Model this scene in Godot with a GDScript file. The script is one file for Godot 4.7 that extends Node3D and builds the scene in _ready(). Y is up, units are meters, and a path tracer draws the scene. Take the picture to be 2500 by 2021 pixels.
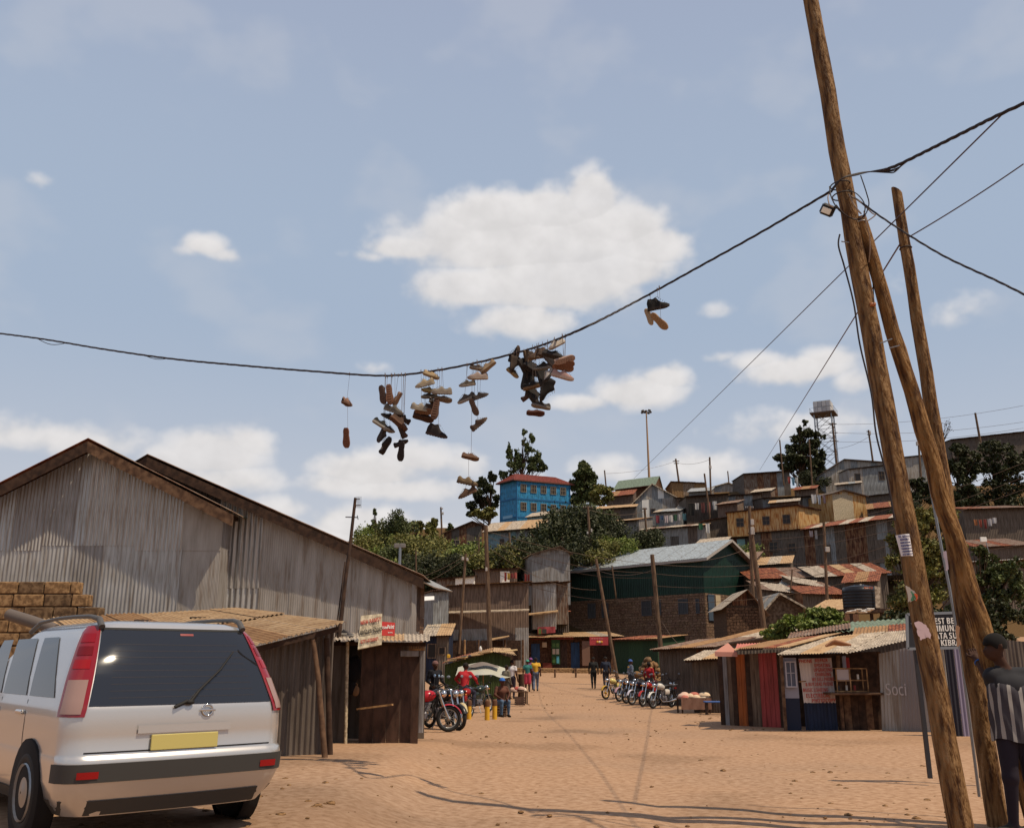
extends Node3D
# A dirt street in a hillside settlement: shoes hang from a cable above the road.
const F := 2285.0
const SINP := 0.25497
const COSP := 0.96695
var rng := RandomNumberGenerator.new()
var used := {}
var M := {}
var T := {}

# ------------------------------------------------------------------ top: camera, sky, sun
func set_camera() -> void:
	var cam := Camera3D.new()
	cam.name = "camera"
	cam.position = Vector3(0, 1.6, 0)
	cam.rotation = Vector3(asin(SINP), 0, 0)
	cam.fov = rad_to_deg(2.0 * atan(1010.5 / F))
	cam.near = 0.1
	cam.far = 3000.0
	add_child(cam)
	cam.current = true

func set_light() -> void:
	var env := Environment.new()
	env.background_mode = Environment.BG_SKY
	env.tonemap_mode = Environment.TONE_MAPPER_LINEAR
	env.tonemap_exposure = 0.95
	env.sdfgi_enabled = true
	env.ssao_enabled = true
	env.ssil_enabled = true
	var pm := PanoramaSkyMaterial.new()
	pm.panorama = ImageTexture.create_from_image(sky_image())
	var sk := Sky.new()
	sk.sky_material = pm
	env.sky = sk
	var we := WorldEnvironment.new()
	we.name = "world_environment"
	we.environment = env
	add_child(we)
	var sun := DirectionalLight3D.new()
	sun.name = "sun"
	sun.light_energy = 1.5
	sun.light_color = Color(1.0, 0.93, 0.82)
	sun.light_angular_distance = 0.5
	sun.shadow_enabled = true
	add_child(sun)
	var az := deg_to_rad(117.0)
	var el := deg_to_rad(61.0)
	var to := Vector3(sin(az) * cos(el), sin(el), -cos(az) * cos(el))
	sun.look_at_from_position(to * 50.0, Vector3.ZERO, Vector3.UP)

# clouds: soft lobes [x, y, half width, half height, strength], in the photograph's pixels, turned into directions of the sky
const LOBES := [
	[1300, 600, 330, 85, 1.0], [1210, 540, 150, 75, 1.0], [1445, 490, 66, 78, 1.0], [1330, 530, 140, 70, 1.0], [1500, 560, 130, 70, 1.0], [1580, 605, 100, 62, 0.95], [1000, 607, 120, 34, 0.8], [1120, 570, 110, 62, 0.95], [1150, 705, 160, 55, 0.85],
	[1350, 690, 220, 85, 1.0], [1280, 785, 140, 55, 0.75], [1500, 660, 150, 60, 0.95], [900, 624, 60, 16, 0.5], [500, 600, 62, 30, 0.75], [545, 622, 48, 22, 0.6], [455, 612, 40, 18, 0.5],
	[170, 1075, 190, 52, 0.6], [40, 1060, 130, 50, 0.6], [520, 1110, 120, 62, 0.9], [600, 1085, 66, 46, 0.8], [420, 1125, 90, 42, 0.75], [560, 1170, 130, 40, 0.75], [900, 1150, 140, 52, 0.85], [1010, 1122, 105, 42, 0.8], [1120, 1132, 80, 38, 0.6],
	[820, 1180, 90, 36, 0.7], [960, 1195, 200, 34, 0.7], [890, 1285, 130, 52, 0.95], [800, 1325, 160, 50, 0.9], [1000, 1315, 130, 45, 0.9], [680, 1240, 76, 32, 0.6], [620, 1310, 120, 50, 0.7], [1560, 960, 118, 48, 0.85], [1620, 928, 68, 38, 0.8], [1642, 905, 36, 24, 0.6],
	[1425, 985, 90, 24, 0.7], [1380, 976, 44, 13, 0.5], [1950, 905, 150, 42, 0.8], [2015, 882, 86, 36, 0.75], [1850, 884, 76, 26, 0.65], [2085, 928, 66, 38, 0.6], [1760, 872, 40, 14, 0.45], [1752, 756, 44, 19, 0.42],
	[1700, 1140, 130, 42, 0.7], [1480, 1150, 90, 38, 0.65], [1950, 1040, 200, 46, 0.5], [2330, 760, 90, 42, 0.35], [2200, 690, 40, 28, 0.25], [96, 440, 36, 22, 0.4], [910, 900, 44, 16, 0.4], [1300, 1190, 120, 40, 0.5], [-160, 900, 120, 50, 0.6], [2700, 520, 160, 60, 0.6],
]

func sky_colour(az: float, el: float) -> Color:
	var t := clampf(el / 50.0, 0.0, 1.0)
	var hor := Color(0.640, 0.655, 0.700)
	var mid := Color(0.395, 0.485, 0.625)
	var top := Color(0.350, 0.400, 0.545)
	var c := hor.lerp(mid, smoothstep(0.0, 0.42, t)).lerp(top, smoothstep(0.45, 1.0, t))
	return c

func sky_image() -> Image:
	var n1 := FastNoiseLite.new()
	n1.seed = 7
	n1.noise_type = FastNoiseLite.TYPE_SIMPLEX_SMOOTH
	n1.frequency = 0.30
	n1.fractal_octaves = 6
	n1.fractal_gain = 0.55
	var n2 := FastNoiseLite.new()
	n2.seed = 21
	n2.noise_type = FastNoiseLite.TYPE_SIMPLEX_SMOOTH
	n2.frequency = 0.055
	n2.fractal_octaves = 5
	# the whole sky, coarse
	var img := Image.create(1024, 512, false, Image.FORMAT_RGBF)
	for j in 512:
		var el := 90.0 - (j + 0.5) / 512.0 * 180.0
		for i in 1024:
			var az := (i + 0.5) / 1024.0 * 360.0
			if el < -1.0:
				img.set_pixel(i, j, Color(0.26, 0.19, 0.14))
				continue
			var c := sky_colour(az, el)
			var r := 60.0 / maxf(0.25, sin(deg_to_rad(maxf(el, 6.0)))) * 0.25
			var d := n2.get_noise_3d(cos(deg_to_rad(az)) * r, sin(deg_to_rad(az)) * r, 3.0) + 0.02
			var k := smoothstep(0.08, 0.42, d) * 0.8
			img.set_pixel(i, j, c.lerp(Color(0.76, 0.74, 0.73), k))
	img.resize(4096, 2048, Image.INTERPOLATE_CUBIC)
	# the clouds that the photograph shows, fine
	var k11 := 4096.0 / 360.0
	var lobes := []
	for b in LOBES:
		var c := (P(b[0], b[1], 100.0) - Vector3(0, 1.6, 0)).normalized()
		var e := (P(b[0] + b[2], b[1], 100.0) - Vector3(0, 1.6, 0)).normalized()
		var u := (P(b[0], b[1] - b[3], 100.0) - Vector3(0, 1.6, 0)).normalized()
		lobes.append([rad_to_deg(atan2(c.x, -c.z)), rad_to_deg(asin(c.y)), rad_to_deg(atan2(e.x, -e.z) - atan2(c.x, -c.z)), rad_to_deg(asin(u.y) - asin(c.y)), b[4]])
	for j in range(int((90.0 - 46.0) * k11), int((90.0 + 1.0) * k11)):
		var el := 90.0 - (j + 0.5) / k11
		var rows := []
		for b in lobes:
			if absf(el - b[1]) < b[3] * 1.9:
				rows.append(b)
		for ii in range(int(-44.0 * k11), int(44.0 * k11)):
			var az := (ii + 0.5) / k11
			var d := 0.0
			var hy := 0.0
			for b in rows:
				var x: float = (az - b[0]) / b[2]
				var y: float = (el - b[1]) / b[3]
				if y < 0.0:
					y *= 1.25
				var q := x * x + y * y
				if q < 3.0 and b[4] * (1.0 - q / 1.9) > d:
					hy = y
				if q < 3.0:
					d = maxf(d, b[4] * (1.0 - q / 1.9)) + 0.10 * b[4] * maxf(0.0, 1.0 - q)
			var c := sky_colour(az, el)
			if d > 0.0:
				var nz := n1.get_noise_2d(az, el * 1.35)
				var v := d + nz * lerpf(0.66, 0.3, smoothstep(0.3, 0.95, d)) - 0.09
				var k := smoothstep(-0.06, 0.66, v) * minf(1.0, 0.3 + d)
				var body := 0.72 + 0.12 * clampf(0.45 + 0.4 * hy + 0.9 * nz, 0.0, 1.0)
				c = c.lerp(Color(body * 1.035, body, body * 0.985), k * 0.95)
			var veil := n2.get_noise_2d(az * 1.2 + 90.0, el * 2.0)
			c = c.lerp(Color(0.66, 0.66, 0.69), smoothstep(0.0, 0.5, veil) * 0.22)
			var e := smoothstep(44.0, 38.0, absf(az)) * smoothstep(46.0, 40.0, el)
			var i := posmod(ii, 4096)
			img.set_pixel(i, j, img.get_pixel(i, j).lerp(c, e))
	return img

# ------------------------------------------------------------------ pixel of the photograph at a depth -> place
func P(px: float, py: float, d: float) -> Vector3:
	var dx := (px - 1250.0) / F
	var dy := (1010.5 - py) / F
	var zf := COSP - dy * SINP
	return Vector3(dx * d / zf, 1.6 + (dy * COSP + SINP) * d / zf, -d)

func ss(a: float, b: float, x: float) -> float:
	return smoothstep(a, b, x)

# height of the land
func H(x: float, d: float) -> float:
	var h := -0.2 * ss(20, 34, d) * (1.0 - ss(42, 53, d)) + 1.0 * ss(53, 71, d)
	h += 0.27 * ss(-0.6, -1.9, x) * ss(24, 12, d)
	h += 2.3 * ss(16, 27, x) * ss(45, 66, d)
	var up := maxf(0.0, d - 80.0)
	var crest := lerpf(45.0, 56.0, ss(6, 30, x))
	up = 0.395 * minf(up, crest) - 0.12 * maxf(0.0, up - crest - 12.0) * ss(crest + 12.0, crest + 30.0, up)
	up *= lerpf(0.6, 1.0, ss(-45, -8, x)) * (1.0 + 0.06 * ss(15, 60, x))
	return h + up

func rand(a: float, b: float) -> float:
	return rng.randf_range(a, b)

# ------------------------------------------------------------------ mesh builder
class MB:
	var v := PackedVector3Array()
	var n := PackedVector3Array()
	var uv := PackedVector2Array()
	var c := PackedColorArray()
	var x := Transform3D()
	var col := Color.WHITE
	var tinted := false

	func tri(a: Vector3, b: Vector3, d: Vector3, na: Vector3, nb: Vector3, nd: Vector3, ua := Vector2.ZERO, ub := Vector2.ZERO, ud := Vector2.ZERO) -> void:
		if (b - a).cross(d - a).dot(na + nb + nd) > 0.0:
			v.append(x * a); v.append(x * d); v.append(x * b)
			n.append((x.basis * na).normalized()); n.append((x.basis * nd).normalized()); n.append((x.basis * nb).normalized())
			uv.append(ua); uv.append(ud); uv.append(ub)
		else:
			v.append(x * a); v.append(x * b); v.append(x * d)
			n.append((x.basis * na).normalized()); n.append((x.basis * nb).normalized()); n.append((x.basis * nd).normalized())
			uv.append(ua); uv.append(ub); uv.append(ud)
		c.append(col); c.append(col); c.append(col)

	func quad(a: Vector3, b: Vector3, d: Vector3, e: Vector3, out := Vector3.ZERO) -> void:
		var nn := (b - a).cross(e - a)
		if nn.length_squared() < 1e-14:
			nn = (d - b).cross(e - b)
		nn = nn.normalized()
		if out != Vector3.ZERO and nn.dot(out) < 0.0:
			nn = -nn
		tri(a, b, d, nn, nn, nn, Vector2(0, 0), Vector2(1, 0), Vector2(1, 1))
		tri(a, d, e, nn, nn, nn, Vector2(0, 0), Vector2(1, 1), Vector2(0, 1))

	# box with its eight corners given by centre and size, edges chamfered by ch
	func box(o: Vector3, s: Vector3, ch := 0.0) -> void:
		var h := s * 0.5
		if ch <= 0.0:
			for ax in 3:
				for sg in [-1.0, 1.0]:
					var nn := Vector3.ZERO
					nn[ax] = sg
					var u := Vector3.ZERO
					u[(ax + 1) % 3] = h[(ax + 1) % 3]
					var w := Vector3.ZERO
					w[(ax + 2) % 3] = h[(ax + 2) % 3]
					var m := o + nn * h[ax]
					quad(m - u - w, m + u - w, m + u + w, m - u + w, nn)
			return
		for ax in 3:
			for sg in [-1.0, 1.0]:
				var nn := Vector3.ZERO
				nn[ax] = sg
				var i1 := (ax + 1) % 3
				var i2 := (ax + 2) % 3
				var u := Vector3.ZERO
				u[i1] = h[i1] - ch
				var w := Vector3.ZERO
				w[i2] = h[i2] - ch
				var m := o + nn * h[ax]
				quad(m - u - w, m + u - w, m + u + w, m - u + w, nn)
				for s2 in [-1.0, 1.0]:
					var n2 := Vector3.ZERO
					n2[i1] = s2
					var p := m + n2 * (h[i1] - ch)
					var q := o + nn * (h[ax] - ch) + n2 * h[i1]
					quad(p - w, p + w, q + w, q - w, nn + n2)

	# tube through points with radii
	func tube(pts: PackedVector3Array, rad, sides := 6, caps := true) -> void:
		var k := pts.size()
		var rings := []
		var side := Vector3.ZERO
		var along := 0.0
		for i in k:
			var t := (pts[mini(i + 1, k - 1)] - pts[maxi(i - 1, 0)]).normalized()
			if side == Vector3.ZERO:
				side = t.cross(Vector3(0.13, 0.97, 0.21)).normalized()
				if side.length() < 0.1:
					side = t.cross(Vector3.RIGHT).normalized()
			side = (side - t * side.dot(t)).normalized()
			var up := t.cross(side)
			var r: float = rad if rad is float else rad[i]
			var ring := []
			for s in sides + 1:
				var a := TAU * s / sides
				ring.append([pts[i] + (side * cos(a) + up * sin(a)) * r, side * cos(a) + up * sin(a), Vector2(float(s) / sides * TAU * r, along)])
			rings.append(ring)
			if i + 1 < k:
				along += pts[i].distance_to(pts[i + 1])
		for i in k - 1:
			for s in sides:
				var p = rings[i][s]
				var q = rings[i][s + 1]
				var w = rings[i + 1][s + 1]
				var z = rings[i + 1][s]
				tri(p[0], q[0], w[0], p[1], q[1], w[1], p[2], q[2], w[2])
				tri(p[0], w[0], z[0], p[1], w[1], z[1], p[2], w[2], z[2])
		if caps:
			for e in [0, k - 1]:
				var nn: Vector3 = (pts[0] - pts[1]).normalized() if e == 0 else (pts[k - 1] - pts[k - 2]).normalized()
				for s in sides:
					tri(pts[e], rings[e][s][0], rings[e][s + 1][0], nn, nn, nn)

	func bar(a: Vector3, b: Vector3, r: float, sides := 6) -> void:
		tube(PackedVector3Array([a, b]), r, sides)

	# squared bar of width w and thickness t from a to b; face is the direction its width faces away from
	func plank(a: Vector3, b: Vector3, w: float, t: float, face := Vector3.UP) -> void:
		var d := (b - a).normalized()
		var f := (face - d * face.dot(d)).normalized()
		var s := f.cross(d)
		var old := x
		x = old * Transform3D(Basis(s, f, d), (a + b) * 0.5)
		box(Vector3.ZERO, Vector3(w, t, a.distance_to(b)))
		x = old

	# grid of points [row][col], smooth normals
	func sheet(g: Array, closed := false, flip := false) -> void:
		var rows := g.size()
		var cols: int = g[0].size()
		var nn := []
		for i in rows:
			var line := PackedVector3Array()
			for j in cols:
				var j0 := j - 1
				var j1 := j + 1
				if closed:
					j0 = posmod(j - 1, cols - 1) if j > 0 else cols - 2
					j1 = j + 1 if j < cols - 1 else 1
				var du: Vector3 = g[i][clampi(j1, 0, cols - 1)] - g[i][clampi(j0, 0, cols - 1)]
				var dv: Vector3 = g[mini(i + 1, rows - 1)][j] - g[maxi(i - 1, 0)][j]
				var m := du.cross(dv)
				if m.length_squared() < 1e-14:
					m = Vector3.UP
				line.append(-m.normalized() if flip else m.normalized())
			nn.append(line)
		for i in rows - 1:
			for j in cols - 1:
				var ua := Vector2(float(j) / (cols - 1), float(i) / (rows - 1))
				var ub := Vector2(float(j + 1) / (cols - 1), float(i) / (rows - 1))
				var uc := Vector2(float(j + 1) / (cols - 1), float(i + 1) / (rows - 1))
				var ud := Vector2(float(j) / (cols - 1), float(i + 1) / (rows - 1))
				tri(g[i][j], g[i][j + 1], g[i + 1][j + 1], nn[i][j], nn[i][j + 1], nn[i + 1][j + 1], ua, ub, uc)
				tri(g[i][j], g[i + 1][j + 1], g[i + 1][j], nn[i][j], nn[i + 1][j + 1], nn[i + 1][j], ua, uc, ud)

	# body of revolution about axis y: profile of (radius, y)
	func lathe(prof: Array, sides := 12) -> void:
		var g := []
		for p in prof:
			var row := []
			for s in sides + 1:
				var a := TAU * s / sides
				row.append(Vector3(cos(a) * p.x, p.y, sin(a) * p.x))
			g.append(row)
		sheet(g, true, true)

	func ball(o: Vector3, r: Vector3, rows := 7, sides := 10) -> void:
		var g := []
		for i in rows + 1:
			var t := PI * i / rows - PI * 0.5
			var row := []
			for s in sides + 1:
				var a := TAU * s / sides
				row.append(o + Vector3(cos(a) * cos(t) * r.x, sin(t) * r.y, sin(a) * cos(t) * r.z))
			g.append(row)
		for i in rows:
			for s in sides:
				var a: Vector3 = g[i][s]
				var b: Vector3 = g[i][s + 1]
				var d: Vector3 = g[i + 1][s + 1]
				var e: Vector3 = g[i + 1][s]
				var na := ((a - o) / (r * r)).normalized()
				var nb := ((b - o) / (r * r)).normalized()
				var nd := ((d - o) / (r * r)).normalized()
				var ne := ((e - o) / (r * r)).normalized()
				tri(a, b, d, na, nb, nd)
				tri(a, d, e, na, nd, ne)

	func torus(o: Vector3, axis: Vector3, big: float, small: float, k := 22, sides := 7) -> void:
		var u := axis.cross(Vector3(0.31, 0.9, 0.11)).normalized()
		var w := axis.cross(u).normalized()
		var g := []
		for i in k + 1:
			var a := TAU * i / k
			var dir := u * cos(a) + w * sin(a)
			var row := []
			for s in sides + 1:
				var b := TAU * s / sides
				row.append([o + dir * (big + small * cos(b)) + axis * small * sin(b), dir * cos(b) + axis * sin(b)])
			g.append(row)
		for i in k:
			for s in sides:
				var p = g[i][s]
				var q = g[i][s + 1]
				var z = g[i + 1][s + 1]
				var y = g[i + 1][s]
				tri(p[0], q[0], z[0], p[1], q[1], z[1])
				tri(p[0], z[0], y[0], p[1], z[1], y[1])

	func mesh() -> ArrayMesh:
		var a := []
		a.resize(Mesh.ARRAY_MAX)
		a[Mesh.ARRAY_VERTEX] = v
		a[Mesh.ARRAY_NORMAL] = n
		a[Mesh.ARRAY_TEX_UV] = uv
		if tinted:
			a[Mesh.ARRAY_COLOR] = c
		var m := ArrayMesh.new()
		m.add_surface_from_arrays(Mesh.PRIMITIVE_TRIANGLES, a)
		return m

# ------------------------------------------------------------------ nodes
func numbered(called: String) -> String:
	if not used.has(called):
		used[called] = 0
		return called
	used[called] += 1
	return "%s_%03d" % [called, used[called]]

func tag(o: Node3D, label: String, category: String, group := "") -> void:
	o.set_meta("label", label)
	o.set_meta("category", category)
	if group:
		o.set_meta("group", group)

func thing(called: String, label: String, category: String, at := Vector3.ZERO, turn := 0.0, group := "") -> Node3D:
	var o := Node3D.new()
	o.name = numbered(called)
	add_child(o)
	o.position = at
	o.rotation.y = turn
	tag(o, label, category, group)
	return o

func part(parent: Node, called: String, shape, m: Material, at := Transform3D()) -> MeshInstance3D:
	var o := MeshInstance3D.new()
	o.name = called
	o.mesh = shape.mesh() if shape is MB else shape
	o.material_override = m
	o.transform = at
	parent.add_child(o, true)
	return o

# one mesh that is a whole thing
func solo(called: String, label: String, category: String, shape, m: Material, group := "", at := Transform3D()) -> MeshInstance3D:
	var o := part(self, numbered(called), shape, m, at)
	tag(o, label, category, group)
	return o

func structure(called: String, shape, m: Material) -> MeshInstance3D:
	var o := part(self, numbered(called), shape, m)
	o.set_meta("kind", "structure")
	return o

func text(parent: Node, s: String, h: float, m: Material, at: Transform3D, font := "Droid Sans", bold := true, squeeze := 1.0, called := "lettering") -> void:
	var t := TextMesh.new()
	var f := SystemFont.new()
	f.font_names = PackedStringArray([font])
	f.font_weight = 700 if bold else 400
	t.font = f
	t.text = s
	t.font_size = 32
	t.pixel_size = h / 32.0 * 1.37
	t.depth = 0.004
	t.curve_step = 4.0
	part(parent, called, t, m, at * Transform3D(Basis.from_scale(Vector3(squeeze, 1, 1)), Vector3.ZERO))

# ------------------------------------------------------------------ materials
func noise_tex(sd: int, freq: float, cols: Array, oct := 5, size := 512, normal := false, bump := 4.0) -> NoiseTexture2D:
	var fn := FastNoiseLite.new()
	fn.seed = sd
	fn.noise_type = FastNoiseLite.TYPE_SIMPLEX_SMOOTH
	fn.frequency = freq
	fn.fractal_octaves = oct
	fn.fractal_gain = 0.58
	var t := NoiseTexture2D.new()
	t.width = size
	t.height = size
	t.seamless = true
	t.noise = fn
	if normal:
		t.as_normal_map = true
		t.bump_strength = bump
	else:
		var g := Gradient.new()
		var off := PackedFloat32Array()
		var cc := PackedColorArray()
		for e in cols:
			off.append(e[0])
			cc.append(Color(e[1]))
		g.offsets = off
		g.colors = cc
		t.color_ramp = g
	return t

func make(called: String, colour: String, rough := 0.8, metal := 0.0, tex = null, scale := Vector3.ONE, spec := 0.4) -> StandardMaterial3D:
	var m := StandardMaterial3D.new()
	m.resource_name = called
	m.albedo_color = Color(colour)
	m.roughness = rough
	m.metallic = metal
	m.metallic_specular = spec
	m.cull_mode = BaseMaterial3D.CULL_DISABLED
	if tex != null:
		m.albedo_texture = tex
		m.uv1_triplanar = true
		m.uv1_world_triplanar = true
		m.uv1_scale = scale
	M[called] = m
	return m

func materials() -> void:
	T.streak = noise_tex(1, 0.012, [[0.0, "8a847d"], [0.35, "c4beb8"], [0.6, "e6e3df"], [1.0, "ffffff"]])
	T.soft = noise_tex(14, 0.012, [[0.0, "97816f"], [0.27, "c4b8ac"], [0.42, "dad7d2"], [0.7, "efedea"], [1.0, "ffffff"]])
	T.blotch = noise_tex(2, 0.014, [[0.0, "787068"], [0.4, "c2bab0"], [0.65, "ece6de"], [1.0, "ffffff"]])
	T.rust = noise_tex(3, 0.011, [[0.0, "3c2016"], [0.36, "744a38"], [0.52, "9c7256"], [0.66, "b8987a"], [1.0, "cdb795"]])
	T.rustpale = noise_tex(4, 0.012, [[0.0, "6e4026"], [0.3, "a8713f"], [0.46, "c9a877"], [0.7, "d9c8a6"], [1.0, "e5dcc6"]])
	T.rustgrey = noise_tex(5, 0.013, [[0.0, "4d2d20"], [0.34, "7c5a46"], [0.5, "8d8179"], [0.75, "a39c96"], [1.0, "b8b4b0"]])
	T.tanroof = noise_tex(6, 0.010, [[0.0, "86694d"], [0.3, "b0967a"], [0.5, "c8b090"], [0.8, "d6c3a8"], [1.0, "e0d0ba"]])
	T.dirt = noise_tex(7, 0.022, [[0.0, "967a64"], [0.35, "b09279"], [0.55, "b99b83"], [0.75, "c1a58d"], [1.0, "c9ae98"]], 7, 1024)
	T.dirtn = noise_tex(8, 0.06, [], 6, 512, true, 6.0)
	T.bark = noise_tex(9, 0.016, [[0.0, "3e2e24"], [0.32, "6e5844"], [0.5, "97805f"], [0.75, "b39c7b"], [1.0, "c8b496"]], 6)
	T.barkn = noise_tex(10, 0.03, [], 5, 512, true, 7.0)
	T.wood = noise_tex(11, 0.013, [[0.0, "7a6a5e"], [0.4, "a8998c"], [0.6, "cabdae"], [1.0, "eee6da"]])
	T.leafy = noise_tex(12, 0.02, [[0.0, "4a4a30"], [0.5, "b8b890"], [1.0, "ffffff"]])
	T.concrete = noise_tex(13, 0.012, [[0.0, "6d6259"], [0.45, "a89a8c"], [0.6, "c9bdb0"], [1.0, "e8e0d6"]], 6)
	var wall := Vector3(1.1, 0.12, 1.1)
	var flat := Vector3(0.45, 0.45, 0.45)
	make("galv", "bab7b4", 0.42, 0.5, T.soft, wall)
	make("galv_old", "a09c9a", 0.55, 0.35, T.soft, wall)
	make("galv_dull", "aca6a0", 0.62, 0.12, T.soft, Vector3(0.6, 0.08, 0.6))
	make("galv_brown", "7d6a5e", 0.7, 0.15, T.streak, wall)
	make("galv_dark", "6c625b", 0.65, 0.2, T.streak, wall)
	make("galv_blue", "93979b", 0.6, 0.2, T.streak, wall)
	make("weathered_tin", "70655c", 0.85, 0.0, T.streak, wall)  # even brown of weathered tin
	make("rust_wall", "b3a79c", 0.8, 0.1, T.rust, Vector3(0.9, 0.14, 0.9))
	make("rust_mid", "d2c8bc", 0.75, 0.15, T.rustgrey, Vector3(0.9, 0.14, 0.9))
	make("rust_yellow", "dccaae", 0.75, 0.1, T.rustpale, Vector3(0.8, 0.10, 0.8))
	make("rust_roof", "cf9f86", 0.8, 0.1, T.rust, flat)
	make("rust_roof_grey", "d8c4b2", 0.7, 0.2, T.rustgrey, flat)
	make("tan_roof", "d2c3b0", 0.8, 0.05, T.tanroof, flat)
	make("tan_roof_dark", "b39a80", 0.85, 0.05, T.tanroof, flat)
	make("pale_roof", "c8bcac", 0.6, 0.15, T.blotch, flat)
	make("zinc_roof", "c9ccca", 0.38, 0.5, T.blotch, flat)
	make("red_roof", "7e3426", 0.7, 0.1, T.blotch, flat)
	make("green_roof", "7f9484", 0.6, 0.2, T.blotch, flat)
	make("teal_roof", "b2bcc2", 0.42, 0.35, T.soft, flat)
	make("green_wall", "17392f", 0.45, 0.1, T.streak, wall)
	make("kiosk_green", "3f4f24", 0.75, 0.05, T.streak, wall)
	make("blue_box", "3590c4", 0.5, 0.05, T.streak, Vector3(0.5, 0.2, 0.5))
	make("pale_blue", "86a4ae", 0.75, 0.05, T.streak, Vector3(0.8, 0.2, 0.8))
	make("blue_door", "2f4f78", 0.6, 0.0, T.streak, wall)
	make("concrete", "97887a", 0.9, 0.0, T.concrete, Vector3(0.5, 0.5, 0.5))
	make("block", "a58f80", 0.92, 0.0, T.concrete, Vector3(0.8, 0.8, 0.8))
	make("block_tan", "ba9c76", 0.92, 0.0, T.concrete, Vector3(0.9, 0.9, 0.9))
	make("block_tan_dark", "927c62", 0.92, 0.0, T.concrete, Vector3(0.9, 0.9, 0.9))
	make("mortar", "6b5a4c", 0.95, 0.0, T.concrete, Vector3(0.9, 0.9, 0.9))
	make("mud", "80604e", 0.95, 0.0, T.concrete, Vector3(0.6, 0.6, 0.6))
	make("plaster", "b2a497", 0.9, 0.0, T.concrete, Vector3(0.5, 0.5, 0.5))
	make("timber", "7c6350", 0.85, 0.0, T.wood, Vector3(0.6, 0.6, 0.6))
	make("timber_dark", "503c30", 0.85, 0.0, T.wood, Vector3(0.6, 0.6, 0.6))
	make("timber_grey", "8d7e72", 0.88, 0.0, T.wood, Vector3(1.2, 0.15, 1.2))
	make("timber_pale", "c9a67b", 0.85, 0.0, T.wood, Vector3(0.7, 0.7, 0.7))
	make("pole_far", "84705f", 0.85, 0.0, T.wood, Vector3(2.0, 0.2, 2.0))
	make("brown_metal", "573f34", 0.6, 0.1, T.streak, Vector3(0.8, 0.3, 0.8))
	make("dark", "16110f", 0.9)
	make("black_rubber", "1b1918", 0.7)
	make("cable", "2a2020", 0.6)
	make("wire", "5d4a3c", 0.6)
	make("steel", "8d8f92", 0.35, 0.8)
	make("chrome", "c7c9cc", 0.15, 0.95)
	make("white_paint", "d9d5cf", 0.55)
	make("cream_paint", "d6cab2", 0.65, 0.0, T.blotch, Vector3(1.2, 1.2, 1.2))
	make("red_paint", "b0302a", 0.5)
	make("pink_red", "b04a48", 0.65, 0.0, T.streak, wall)
	make("orange_paint", "b0602c", 0.7, 0.0, T.streak, wall)
	make("grey_paint", "8f8d90", 0.7, 0.0, T.streak, wall)
	make("navy", "1f2a44", 0.75, 0.0, T.streak, wall)
	make("black_board", "2b2b30", 0.5)
	make("letter_white", "dcd8d2", 0.6)
	make("letter_red", "9c2c22", 0.7)
	make("letter_blue", "2f2f68", 0.7)
	make("letter_black", "241f1c", 0.7)
	make("yellow_paint", "c99a2a", 0.6)
	make("sheet_white", "cfc9c0", 0.8)
	make("plastic_black", "17161a", 0.35)
	make("dark_glass", "15181c", 0.12, 0.0, null, Vector3.ONE, 0.6)
	make("window_dark", "221c19", 0.35)
	make("pink_paper", "b79f9f", 0.85, 0.0, T.blotch, Vector3(3, 3, 3))
	make("soil", "ddd4ca", 0.95, 0.0, T.dirt, Vector3(0.3, 0.3, 0.3), 0.2)
	M.soil.normal_enabled = true
	M.soil.normal_texture = T.dirtn
	M.soil.normal_scale = 0.12
	M.soil.vertex_color_use_as_albedo = true
	var b := make("pole_wood", "bda893", 0.82, 0.0, T.bark, Vector3(5.0, 0.5, 1.0), 0.3)
	b.uv1_triplanar = false
	b.uv1_world_triplanar = false
	b.uv1_scale = Vector3(1.6, 0.22, 1)
	b.normal_enabled = true
	b.normal_texture = T.barkn
	b.normal_scale = 1.0
	var b2: StandardMaterial3D = b.duplicate()
	b2.albedo_color = Color("c9b092")
	b2.uv1_offset = Vector3(0.4, 0.3, 0)
	M.pole_wood_b = b2
	for l in [["leaf", "58613a"], ["leaf_dark", "42472c"], ["leaf_olive", "7f7c46"], ["leaf_bright", "7d8a45"]]:
		var m := make(l[0], l[1], 0.6)
		m.vertex_color_use_as_albedo = true
		m.backlight_enabled = true
		m.backlight = Color(0.35, 0.4, 0.15)
	make("trunk", "5b4636", 0.9, 0.0, T.wood, Vector3(1.5, 0.3, 1.5))
	var sk := make("cloth", "ffffff", 0.85)
	sk.vertex_color_use_as_albedo = true
	make("stone", "a98a66", 0.95, 0.0, T.concrete, Vector3(2, 2, 2))

func paint(colour: String, rough := 0.6, metal := 0.0) -> StandardMaterial3D:
	var k := "p%s_%d_%d" % [colour, int(rough * 100), int(metal * 100)]
	if not M.has(k):
		make(k, colour, rough, metal)
	return M[k]

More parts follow.
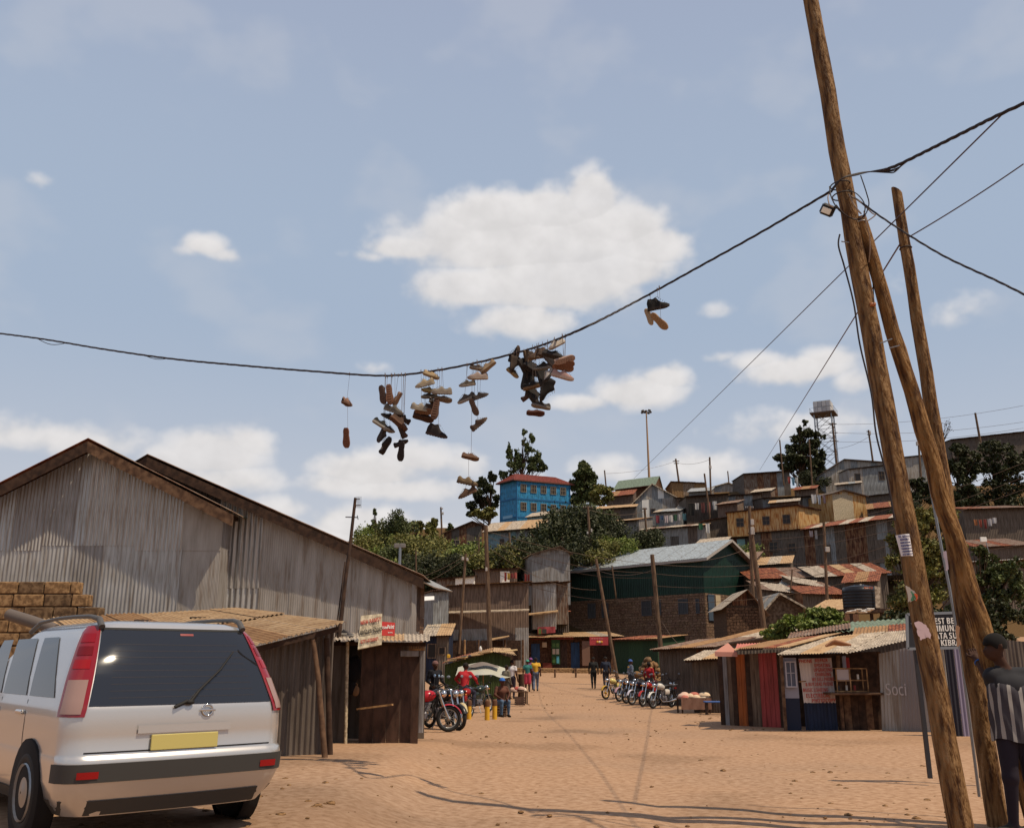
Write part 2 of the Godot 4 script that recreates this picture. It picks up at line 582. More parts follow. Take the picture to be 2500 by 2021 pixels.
# ------------------------------------------------------------------ corrugated sheets
# one corrugated sheet over the corners a (low left), b (low right), c (high right), d (high left)
func corr_sheet(a: Vector3, b: Vector3, c: Vector3, d: Vector3, pitch: float, amp: float) -> MB:
	var mb := MB.new()
	var w := maxf(a.distance_to(b), d.distance_to(c))
	var k := maxi(4, int(round(w / pitch)) * 4)
	var nrm := (b - a).cross(d - a)
	if nrm.length_squared() < 1e-9:
		nrm = (c - b).cross(d - b)
	nrm = nrm.normalized()
	var s := (b - a + c - d).normalized()
	var prev := []
	for i in k + 1:
		var t := float(i) / k
		var ph := t * w / pitch * TAU
		var off := nrm * amp * sin(ph)
		var nn := (nrm - s * (amp * TAU / pitch * cos(ph))).normalized()
		var lo := a.lerp(b, t) + off
		var hi := d.lerp(c, t) + off
		if i:
			mb.tri(prev[0], lo, hi, prev[2], nn, nn)
			mb.tri(prev[0], hi, prev[1], prev[2], nn, prev[2])
		prev = [lo, hi, nn]
	return mb

# a patch of sheets side by side; jag: how far lower edges run uneven; each is a part of its own
func sheets(parent: Node, called: String, a: Vector3, b: Vector3, c: Vector3, d: Vector3, mats: Array, width := 0.9, pitch := 0.15, amp := 0.014, jag := 0.0, lift := 0.006) -> void:
	var w := maxf(a.distance_to(b), d.distance_to(c))
	var k := maxi(1, int(round(w / width)))
	var nrm := (b - a).cross(d - a)
	if nrm.length_squared() < 1e-9:
		nrm = (c - b).cross(d - b)
	nrm = nrm.normalized()
	for i in k:
		var t0 := float(i) / k
		var t1 := minf(1.0, (i + 1.0) / k + 0.03 / w)
		var z := nrm * (lift * (i % 2) + rand(0, lift))
		var lo0 := a.lerp(b, t0) + z
		var lo1 := a.lerp(b, t1) + z
		var hi0 := d.lerp(c, t0) + z
		var hi1 := d.lerp(c, t1) + z
		if jag > 0.0:
			var j := (lo0 - hi0).normalized() * rand(-jag, jag)
			lo0 += j
			lo1 += j + (lo0 - hi0).normalized() * rand(-0.3, 0.3) * jag
		part(parent, called, corr_sheet(lo0, lo1, hi1, hi0, pitch, amp), mats[rng.randi() % mats.size()])

# flat plate with thickness between four corners
func plate(mb: MB, a: Vector3, b: Vector3, c: Vector3, d: Vector3, t: float) -> void:
	var nrm := (b - a).cross(d - a).normalized() * t
	var q := [a, b, c, d]
	mb.quad(a, b, c, d, nrm)
	mb.quad(a - nrm, b - nrm, c - nrm, d - nrm, -nrm)
	var mid: Vector3 = (a + b + c + d) * 0.25
	for i in 4:
		var e: Vector3 = q[i]
		var f: Vector3 = q[(i + 1) % 4]
		mb.quad(e, f, f - nrm, e - nrm, (e + f) * 0.5 - mid)

# window: a frame with mullions, its pane a sub-part
func window(parent: Node, o: Vector3, xd: Vector3, w: float, h: float, fm: Material, pm: Material, bars := 1, t := 0.06) -> void:
	var zd := xd.cross(Vector3.UP)
	var mb := MB.new()
	mb.x = Transform3D(Basis(xd, Vector3.UP, zd), o)
	mb.box(Vector3(w / 2, t / 2, 0.02), Vector3(w + t, t, 0.07))
	mb.box(Vector3(w / 2, h - t / 2, 0.02), Vector3(w + t, t, 0.07))
	mb.box(Vector3(0, h / 2, 0.02), Vector3(t, h - 2 * t, 0.066))
	mb.box(Vector3(w, h / 2, 0.02), Vector3(t, h - 2 * t, 0.066))
	for i in bars:
		mb.box(Vector3(w * (i + 1.0) / (bars + 1), h / 2, 0.02), Vector3(t * 0.6, h - 2 * t, 0.05))
	if bars:
		mb.box(Vector3(w / 2, h * 0.55, 0.02), Vector3(w - t, t * 0.6, 0.048))
	var f := part(parent, "window", mb, fm)
	var pb := MB.new()
	pb.x = mb.x
	pb.quad(Vector3(0, t, 0.012), Vector3(w, t, 0.012), Vector3(w, h - t, 0.012), Vector3(0, h - t, 0.012), Vector3.BACK)
	part(f, "pane", pb, pm)

func door(parent: Node, o: Vector3, xd: Vector3, w: float, h: float, m: Material) -> void:
	var zd := xd.cross(Vector3.UP)
	var mb := MB.new()
	mb.x = Transform3D(Basis(xd, Vector3.UP, zd), o)
	mb.box(Vector3(w / 2, h / 2, 0.03), Vector3(w, h, 0.05))
	mb.box(Vector3(w / 2, h - 0.06, 0.065), Vector3(w, 0.1, 0.02))
	mb.box(Vector3(w / 2, h * 0.5, 0.065), Vector3(w, 0.09, 0.02))
	mb.box(Vector3(w / 2, 0.08, 0.065), Vector3(w, 0.1, 0.02))
	part(parent, "door", mb, m)

# A tin building. a, b: ends of the front wall at the eaves, left and right as seen; base: height of its foot; deep: how far it runs back.
# roof: [kind, rise, ...]: "mono" the back edge is rise higher; "front" a gable faces front, peak at share; "side" the ridge runs along the front
func shack(called: String, label: String, a: Vector3, b: Vector3, base: float, deep: float, roof: Array, wm: Array, rm: Array, o := {}) -> Node3D:
	var t := thing(called, label, o.get("cat", "shack"), Vector3((a.x + b.x) / 2, base, (a.z + b.z) / 2), 0.0, o.get("group", "tin shacks on the hillside"))
	var off := -t.position
	a += off
	b += off
	var xd := Vector3(b.x - a.x, 0, b.z - a.z).normalized()
	var zd := xd.cross(Vector3.UP)
	var back := -zd * deep
	var a0 := Vector3(a.x, 0, a.z)
	var b0 := Vector3(b.x, 0, b.z)
	var pit: float = o.get("pitch", 0.16)
	var amp: float = o.get("amp", 0.016)
	var sw: float = o.get("sheet", 0.95)
	var oh: float = o.get("eave", 0.35)
	var sd: float = o.get("verge", 0.2)
	var kind: String = roof[0]
	var rise: float = roof[1]
	var split: float = o.get("split", 0.0)      # height share of a lap joint across the wall
	var drop: Vector3 = Vector3.UP * 0.03
	var lower: Array = o.get("lower", wm)
	var levels := [[0.0, 1.0, wm]] if split <= 0.0 else [[0.0, split, lower], [split, 1.0, wm]]
	for lv in levels:
		sheets(t, "wall_sheet", a0.lerp(a, lv[0]), b0.lerp(b, lv[0]), b0.lerp(b, lv[1]), a0.lerp(a, lv[1]), lv[2], sw, pit, amp, 0.02)
	var ab := a + back
	var bb := b + back
	if kind == "mono":
		ab.y += rise
		bb.y += rise
	var side: Array = o.get("side", wm)
	for e in [[a0 + back, a0, a, ab], [b0, b0 + back, bb, b], [b0 + back, a0 + back, ab, bb]]:
		part(t, "wall", corr_sheet(e[0], e[1], e[2], e[3], pit, amp), side[rng.randi() % side.size()])
	var ve := xd * sd
	if kind == "mono":
		var sl := (a - ab).normalized()
		var up := Vector3.UP * 0.04
		sheets(t, "roof_sheet", a - ve + sl * oh + up, b + ve + sl * oh + up, bb + ve - sl * 0.2 + up, ab - ve - sl * 0.2 + up, rm, sw, pit, amp, 0.07, 0.012)
		var fb := MB.new()
		fb.plank(a - ve * 0.8 + zd * 0.05 + sl * oh * 0.5 - drop, b + ve * 0.8 + zd * 0.05 + sl * oh * 0.5 - drop, 0.05, 0.09, Vector3.UP)
		part(t, "rafter", fb, M.timber_dark)
	elif kind == "front":
		var sh: float = roof[2] if roof.size() > 2 else 0.5
		var pk := a.lerp(b, sh) + Vector3.UP * rise
		var gm: Array = o.get("gable", wm)
		sheets(t, "gable_sheet", a, a.lerp(b, sh), pk, a + Vector3.UP * 0.001, gm, sw, pit, amp)
		sheets(t, "gable_sheet", a.lerp(b, sh), b, b + Vector3.UP * 0.001, pk, gm, sw, pit, amp)
		var fr := zd * oh
		var la := (a - pk).normalized()
		var lb := (b - pk).normalized()
		var up := Vector3.UP * 0.05
		sheets(t, "roof_sheet", a + la * sd + back + up, a + la * sd + fr + up, pk + fr + up, pk + back + up, rm, sw, pit, amp)
		sheets(t, "roof_sheet", b + lb * sd + fr + up, b + lb * sd + back + up, pk + back + up, pk + fr + up, rm, sw, pit, amp)
		var fb := MB.new()
		var bh: float = o.get("barge", 0.12)
		fb.plank(a + la * sd + fr, pk + fr, 0.04, bh, Vector3.UP)
		fb.plank(b + lb * sd + fr, pk + fr, 0.04, bh, Vector3.UP)
		fb.x = Transform3D(Basis(), Vector3.DOWN * (bh * 0.5))
		part(t, "barge_board", fb, o.get("barge_mat", M.timber_dark))
	elif kind == "side":
		var rd := a - zd * deep * 0.5 + Vector3.UP * rise
		var re := b - zd * deep * 0.5 + Vector3.UP * rise
		var sl := (a - rd).normalized()
		var sr := (ab - rd).normalized()
		var up := Vector3.UP * 0.05
		sheets(t, "roof_sheet", a - ve + sl * oh + up, b + ve + sl * oh + up, re + ve + up, rd - ve + up, rm, sw, pit, amp, 0.04, 0.012)
		sheets(t, "roof_sheet", bb + ve + sr * oh + up, ab - ve + sr * oh + up, rd - ve + up, re + ve + up, rm, sw, pit, amp)
		part(t, "gable", corr_sheet(a + back * 0.0, ab, rd, a.lerp(rd, 0.999), pit, amp), side[0])
		part(t, "gable", corr_sheet(bb, b, b.lerp(re, 0.999), re, pit, amp), side[0])
		var fb := MB.new()
		fb.plank(a - ve + sl * oh * 0.9 - drop, b + ve + sl * oh * 0.9 - drop, 0.04, 0.12, Vector3.UP)
		part(t, "fascia", fb, o.get("barge_mat", M.timber_dark))
	var lift: Vector3 = Vector3.UP * o.get("lift", 0.0)
	for w in o.get("windows", []):       # [share along, foot height, width, height]
		window(t, a0.lerp(b0, w[0]) + lift + Vector3.UP * w[1] + zd * 0.03, xd, w[2], w[3], o.get("frame", M.timber_grey), o.get("glass", M.window_dark), w[4] if w.size() > 4 else 1)
	for w in o.get("doors", []):
		door(t, a0.lerp(b0, w[0]) + lift + zd * 0.03, xd, w[1], w[2], w[3])
	return t

# ------------------------------------------------------------------ poles and cables
func pole_mesh(a: Vector3, b: Vector3, ra: float, rb: float, sides := 8, rough := 0.0, k := 2, sd := 1) -> MB:
	var mb := MB.new()
	var pts := PackedVector3Array()
	var rad := []
	var r := RandomNumberGenerator.new()
	r.seed = sd
	var n := FastNoiseLite.new()
	n.seed = sd
	n.frequency = 0.35
	for i in k + 1:
		var t := float(i) / k
		var w := Vector3(n.get_noise_2d(t * 20.0, 0), 0, n.get_noise_2d(0, t * 20.0)) * rough * 0.5
		pts.append(a.lerp(b, t) + w)
		rad.append(lerpf(ra, rb, t) * (1.0 + rough * 0.9 * r.randf_range(-1, 1)))
	mb.tube(pts, rad, sides)
	return mb

func cable_pts(a: Vector3, b: Vector3, sag: float, k := 14) -> PackedVector3Array:
	var p := PackedVector3Array()
	for i in k + 1:
		var t := float(i) / k
		p.append(a.lerp(b, t) - Vector3.UP * sag * 4.0 * t * (1.0 - t))
	return p

func cable(label: String, a: Vector3, b: Vector3, sag: float, r: float, m: Material, group := "thin cables strung between the poles") -> void:
	var mb := MB.new()
	var p := cable_pts(a, b, sag)
	mb.tube(p, r, 5)
	solo("cable", label, "cable", mb, m, group)

# far pole from pixels; arms: cross-arms as offsets from the top
func far_pole(label: String, x0: float, y0: float, x1: float, y1: float, d: float, wpx: float, arms := [], boxes := [], foot := 1.5) -> Node3D:
	var top := P(x0, y0, d)
	var low := P(x1, y1, d)
	var dir := (low - top).normalized()
	low += dir * foot
	var t := thing("utility_pole", label, "pole", low, 0.0, "utility poles")
	var r := wpx * 0.5 * d / F
	part(t, "pole", pole_mesh(Vector3.ZERO, top - low, r * 1.08, r * 0.85, 7, 0.02, 6, int(x0)), M.pole_far)
	for a in arms:
		var mb := MB.new()
		var c: Vector3 = top - low + dir * (a[0] * d / F)
		var hw: float = a[1] * d / F
		mb.box(c, Vector3(hw * 2, 0.1, 0.1))
		part(t, "cross_arm", mb, M.timber_dark)
		for s in [-0.9, -0.4, 0.4, 0.9]:
			var ib := MB.new()
			ib.x = Transform3D(Basis(), c + Vector3(hw * s, 0.05, 0))
			ib.lathe([Vector2(0.001, 0.13), Vector2(0.035, 0.11), Vector2(0.025, 0.07), Vector2(0.04, 0.03), Vector2(0.02, 0.0)], 6)
			part(t, "insulator", ib, paint("9a8f88", 0.4))
	for a in boxes:
		var mb := MB.new()
		mb.box(top - low + dir * (a[0] * d / F) + Vector3(a[1] * d / F, 0, 0.12), Vector3(a[2], a[3], 0.25) * d / F * Vector3(1, 1, F / d), 0.02)
		part(t, "meter_box", mb, paint("a59d97", 0.6))
	return t

# ------------------------------------------------------------------ trees
# blobs: [centre, radii]; leaves spread in their outer shells
func crown(blobs: Array, count: int, size: float, sd: int, upright := 0.0, fill := 0.45) -> MB:
	var r := RandomNumberGenerator.new()
	r.seed = sd
	var mb := MB.new()
	mb.tinted = true
	var n := FastNoiseLite.new()
	n.seed = sd
	n.frequency = 0.55
	var vol := 0.0
	for b in blobs:
		vol += pow(b[1].x * b[1].y * b[1].z, 0.667)
	for b in blobs:
		var k := int(count * pow(b[1].x * b[1].y * b[1].z, 0.667) / vol)
		var i := 0
		var tries := 0
		while i < k and tries < k * 4:
			tries += 1
			var u := Vector3(r.randfn(), r.randfn(), r.randfn()).normalized()
			var q := lerpf(fill, 0.98, sqrt(r.randf())) + maxf(-0.1, r.randfn(0.0, 0.13))
			var p: Vector3 = b[0] + u * q * b[1]
			if n.get_noise_3dv(p * (2.2 / maxf(size, 0.05) * 0.18)) < -0.12:
				continue
			i += 1
			var s := size * r.randf_range(0.6, 1.35)
			var d1 := (Vector3(r.randfn(), r.randfn(), r.randfn()) + Vector3.UP * upright * 3.0 + u * 0.5).normalized()
			var d2 := d1.cross(Vector3(r.randfn(), r.randfn(), r.randfn())).normalized()
			var v := 0.62 + 0.38 * n.get_noise_3dv(p * 1.7) + r.randf_range(-0.16, 0.3)
			mb.col = Color(v * r.randf_range(0.9, 1.15), v, v * r.randf_range(0.7, 1.0))
			var a := p - d1 * s * 0.5
			var e := p + d1 * s * 0.5
			var m := p + d1 * s * 0.05 + d1.cross(d2) * s * 0.1
			var nn := d1.cross(d2).normalized()
			if nn.dot(u + Vector3.UP * 0.3) < 0.0:
				nn = -nn
			var n1 := (nn + d2 * 0.35).normalized()
			var n2 := (nn - d2 * 0.35).normalized()
			mb.tri(a, m + d2 * s * 0.3, e, n1, n1, n1)
			mb.tri(a, e, m - d2 * s * 0.3, n2, n2, n2)
	return mb

func tree(called: String, label: String, base: Vector3, h: float, blobs: Array, count: int, size: float, lm: Material, sd: int, o := {}) -> Node3D:
	var t := thing(called, label, o.get("cat", "tree"), base, 0.0, o.get("group", "trees on the hill"))
	var mb := MB.new()
	var r := RandomNumberGenerator.new()
	r.seed = sd
	var tr: float = o.get("trunk", h * 0.022)
	var top: Vector3 = Vector3(0, h * 0.8, 0) + o.get("lean", Vector3.ZERO)
	if o.get("stem", true):
		mb.tube(PackedVector3Array([Vector3(0, -0.5, 0), top * 0.3 + Vector3(r.randf_range(-1, 1), 0, 0) * h * 0.02, top * 0.65, top]), [tr, tr * 0.8, tr * 0.5, tr * 0.15], 7)
	for b in blobs:
		var c: Vector3 = b[0]
		var f := clampf(c.y / h - 0.25, 0.08, 0.7)
		var st := top * f
		mb.tube(PackedVector3Array([st, st.lerp(c, 0.55) + Vector3.DOWN * 0.06 * h * 0.3, c]), [tr * 0.4, tr * 0.24, tr * 0.06], 5)
	part(t, "trunk", mb, M.trunk)
	part(t, "crown", crown(blobs, count, size, sd, o.get("upright", 0.0), o.get("fill", 0.45)), lm)
	return t

# ------------------------------------------------------------------ the land
func land() -> void:
	var xs := []
	var x := -190.0
	while x <= 190.0:
		xs.append(x)
		var ax := absf(x)
		x += 0.3 if ax < 10.5 else (1.0 if ax < 24.0 else (4.0 if ax < 70.0 else 12.0))
	var ds := []
	var d := -12.0
	while d <= 420.0:
		ds.append(d)
		d += 2.0 if d < 5.0 else (0.22 if d < 36.0 else (0.5 if d < 60.0 else (1.6 if d < 160.0 else 13.0)))
	var n := FastNoiseLite.new()
	n.seed = 5
	n.frequency = 0.35
	n.fractal_octaves = 4
	var n2 := FastNoiseLite.new()
	n2.seed = 6
	n2.frequency = 0.06
	var hs := []
	for i in ds.size():
		var line := PackedFloat32Array()
		for j in xs.size():
			var near := ss(62.0, 40.0, ds[i])
			var h := H(xs[j], ds[i]) + n2.get_noise_2d(xs[j], ds[i]) * (0.05 if ds[i] < 74.0 else 0.5)
			h += n.get_noise_2d(xs[j] * 1.3, ds[i] * 1.3) * 0.007 * near
			# wheel ruts along the street
			var rx: float = xs[j] - 0.6 - 0.02 * ds[i] + 0.4 * sin(ds[i] * 0.11)
			for o in [-1.6, -0.2, 1.3, 2.6]:
				h -= 0.025 * exp(-pow((rx - o) / 0.22, 2.0)) * near
			line.append(h)
		hs.append(line)
	var v := PackedVector3Array()
	var nn := PackedVector3Array()
	var cc := PackedColorArray()
	var idx := PackedInt32Array()
	var w := xs.size()
	for i in ds.size():
		for j in w:
			v.append(Vector3(xs[j], hs[i][j], -ds[i]))
			var j0 := maxi(j - 1, 0)
			var j1 := mini(j + 1, w - 1)
			var i0 := maxi(i - 1, 0)
			var i1 := mini(i + 1, ds.size() - 1)
			var sx: float = (hs[i][j1] - hs[i][j0]) / (xs[j1] - xs[j0])
			var sz: float = (hs[i1][j] - hs[i0][j]) / (ds[i1] - ds[i0])
			nn.append(Vector3(-sx, 1, sz).normalized())
			var g := n2.get_noise_2d(xs[j] * 2.0 + 50.0, ds[i] * 2.0)
			var g2 := n.get_noise_2d(xs[j] * 0.5 + 9.0, ds[i] * 0.5)
			var k := 1.0 + 0.2 * g - 0.22 * ss(0.12, 0.4, g2) + 0.1 * ss(0.1, 0.4, -g2)
			cc.append(Color(k, k * (1.0 - 0.05 * g), k * (1.0 - 0.12 * g)) if ds[i] < 74.0 else Color(0.30, 0.29, 0.20))
			if i + 1 < ds.size() and j + 1 < w:
				var a := i * w + j
				idx.append_array([a, a + w, a + 1, a + 1, a + w, a + w + 1])
	var arr := []
	arr.resize(Mesh.ARRAY_MAX)
	arr[Mesh.ARRAY_VERTEX] = v
	arr[Mesh.ARRAY_NORMAL] = nn
	arr[Mesh.ARRAY_COLOR] = cc
	arr[Mesh.ARRAY_INDEX] = idx
	var m := ArrayMesh.new()
	m.add_surface_from_arrays(Mesh.PRIMITIVE_TRIANGLES, arr)
	structure("ground", m, M.soil)
	# loose stones on the street: nobody could count them
	var pm := MB.new()
	var g := []
	for i in 5:
		var row := []
		var t := PI * i / 4.0 - PI / 2
		for s in 7:
			var a := TAU * s / 6.0
			var q := 1.0 + 0.22 * sin(a * 2.3 + i * 1.7)
			row.append(Vector3(cos(a) * cos(t) * q, sin(t) * 0.55, sin(a) * cos(t) * q))
		g.append(row)
	pm.sheet(g, true, true)
	var mm := MultiMesh.new()
	mm.transform_format = MultiMesh.TRANSFORM_3D
	mm.mesh = pm.mesh()
	mm.instance_count = 2600
	for i in 2600:
		var dd := 6.0 + 50.0 * pow(rng.randf(), 1.6)
		var xx := rand(-8.0, 9.0)
		if rng.randf() < 0.4:
			xx = (rand(-5.0, -2.0) if rng.randf() < 0.5 else rand(4.0, 8.0)) * (0.6 + dd * 0.02)
		var s := 0.01 + 0.042 * pow(rng.randf(), 4.0)
		mm.set_instance_transform(i, Transform3D(Basis(Vector3.UP, rng.randf() * TAU).scaled(Vector3(s, s * rand(0.6, 1.1), s)), Vector3(xx, H(xx, dd) + s * 0.1 - 0.01, -dd)))
	var mi := MultiMeshInstance3D.new()
	mi.name = "gravel"
	mi.multimesh = mm
	mi.material_override = M.stone
	mi.set_meta("kind", "stuff")
	tag(mi, "small loose stones scattered over the dirt street", "gravel")
	add_child(mi)

# ------------------------------------------------------------------ the two tin halls on the left
func hall() -> void:
	# near hall: gable towards us
	var d := 23.0
	var pk := P(235, 1086, d)
	var le := P(-115, 1262, d)
	var re := P(583, 1262, d)
	re.y = le.y
	var base := 0.0
	var t := thing("warehouse", "grey corrugated iron hall whose steep gable rises behind the brown lean-to roof", "warehouse", Vector3(pk.x, base, -d), 0.0, "tin halls")
	var off := -t.position
	var zd := Vector3.BACK
	var wl := le + off
	var wr := P(541, 1300, d) + off
	var k := pk + off
	# wall columns, three courses of sheets each, laps at two heights
	var x: float = wl.x
	var seam := (P(446, 1300, d) + off).x
	var i := 0
	var roof_y := func(xx: float) -> float:
		var hh: float = k.y - (k.y - wl.y) * absf(xx - k.x) / (k.x - wl.x)
		return hh - 0.12
	while x < wr.x - 0.05:
		var fine: bool = x > seam - 0.3
		var w: float = 0.76
		var x1: float = minf(x + w, seam if x < seam - 0.05 else wr.x)
		if absf(x - seam) < 0.06:
			x1 = wr.x
		var ys := [0.0, 2.55 + 0.03 * (i % 2), 4.25 + 0.12 * ((i / 3) % 2), 99.0]
		for c in 3:
			var y0: float = ys[c] - (0.05 if c else 0.0)
			var z := 0.012 * c + 0.006 * (i % 2)
			var tl: float = minf(ys[c + 1], roof_y.call(x))
			var tr: float = minf(ys[c + 1], roof_y.call(x1))
			var cut: bool = x < k.x and x1 > k.x
			if maxf(tl, tr) < y0 + 0.05:
				continue
			var mt: Material = [M.galv, M.galv, M.galv_old][rng.randi() % 3]
			if fine:
				mt = M.galv_dull
			for seg in ([[x, k.x + 0.02], [k.x - 0.02, x1 + 0.02]] if cut else [[x, x1 + 0.02]]):
				var l: float = minf(ys[c + 1], roof_y.call(seg[0]))
				var r: float = minf(ys[c + 1], roof_y.call(seg[1]))
				part(t, "wall_sheet", corr_sheet(Vector3(seg[0], y0, z), Vector3(seg[1], y0, z), Vector3(seg[1], maxf(r, y0 + 0.01), z), Vector3(seg[0], maxf(l, y0 + 0.01), z), 0.035 if fine else 0.095, 0.003 if fine else 0.013), mt)
		x = x1
		i += 1
	# rows of roofing nails along the laps are too small; side walls, roof, barge boards
	var deep := Vector3(0, 0, -16)
	part(t, "wall", corr_sheet(Vector3(wr.x, 0, -16), Vector3(wr.x, 0, -0.02), Vector3(wr.x, roof_y.call(wr.x), -0.02), Vector3(wr.x, roof_y.call(wr.x), -16), 0.095, 0.012), M.galv_old)
	part(t, "wall", corr_sheet(Vector3(wl.x, 0, -16), Vector3(wl.x, 0, -0.02), Vector3(wl.x, wl.y, -0.02), Vector3(wl.x, wl.y, -16), 0.095, 0.012), M.galv_old)
	var over := Vector3(0, 0, 0.52)
	var rr := re + off
	var up := Vector3.UP * 0.05
	sheets(t, "roof_sheet", rr + over + up, rr + deep + up, k + deep + up, k + over + up, [M.green_roof, M.rust_roof_grey], 0.9, 0.095, 0.014)
	sheets(t, "roof_sheet", wl + deep + up, wl + over + up, k + over + up, k + deep + up, [M.rust_roof_grey, M.rust_roof], 0.9, 0.095, 0.014)
	for s in [[wl, k], [k, rr]]:
		var bb := MB.new()
		var a: Vector3 = s[0] + over * 0.97
		var b: Vector3 = s[1] + over * 0.97
		plate(bb, a + Vector3.DOWN * 0.30, b + Vector3.DOWN * 0.30, b + Vector3.DOWN * 0.02, a + Vector3.DOWN * 0.02, 0.035)
		part(t, "barge_board", bb, M.timber_dark if s[0] == wl else M.timber)
	for q in 7:
		var pb := MB.new()
		var f := (q + 0.5) / 7.0
		var at: Vector3 = k.lerp(rr, f)
		pb.plank(at + Vector3(0, -0.08, 0.5), at + Vector3(0, -0.08, -1.0), 0.06, 0.1, Vector3.UP)
		part(t, "purlin", pb, M.timber_dark)
	# far hall: its roof rises behind the near one and runs down to the right
	d = 23.75
	var p2 := P(377, 1124, d)
	var r2 := P(1036, 1412, d)
	var t2 := thing("warehouse", "second tin hall with long sloping roof edge and flat grey sheets", "warehouse", Vector3(p2.x, 0, -d), 0.0, "tin halls")
	off = -t2.position
	var k2 := p2 + off
	var e2 := r2 + off
	var w0 := (P(524, 1400, d) + off).x
	var w1 := (P(1004, 1450, d) + off).x
	var sm := (P(624, 1400, d) + off).x
	var ry := func(xx: float) -> float:
		return k2.y - (k2.y - e2.y) * (xx - k2.x) / (e2.x - k2.x) - 0.1
	x = w0
	i = 0
	while x < w1 - 0.05:
		var fine: bool = x >= sm - 0.02
		var x1: float = minf(x + (0.78 if fine else 0.56), w1)
		var ys := [0.0, 3.35, 99.0] if not fine else [0.0, 99.0]
		for c in ys.size() - 1:
			var z := 0.01 * (i % 2) + 0.012 * c
			var y0: float = ys[c]
			var l: float = minf(ys[c + 1], ry.call(x))
			var r: float = minf(ys[c + 1], ry.call(x1))
			part(t2, "wall_sheet", corr_sheet(Vector3(x, y0, z), Vector3(x1 + 0.02, y0, z), Vector3(x1 + 0.02, maxf(r, y0), z), Vector3(x, maxf(l, y0), z), 0.06 if fine else 0.14, 0.0035 if fine else 0.022), M.galv_dull if fine else M.galv)
		x = x1
		i += 1
	deep = Vector3(0, 0, -3.4)
	over = Vector3(0, 0, 0.2)
	var wide := Vector3(0, 0, 0.55)
	part(t2, "wall", corr_sheet(Vector3(w1, 0, -3.4), Vector3(w1, 0, -0.02), Vector3(w1, ry.call(w1), -0.02), Vector3(w1, ry.call(w1), -3.4), 0.1, 0.012), M.galv_old)
	var l2 := k2 + Vector3(k2.x - e2.x, e2.y - k2.y, 0) * 0.11
	sheets(t2, "roof_sheet", e2 + over + up, e2 + deep + up, k2 + deep + up, k2 + wide + up, [M.green_roof, M.rust_roof_grey], 0.9, 0.1, 0.014)
	sheets(t2, "roof_sheet", l2 + deep + up, l2 + over + up, k2 + wide + up, k2 + deep + up, [M.rust_roof_grey], 0.9, 0.1, 0.014)
	for s in [[l2, k2], [k2, e2]]:
		var bb := MB.new()
		var a: Vector3 = s[0] + (over if s[0] == l2 else wide) * 0.97
		var b: Vector3 = s[1] + (wide if s[0] == l2 else over) * 0.97
		plate(bb, a + Vector3.DOWN * 0.27, b + Vector3.DOWN * 0.27, b + Vector3.DOWN * 0.02, a + Vector3.DOWN * 0.02, 0.035)
		part(t2, "barge_board", bb, M.timber_dark)
	part(t2, "wall", corr_sheet(Vector3(l2.x, 0, 0), Vector3(k2.x, 0, 0), k2 + Vector3.DOWN * 0.1, Vector3(l2.x, l2.y - 0.1, 0), 0.1, 0.012), M.galv_old)
	part(t2, "wall", corr_sheet(Vector3(k2.x, 0, 0), Vector3(w0, 0, 0), Vector3(w0, ry.call(w0), 0), k2 + Vector3.DOWN * 0.1, 0.1, 0.012), M.galv_dark)
	# boarded annex at the right end of the far hall
	var an := thing("timber_annex", "narrow boarded shed with dark doorway at the end of the tin hall", "shed", P(1020, 1600, 24.6) * Vector3(1, 0, 1))
	off = -an.position
	var A := P(1006, 1418, 24.8) + off
	var B := P(1036, 1428, 26.6) + off
	A.y = P(1006, 1418, 24.8).y
	B.y = P(1036, 1428, 26.6).y
	var xd := Vector3(B.x - A.x, 0, B.z - A.z).normalized()
	var nb := 12
	for q in nb:
		var y0 := A.y * q / nb
		var y1 := A.y * (q + 1) / nb
		var mb := MB.new()
		var bz := xd.cross(Vector3.UP) * rand(0.0, 0.02)
		var sl := (B.y - A.y) / A.y
		plate(mb, Vector3(A.x, y0 + 0.012, A.z) + bz, Vector3(B.x, y0 * (1 + sl) + 0.012, B.z) + bz, Vector3(B.x, y1 * (1 + sl), B.z) + bz, Vector3(A.x, y1, A.z) + bz, 0.02)
		part(an, "board", mb, [M.timber_grey, M.timber, M.timber][rng.randi() % 3])
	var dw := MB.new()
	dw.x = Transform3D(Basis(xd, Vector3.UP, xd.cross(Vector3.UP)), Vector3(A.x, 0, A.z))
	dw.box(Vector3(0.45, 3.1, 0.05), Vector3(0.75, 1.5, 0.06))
	part(an, "shade_panel", dw, M.timber_dark)  # dark board put in for the shade of the open doorway
	var ro := MB.new()
	var ra := P(1004, 1407, 24.1) + off
	var rb := P(1064, 1436, 25.6) + off
	plate(ro, ra + Vector3(0, 0, 0.4), rb + Vector3(0, 0, 0.4), rb + Vector3(0.3, 0.1, -2.5), ra + Vector3(0.3, 0.1, -2.5), 0.03)
	part(an, "roof_sheet", ro, M.zinc_roof)

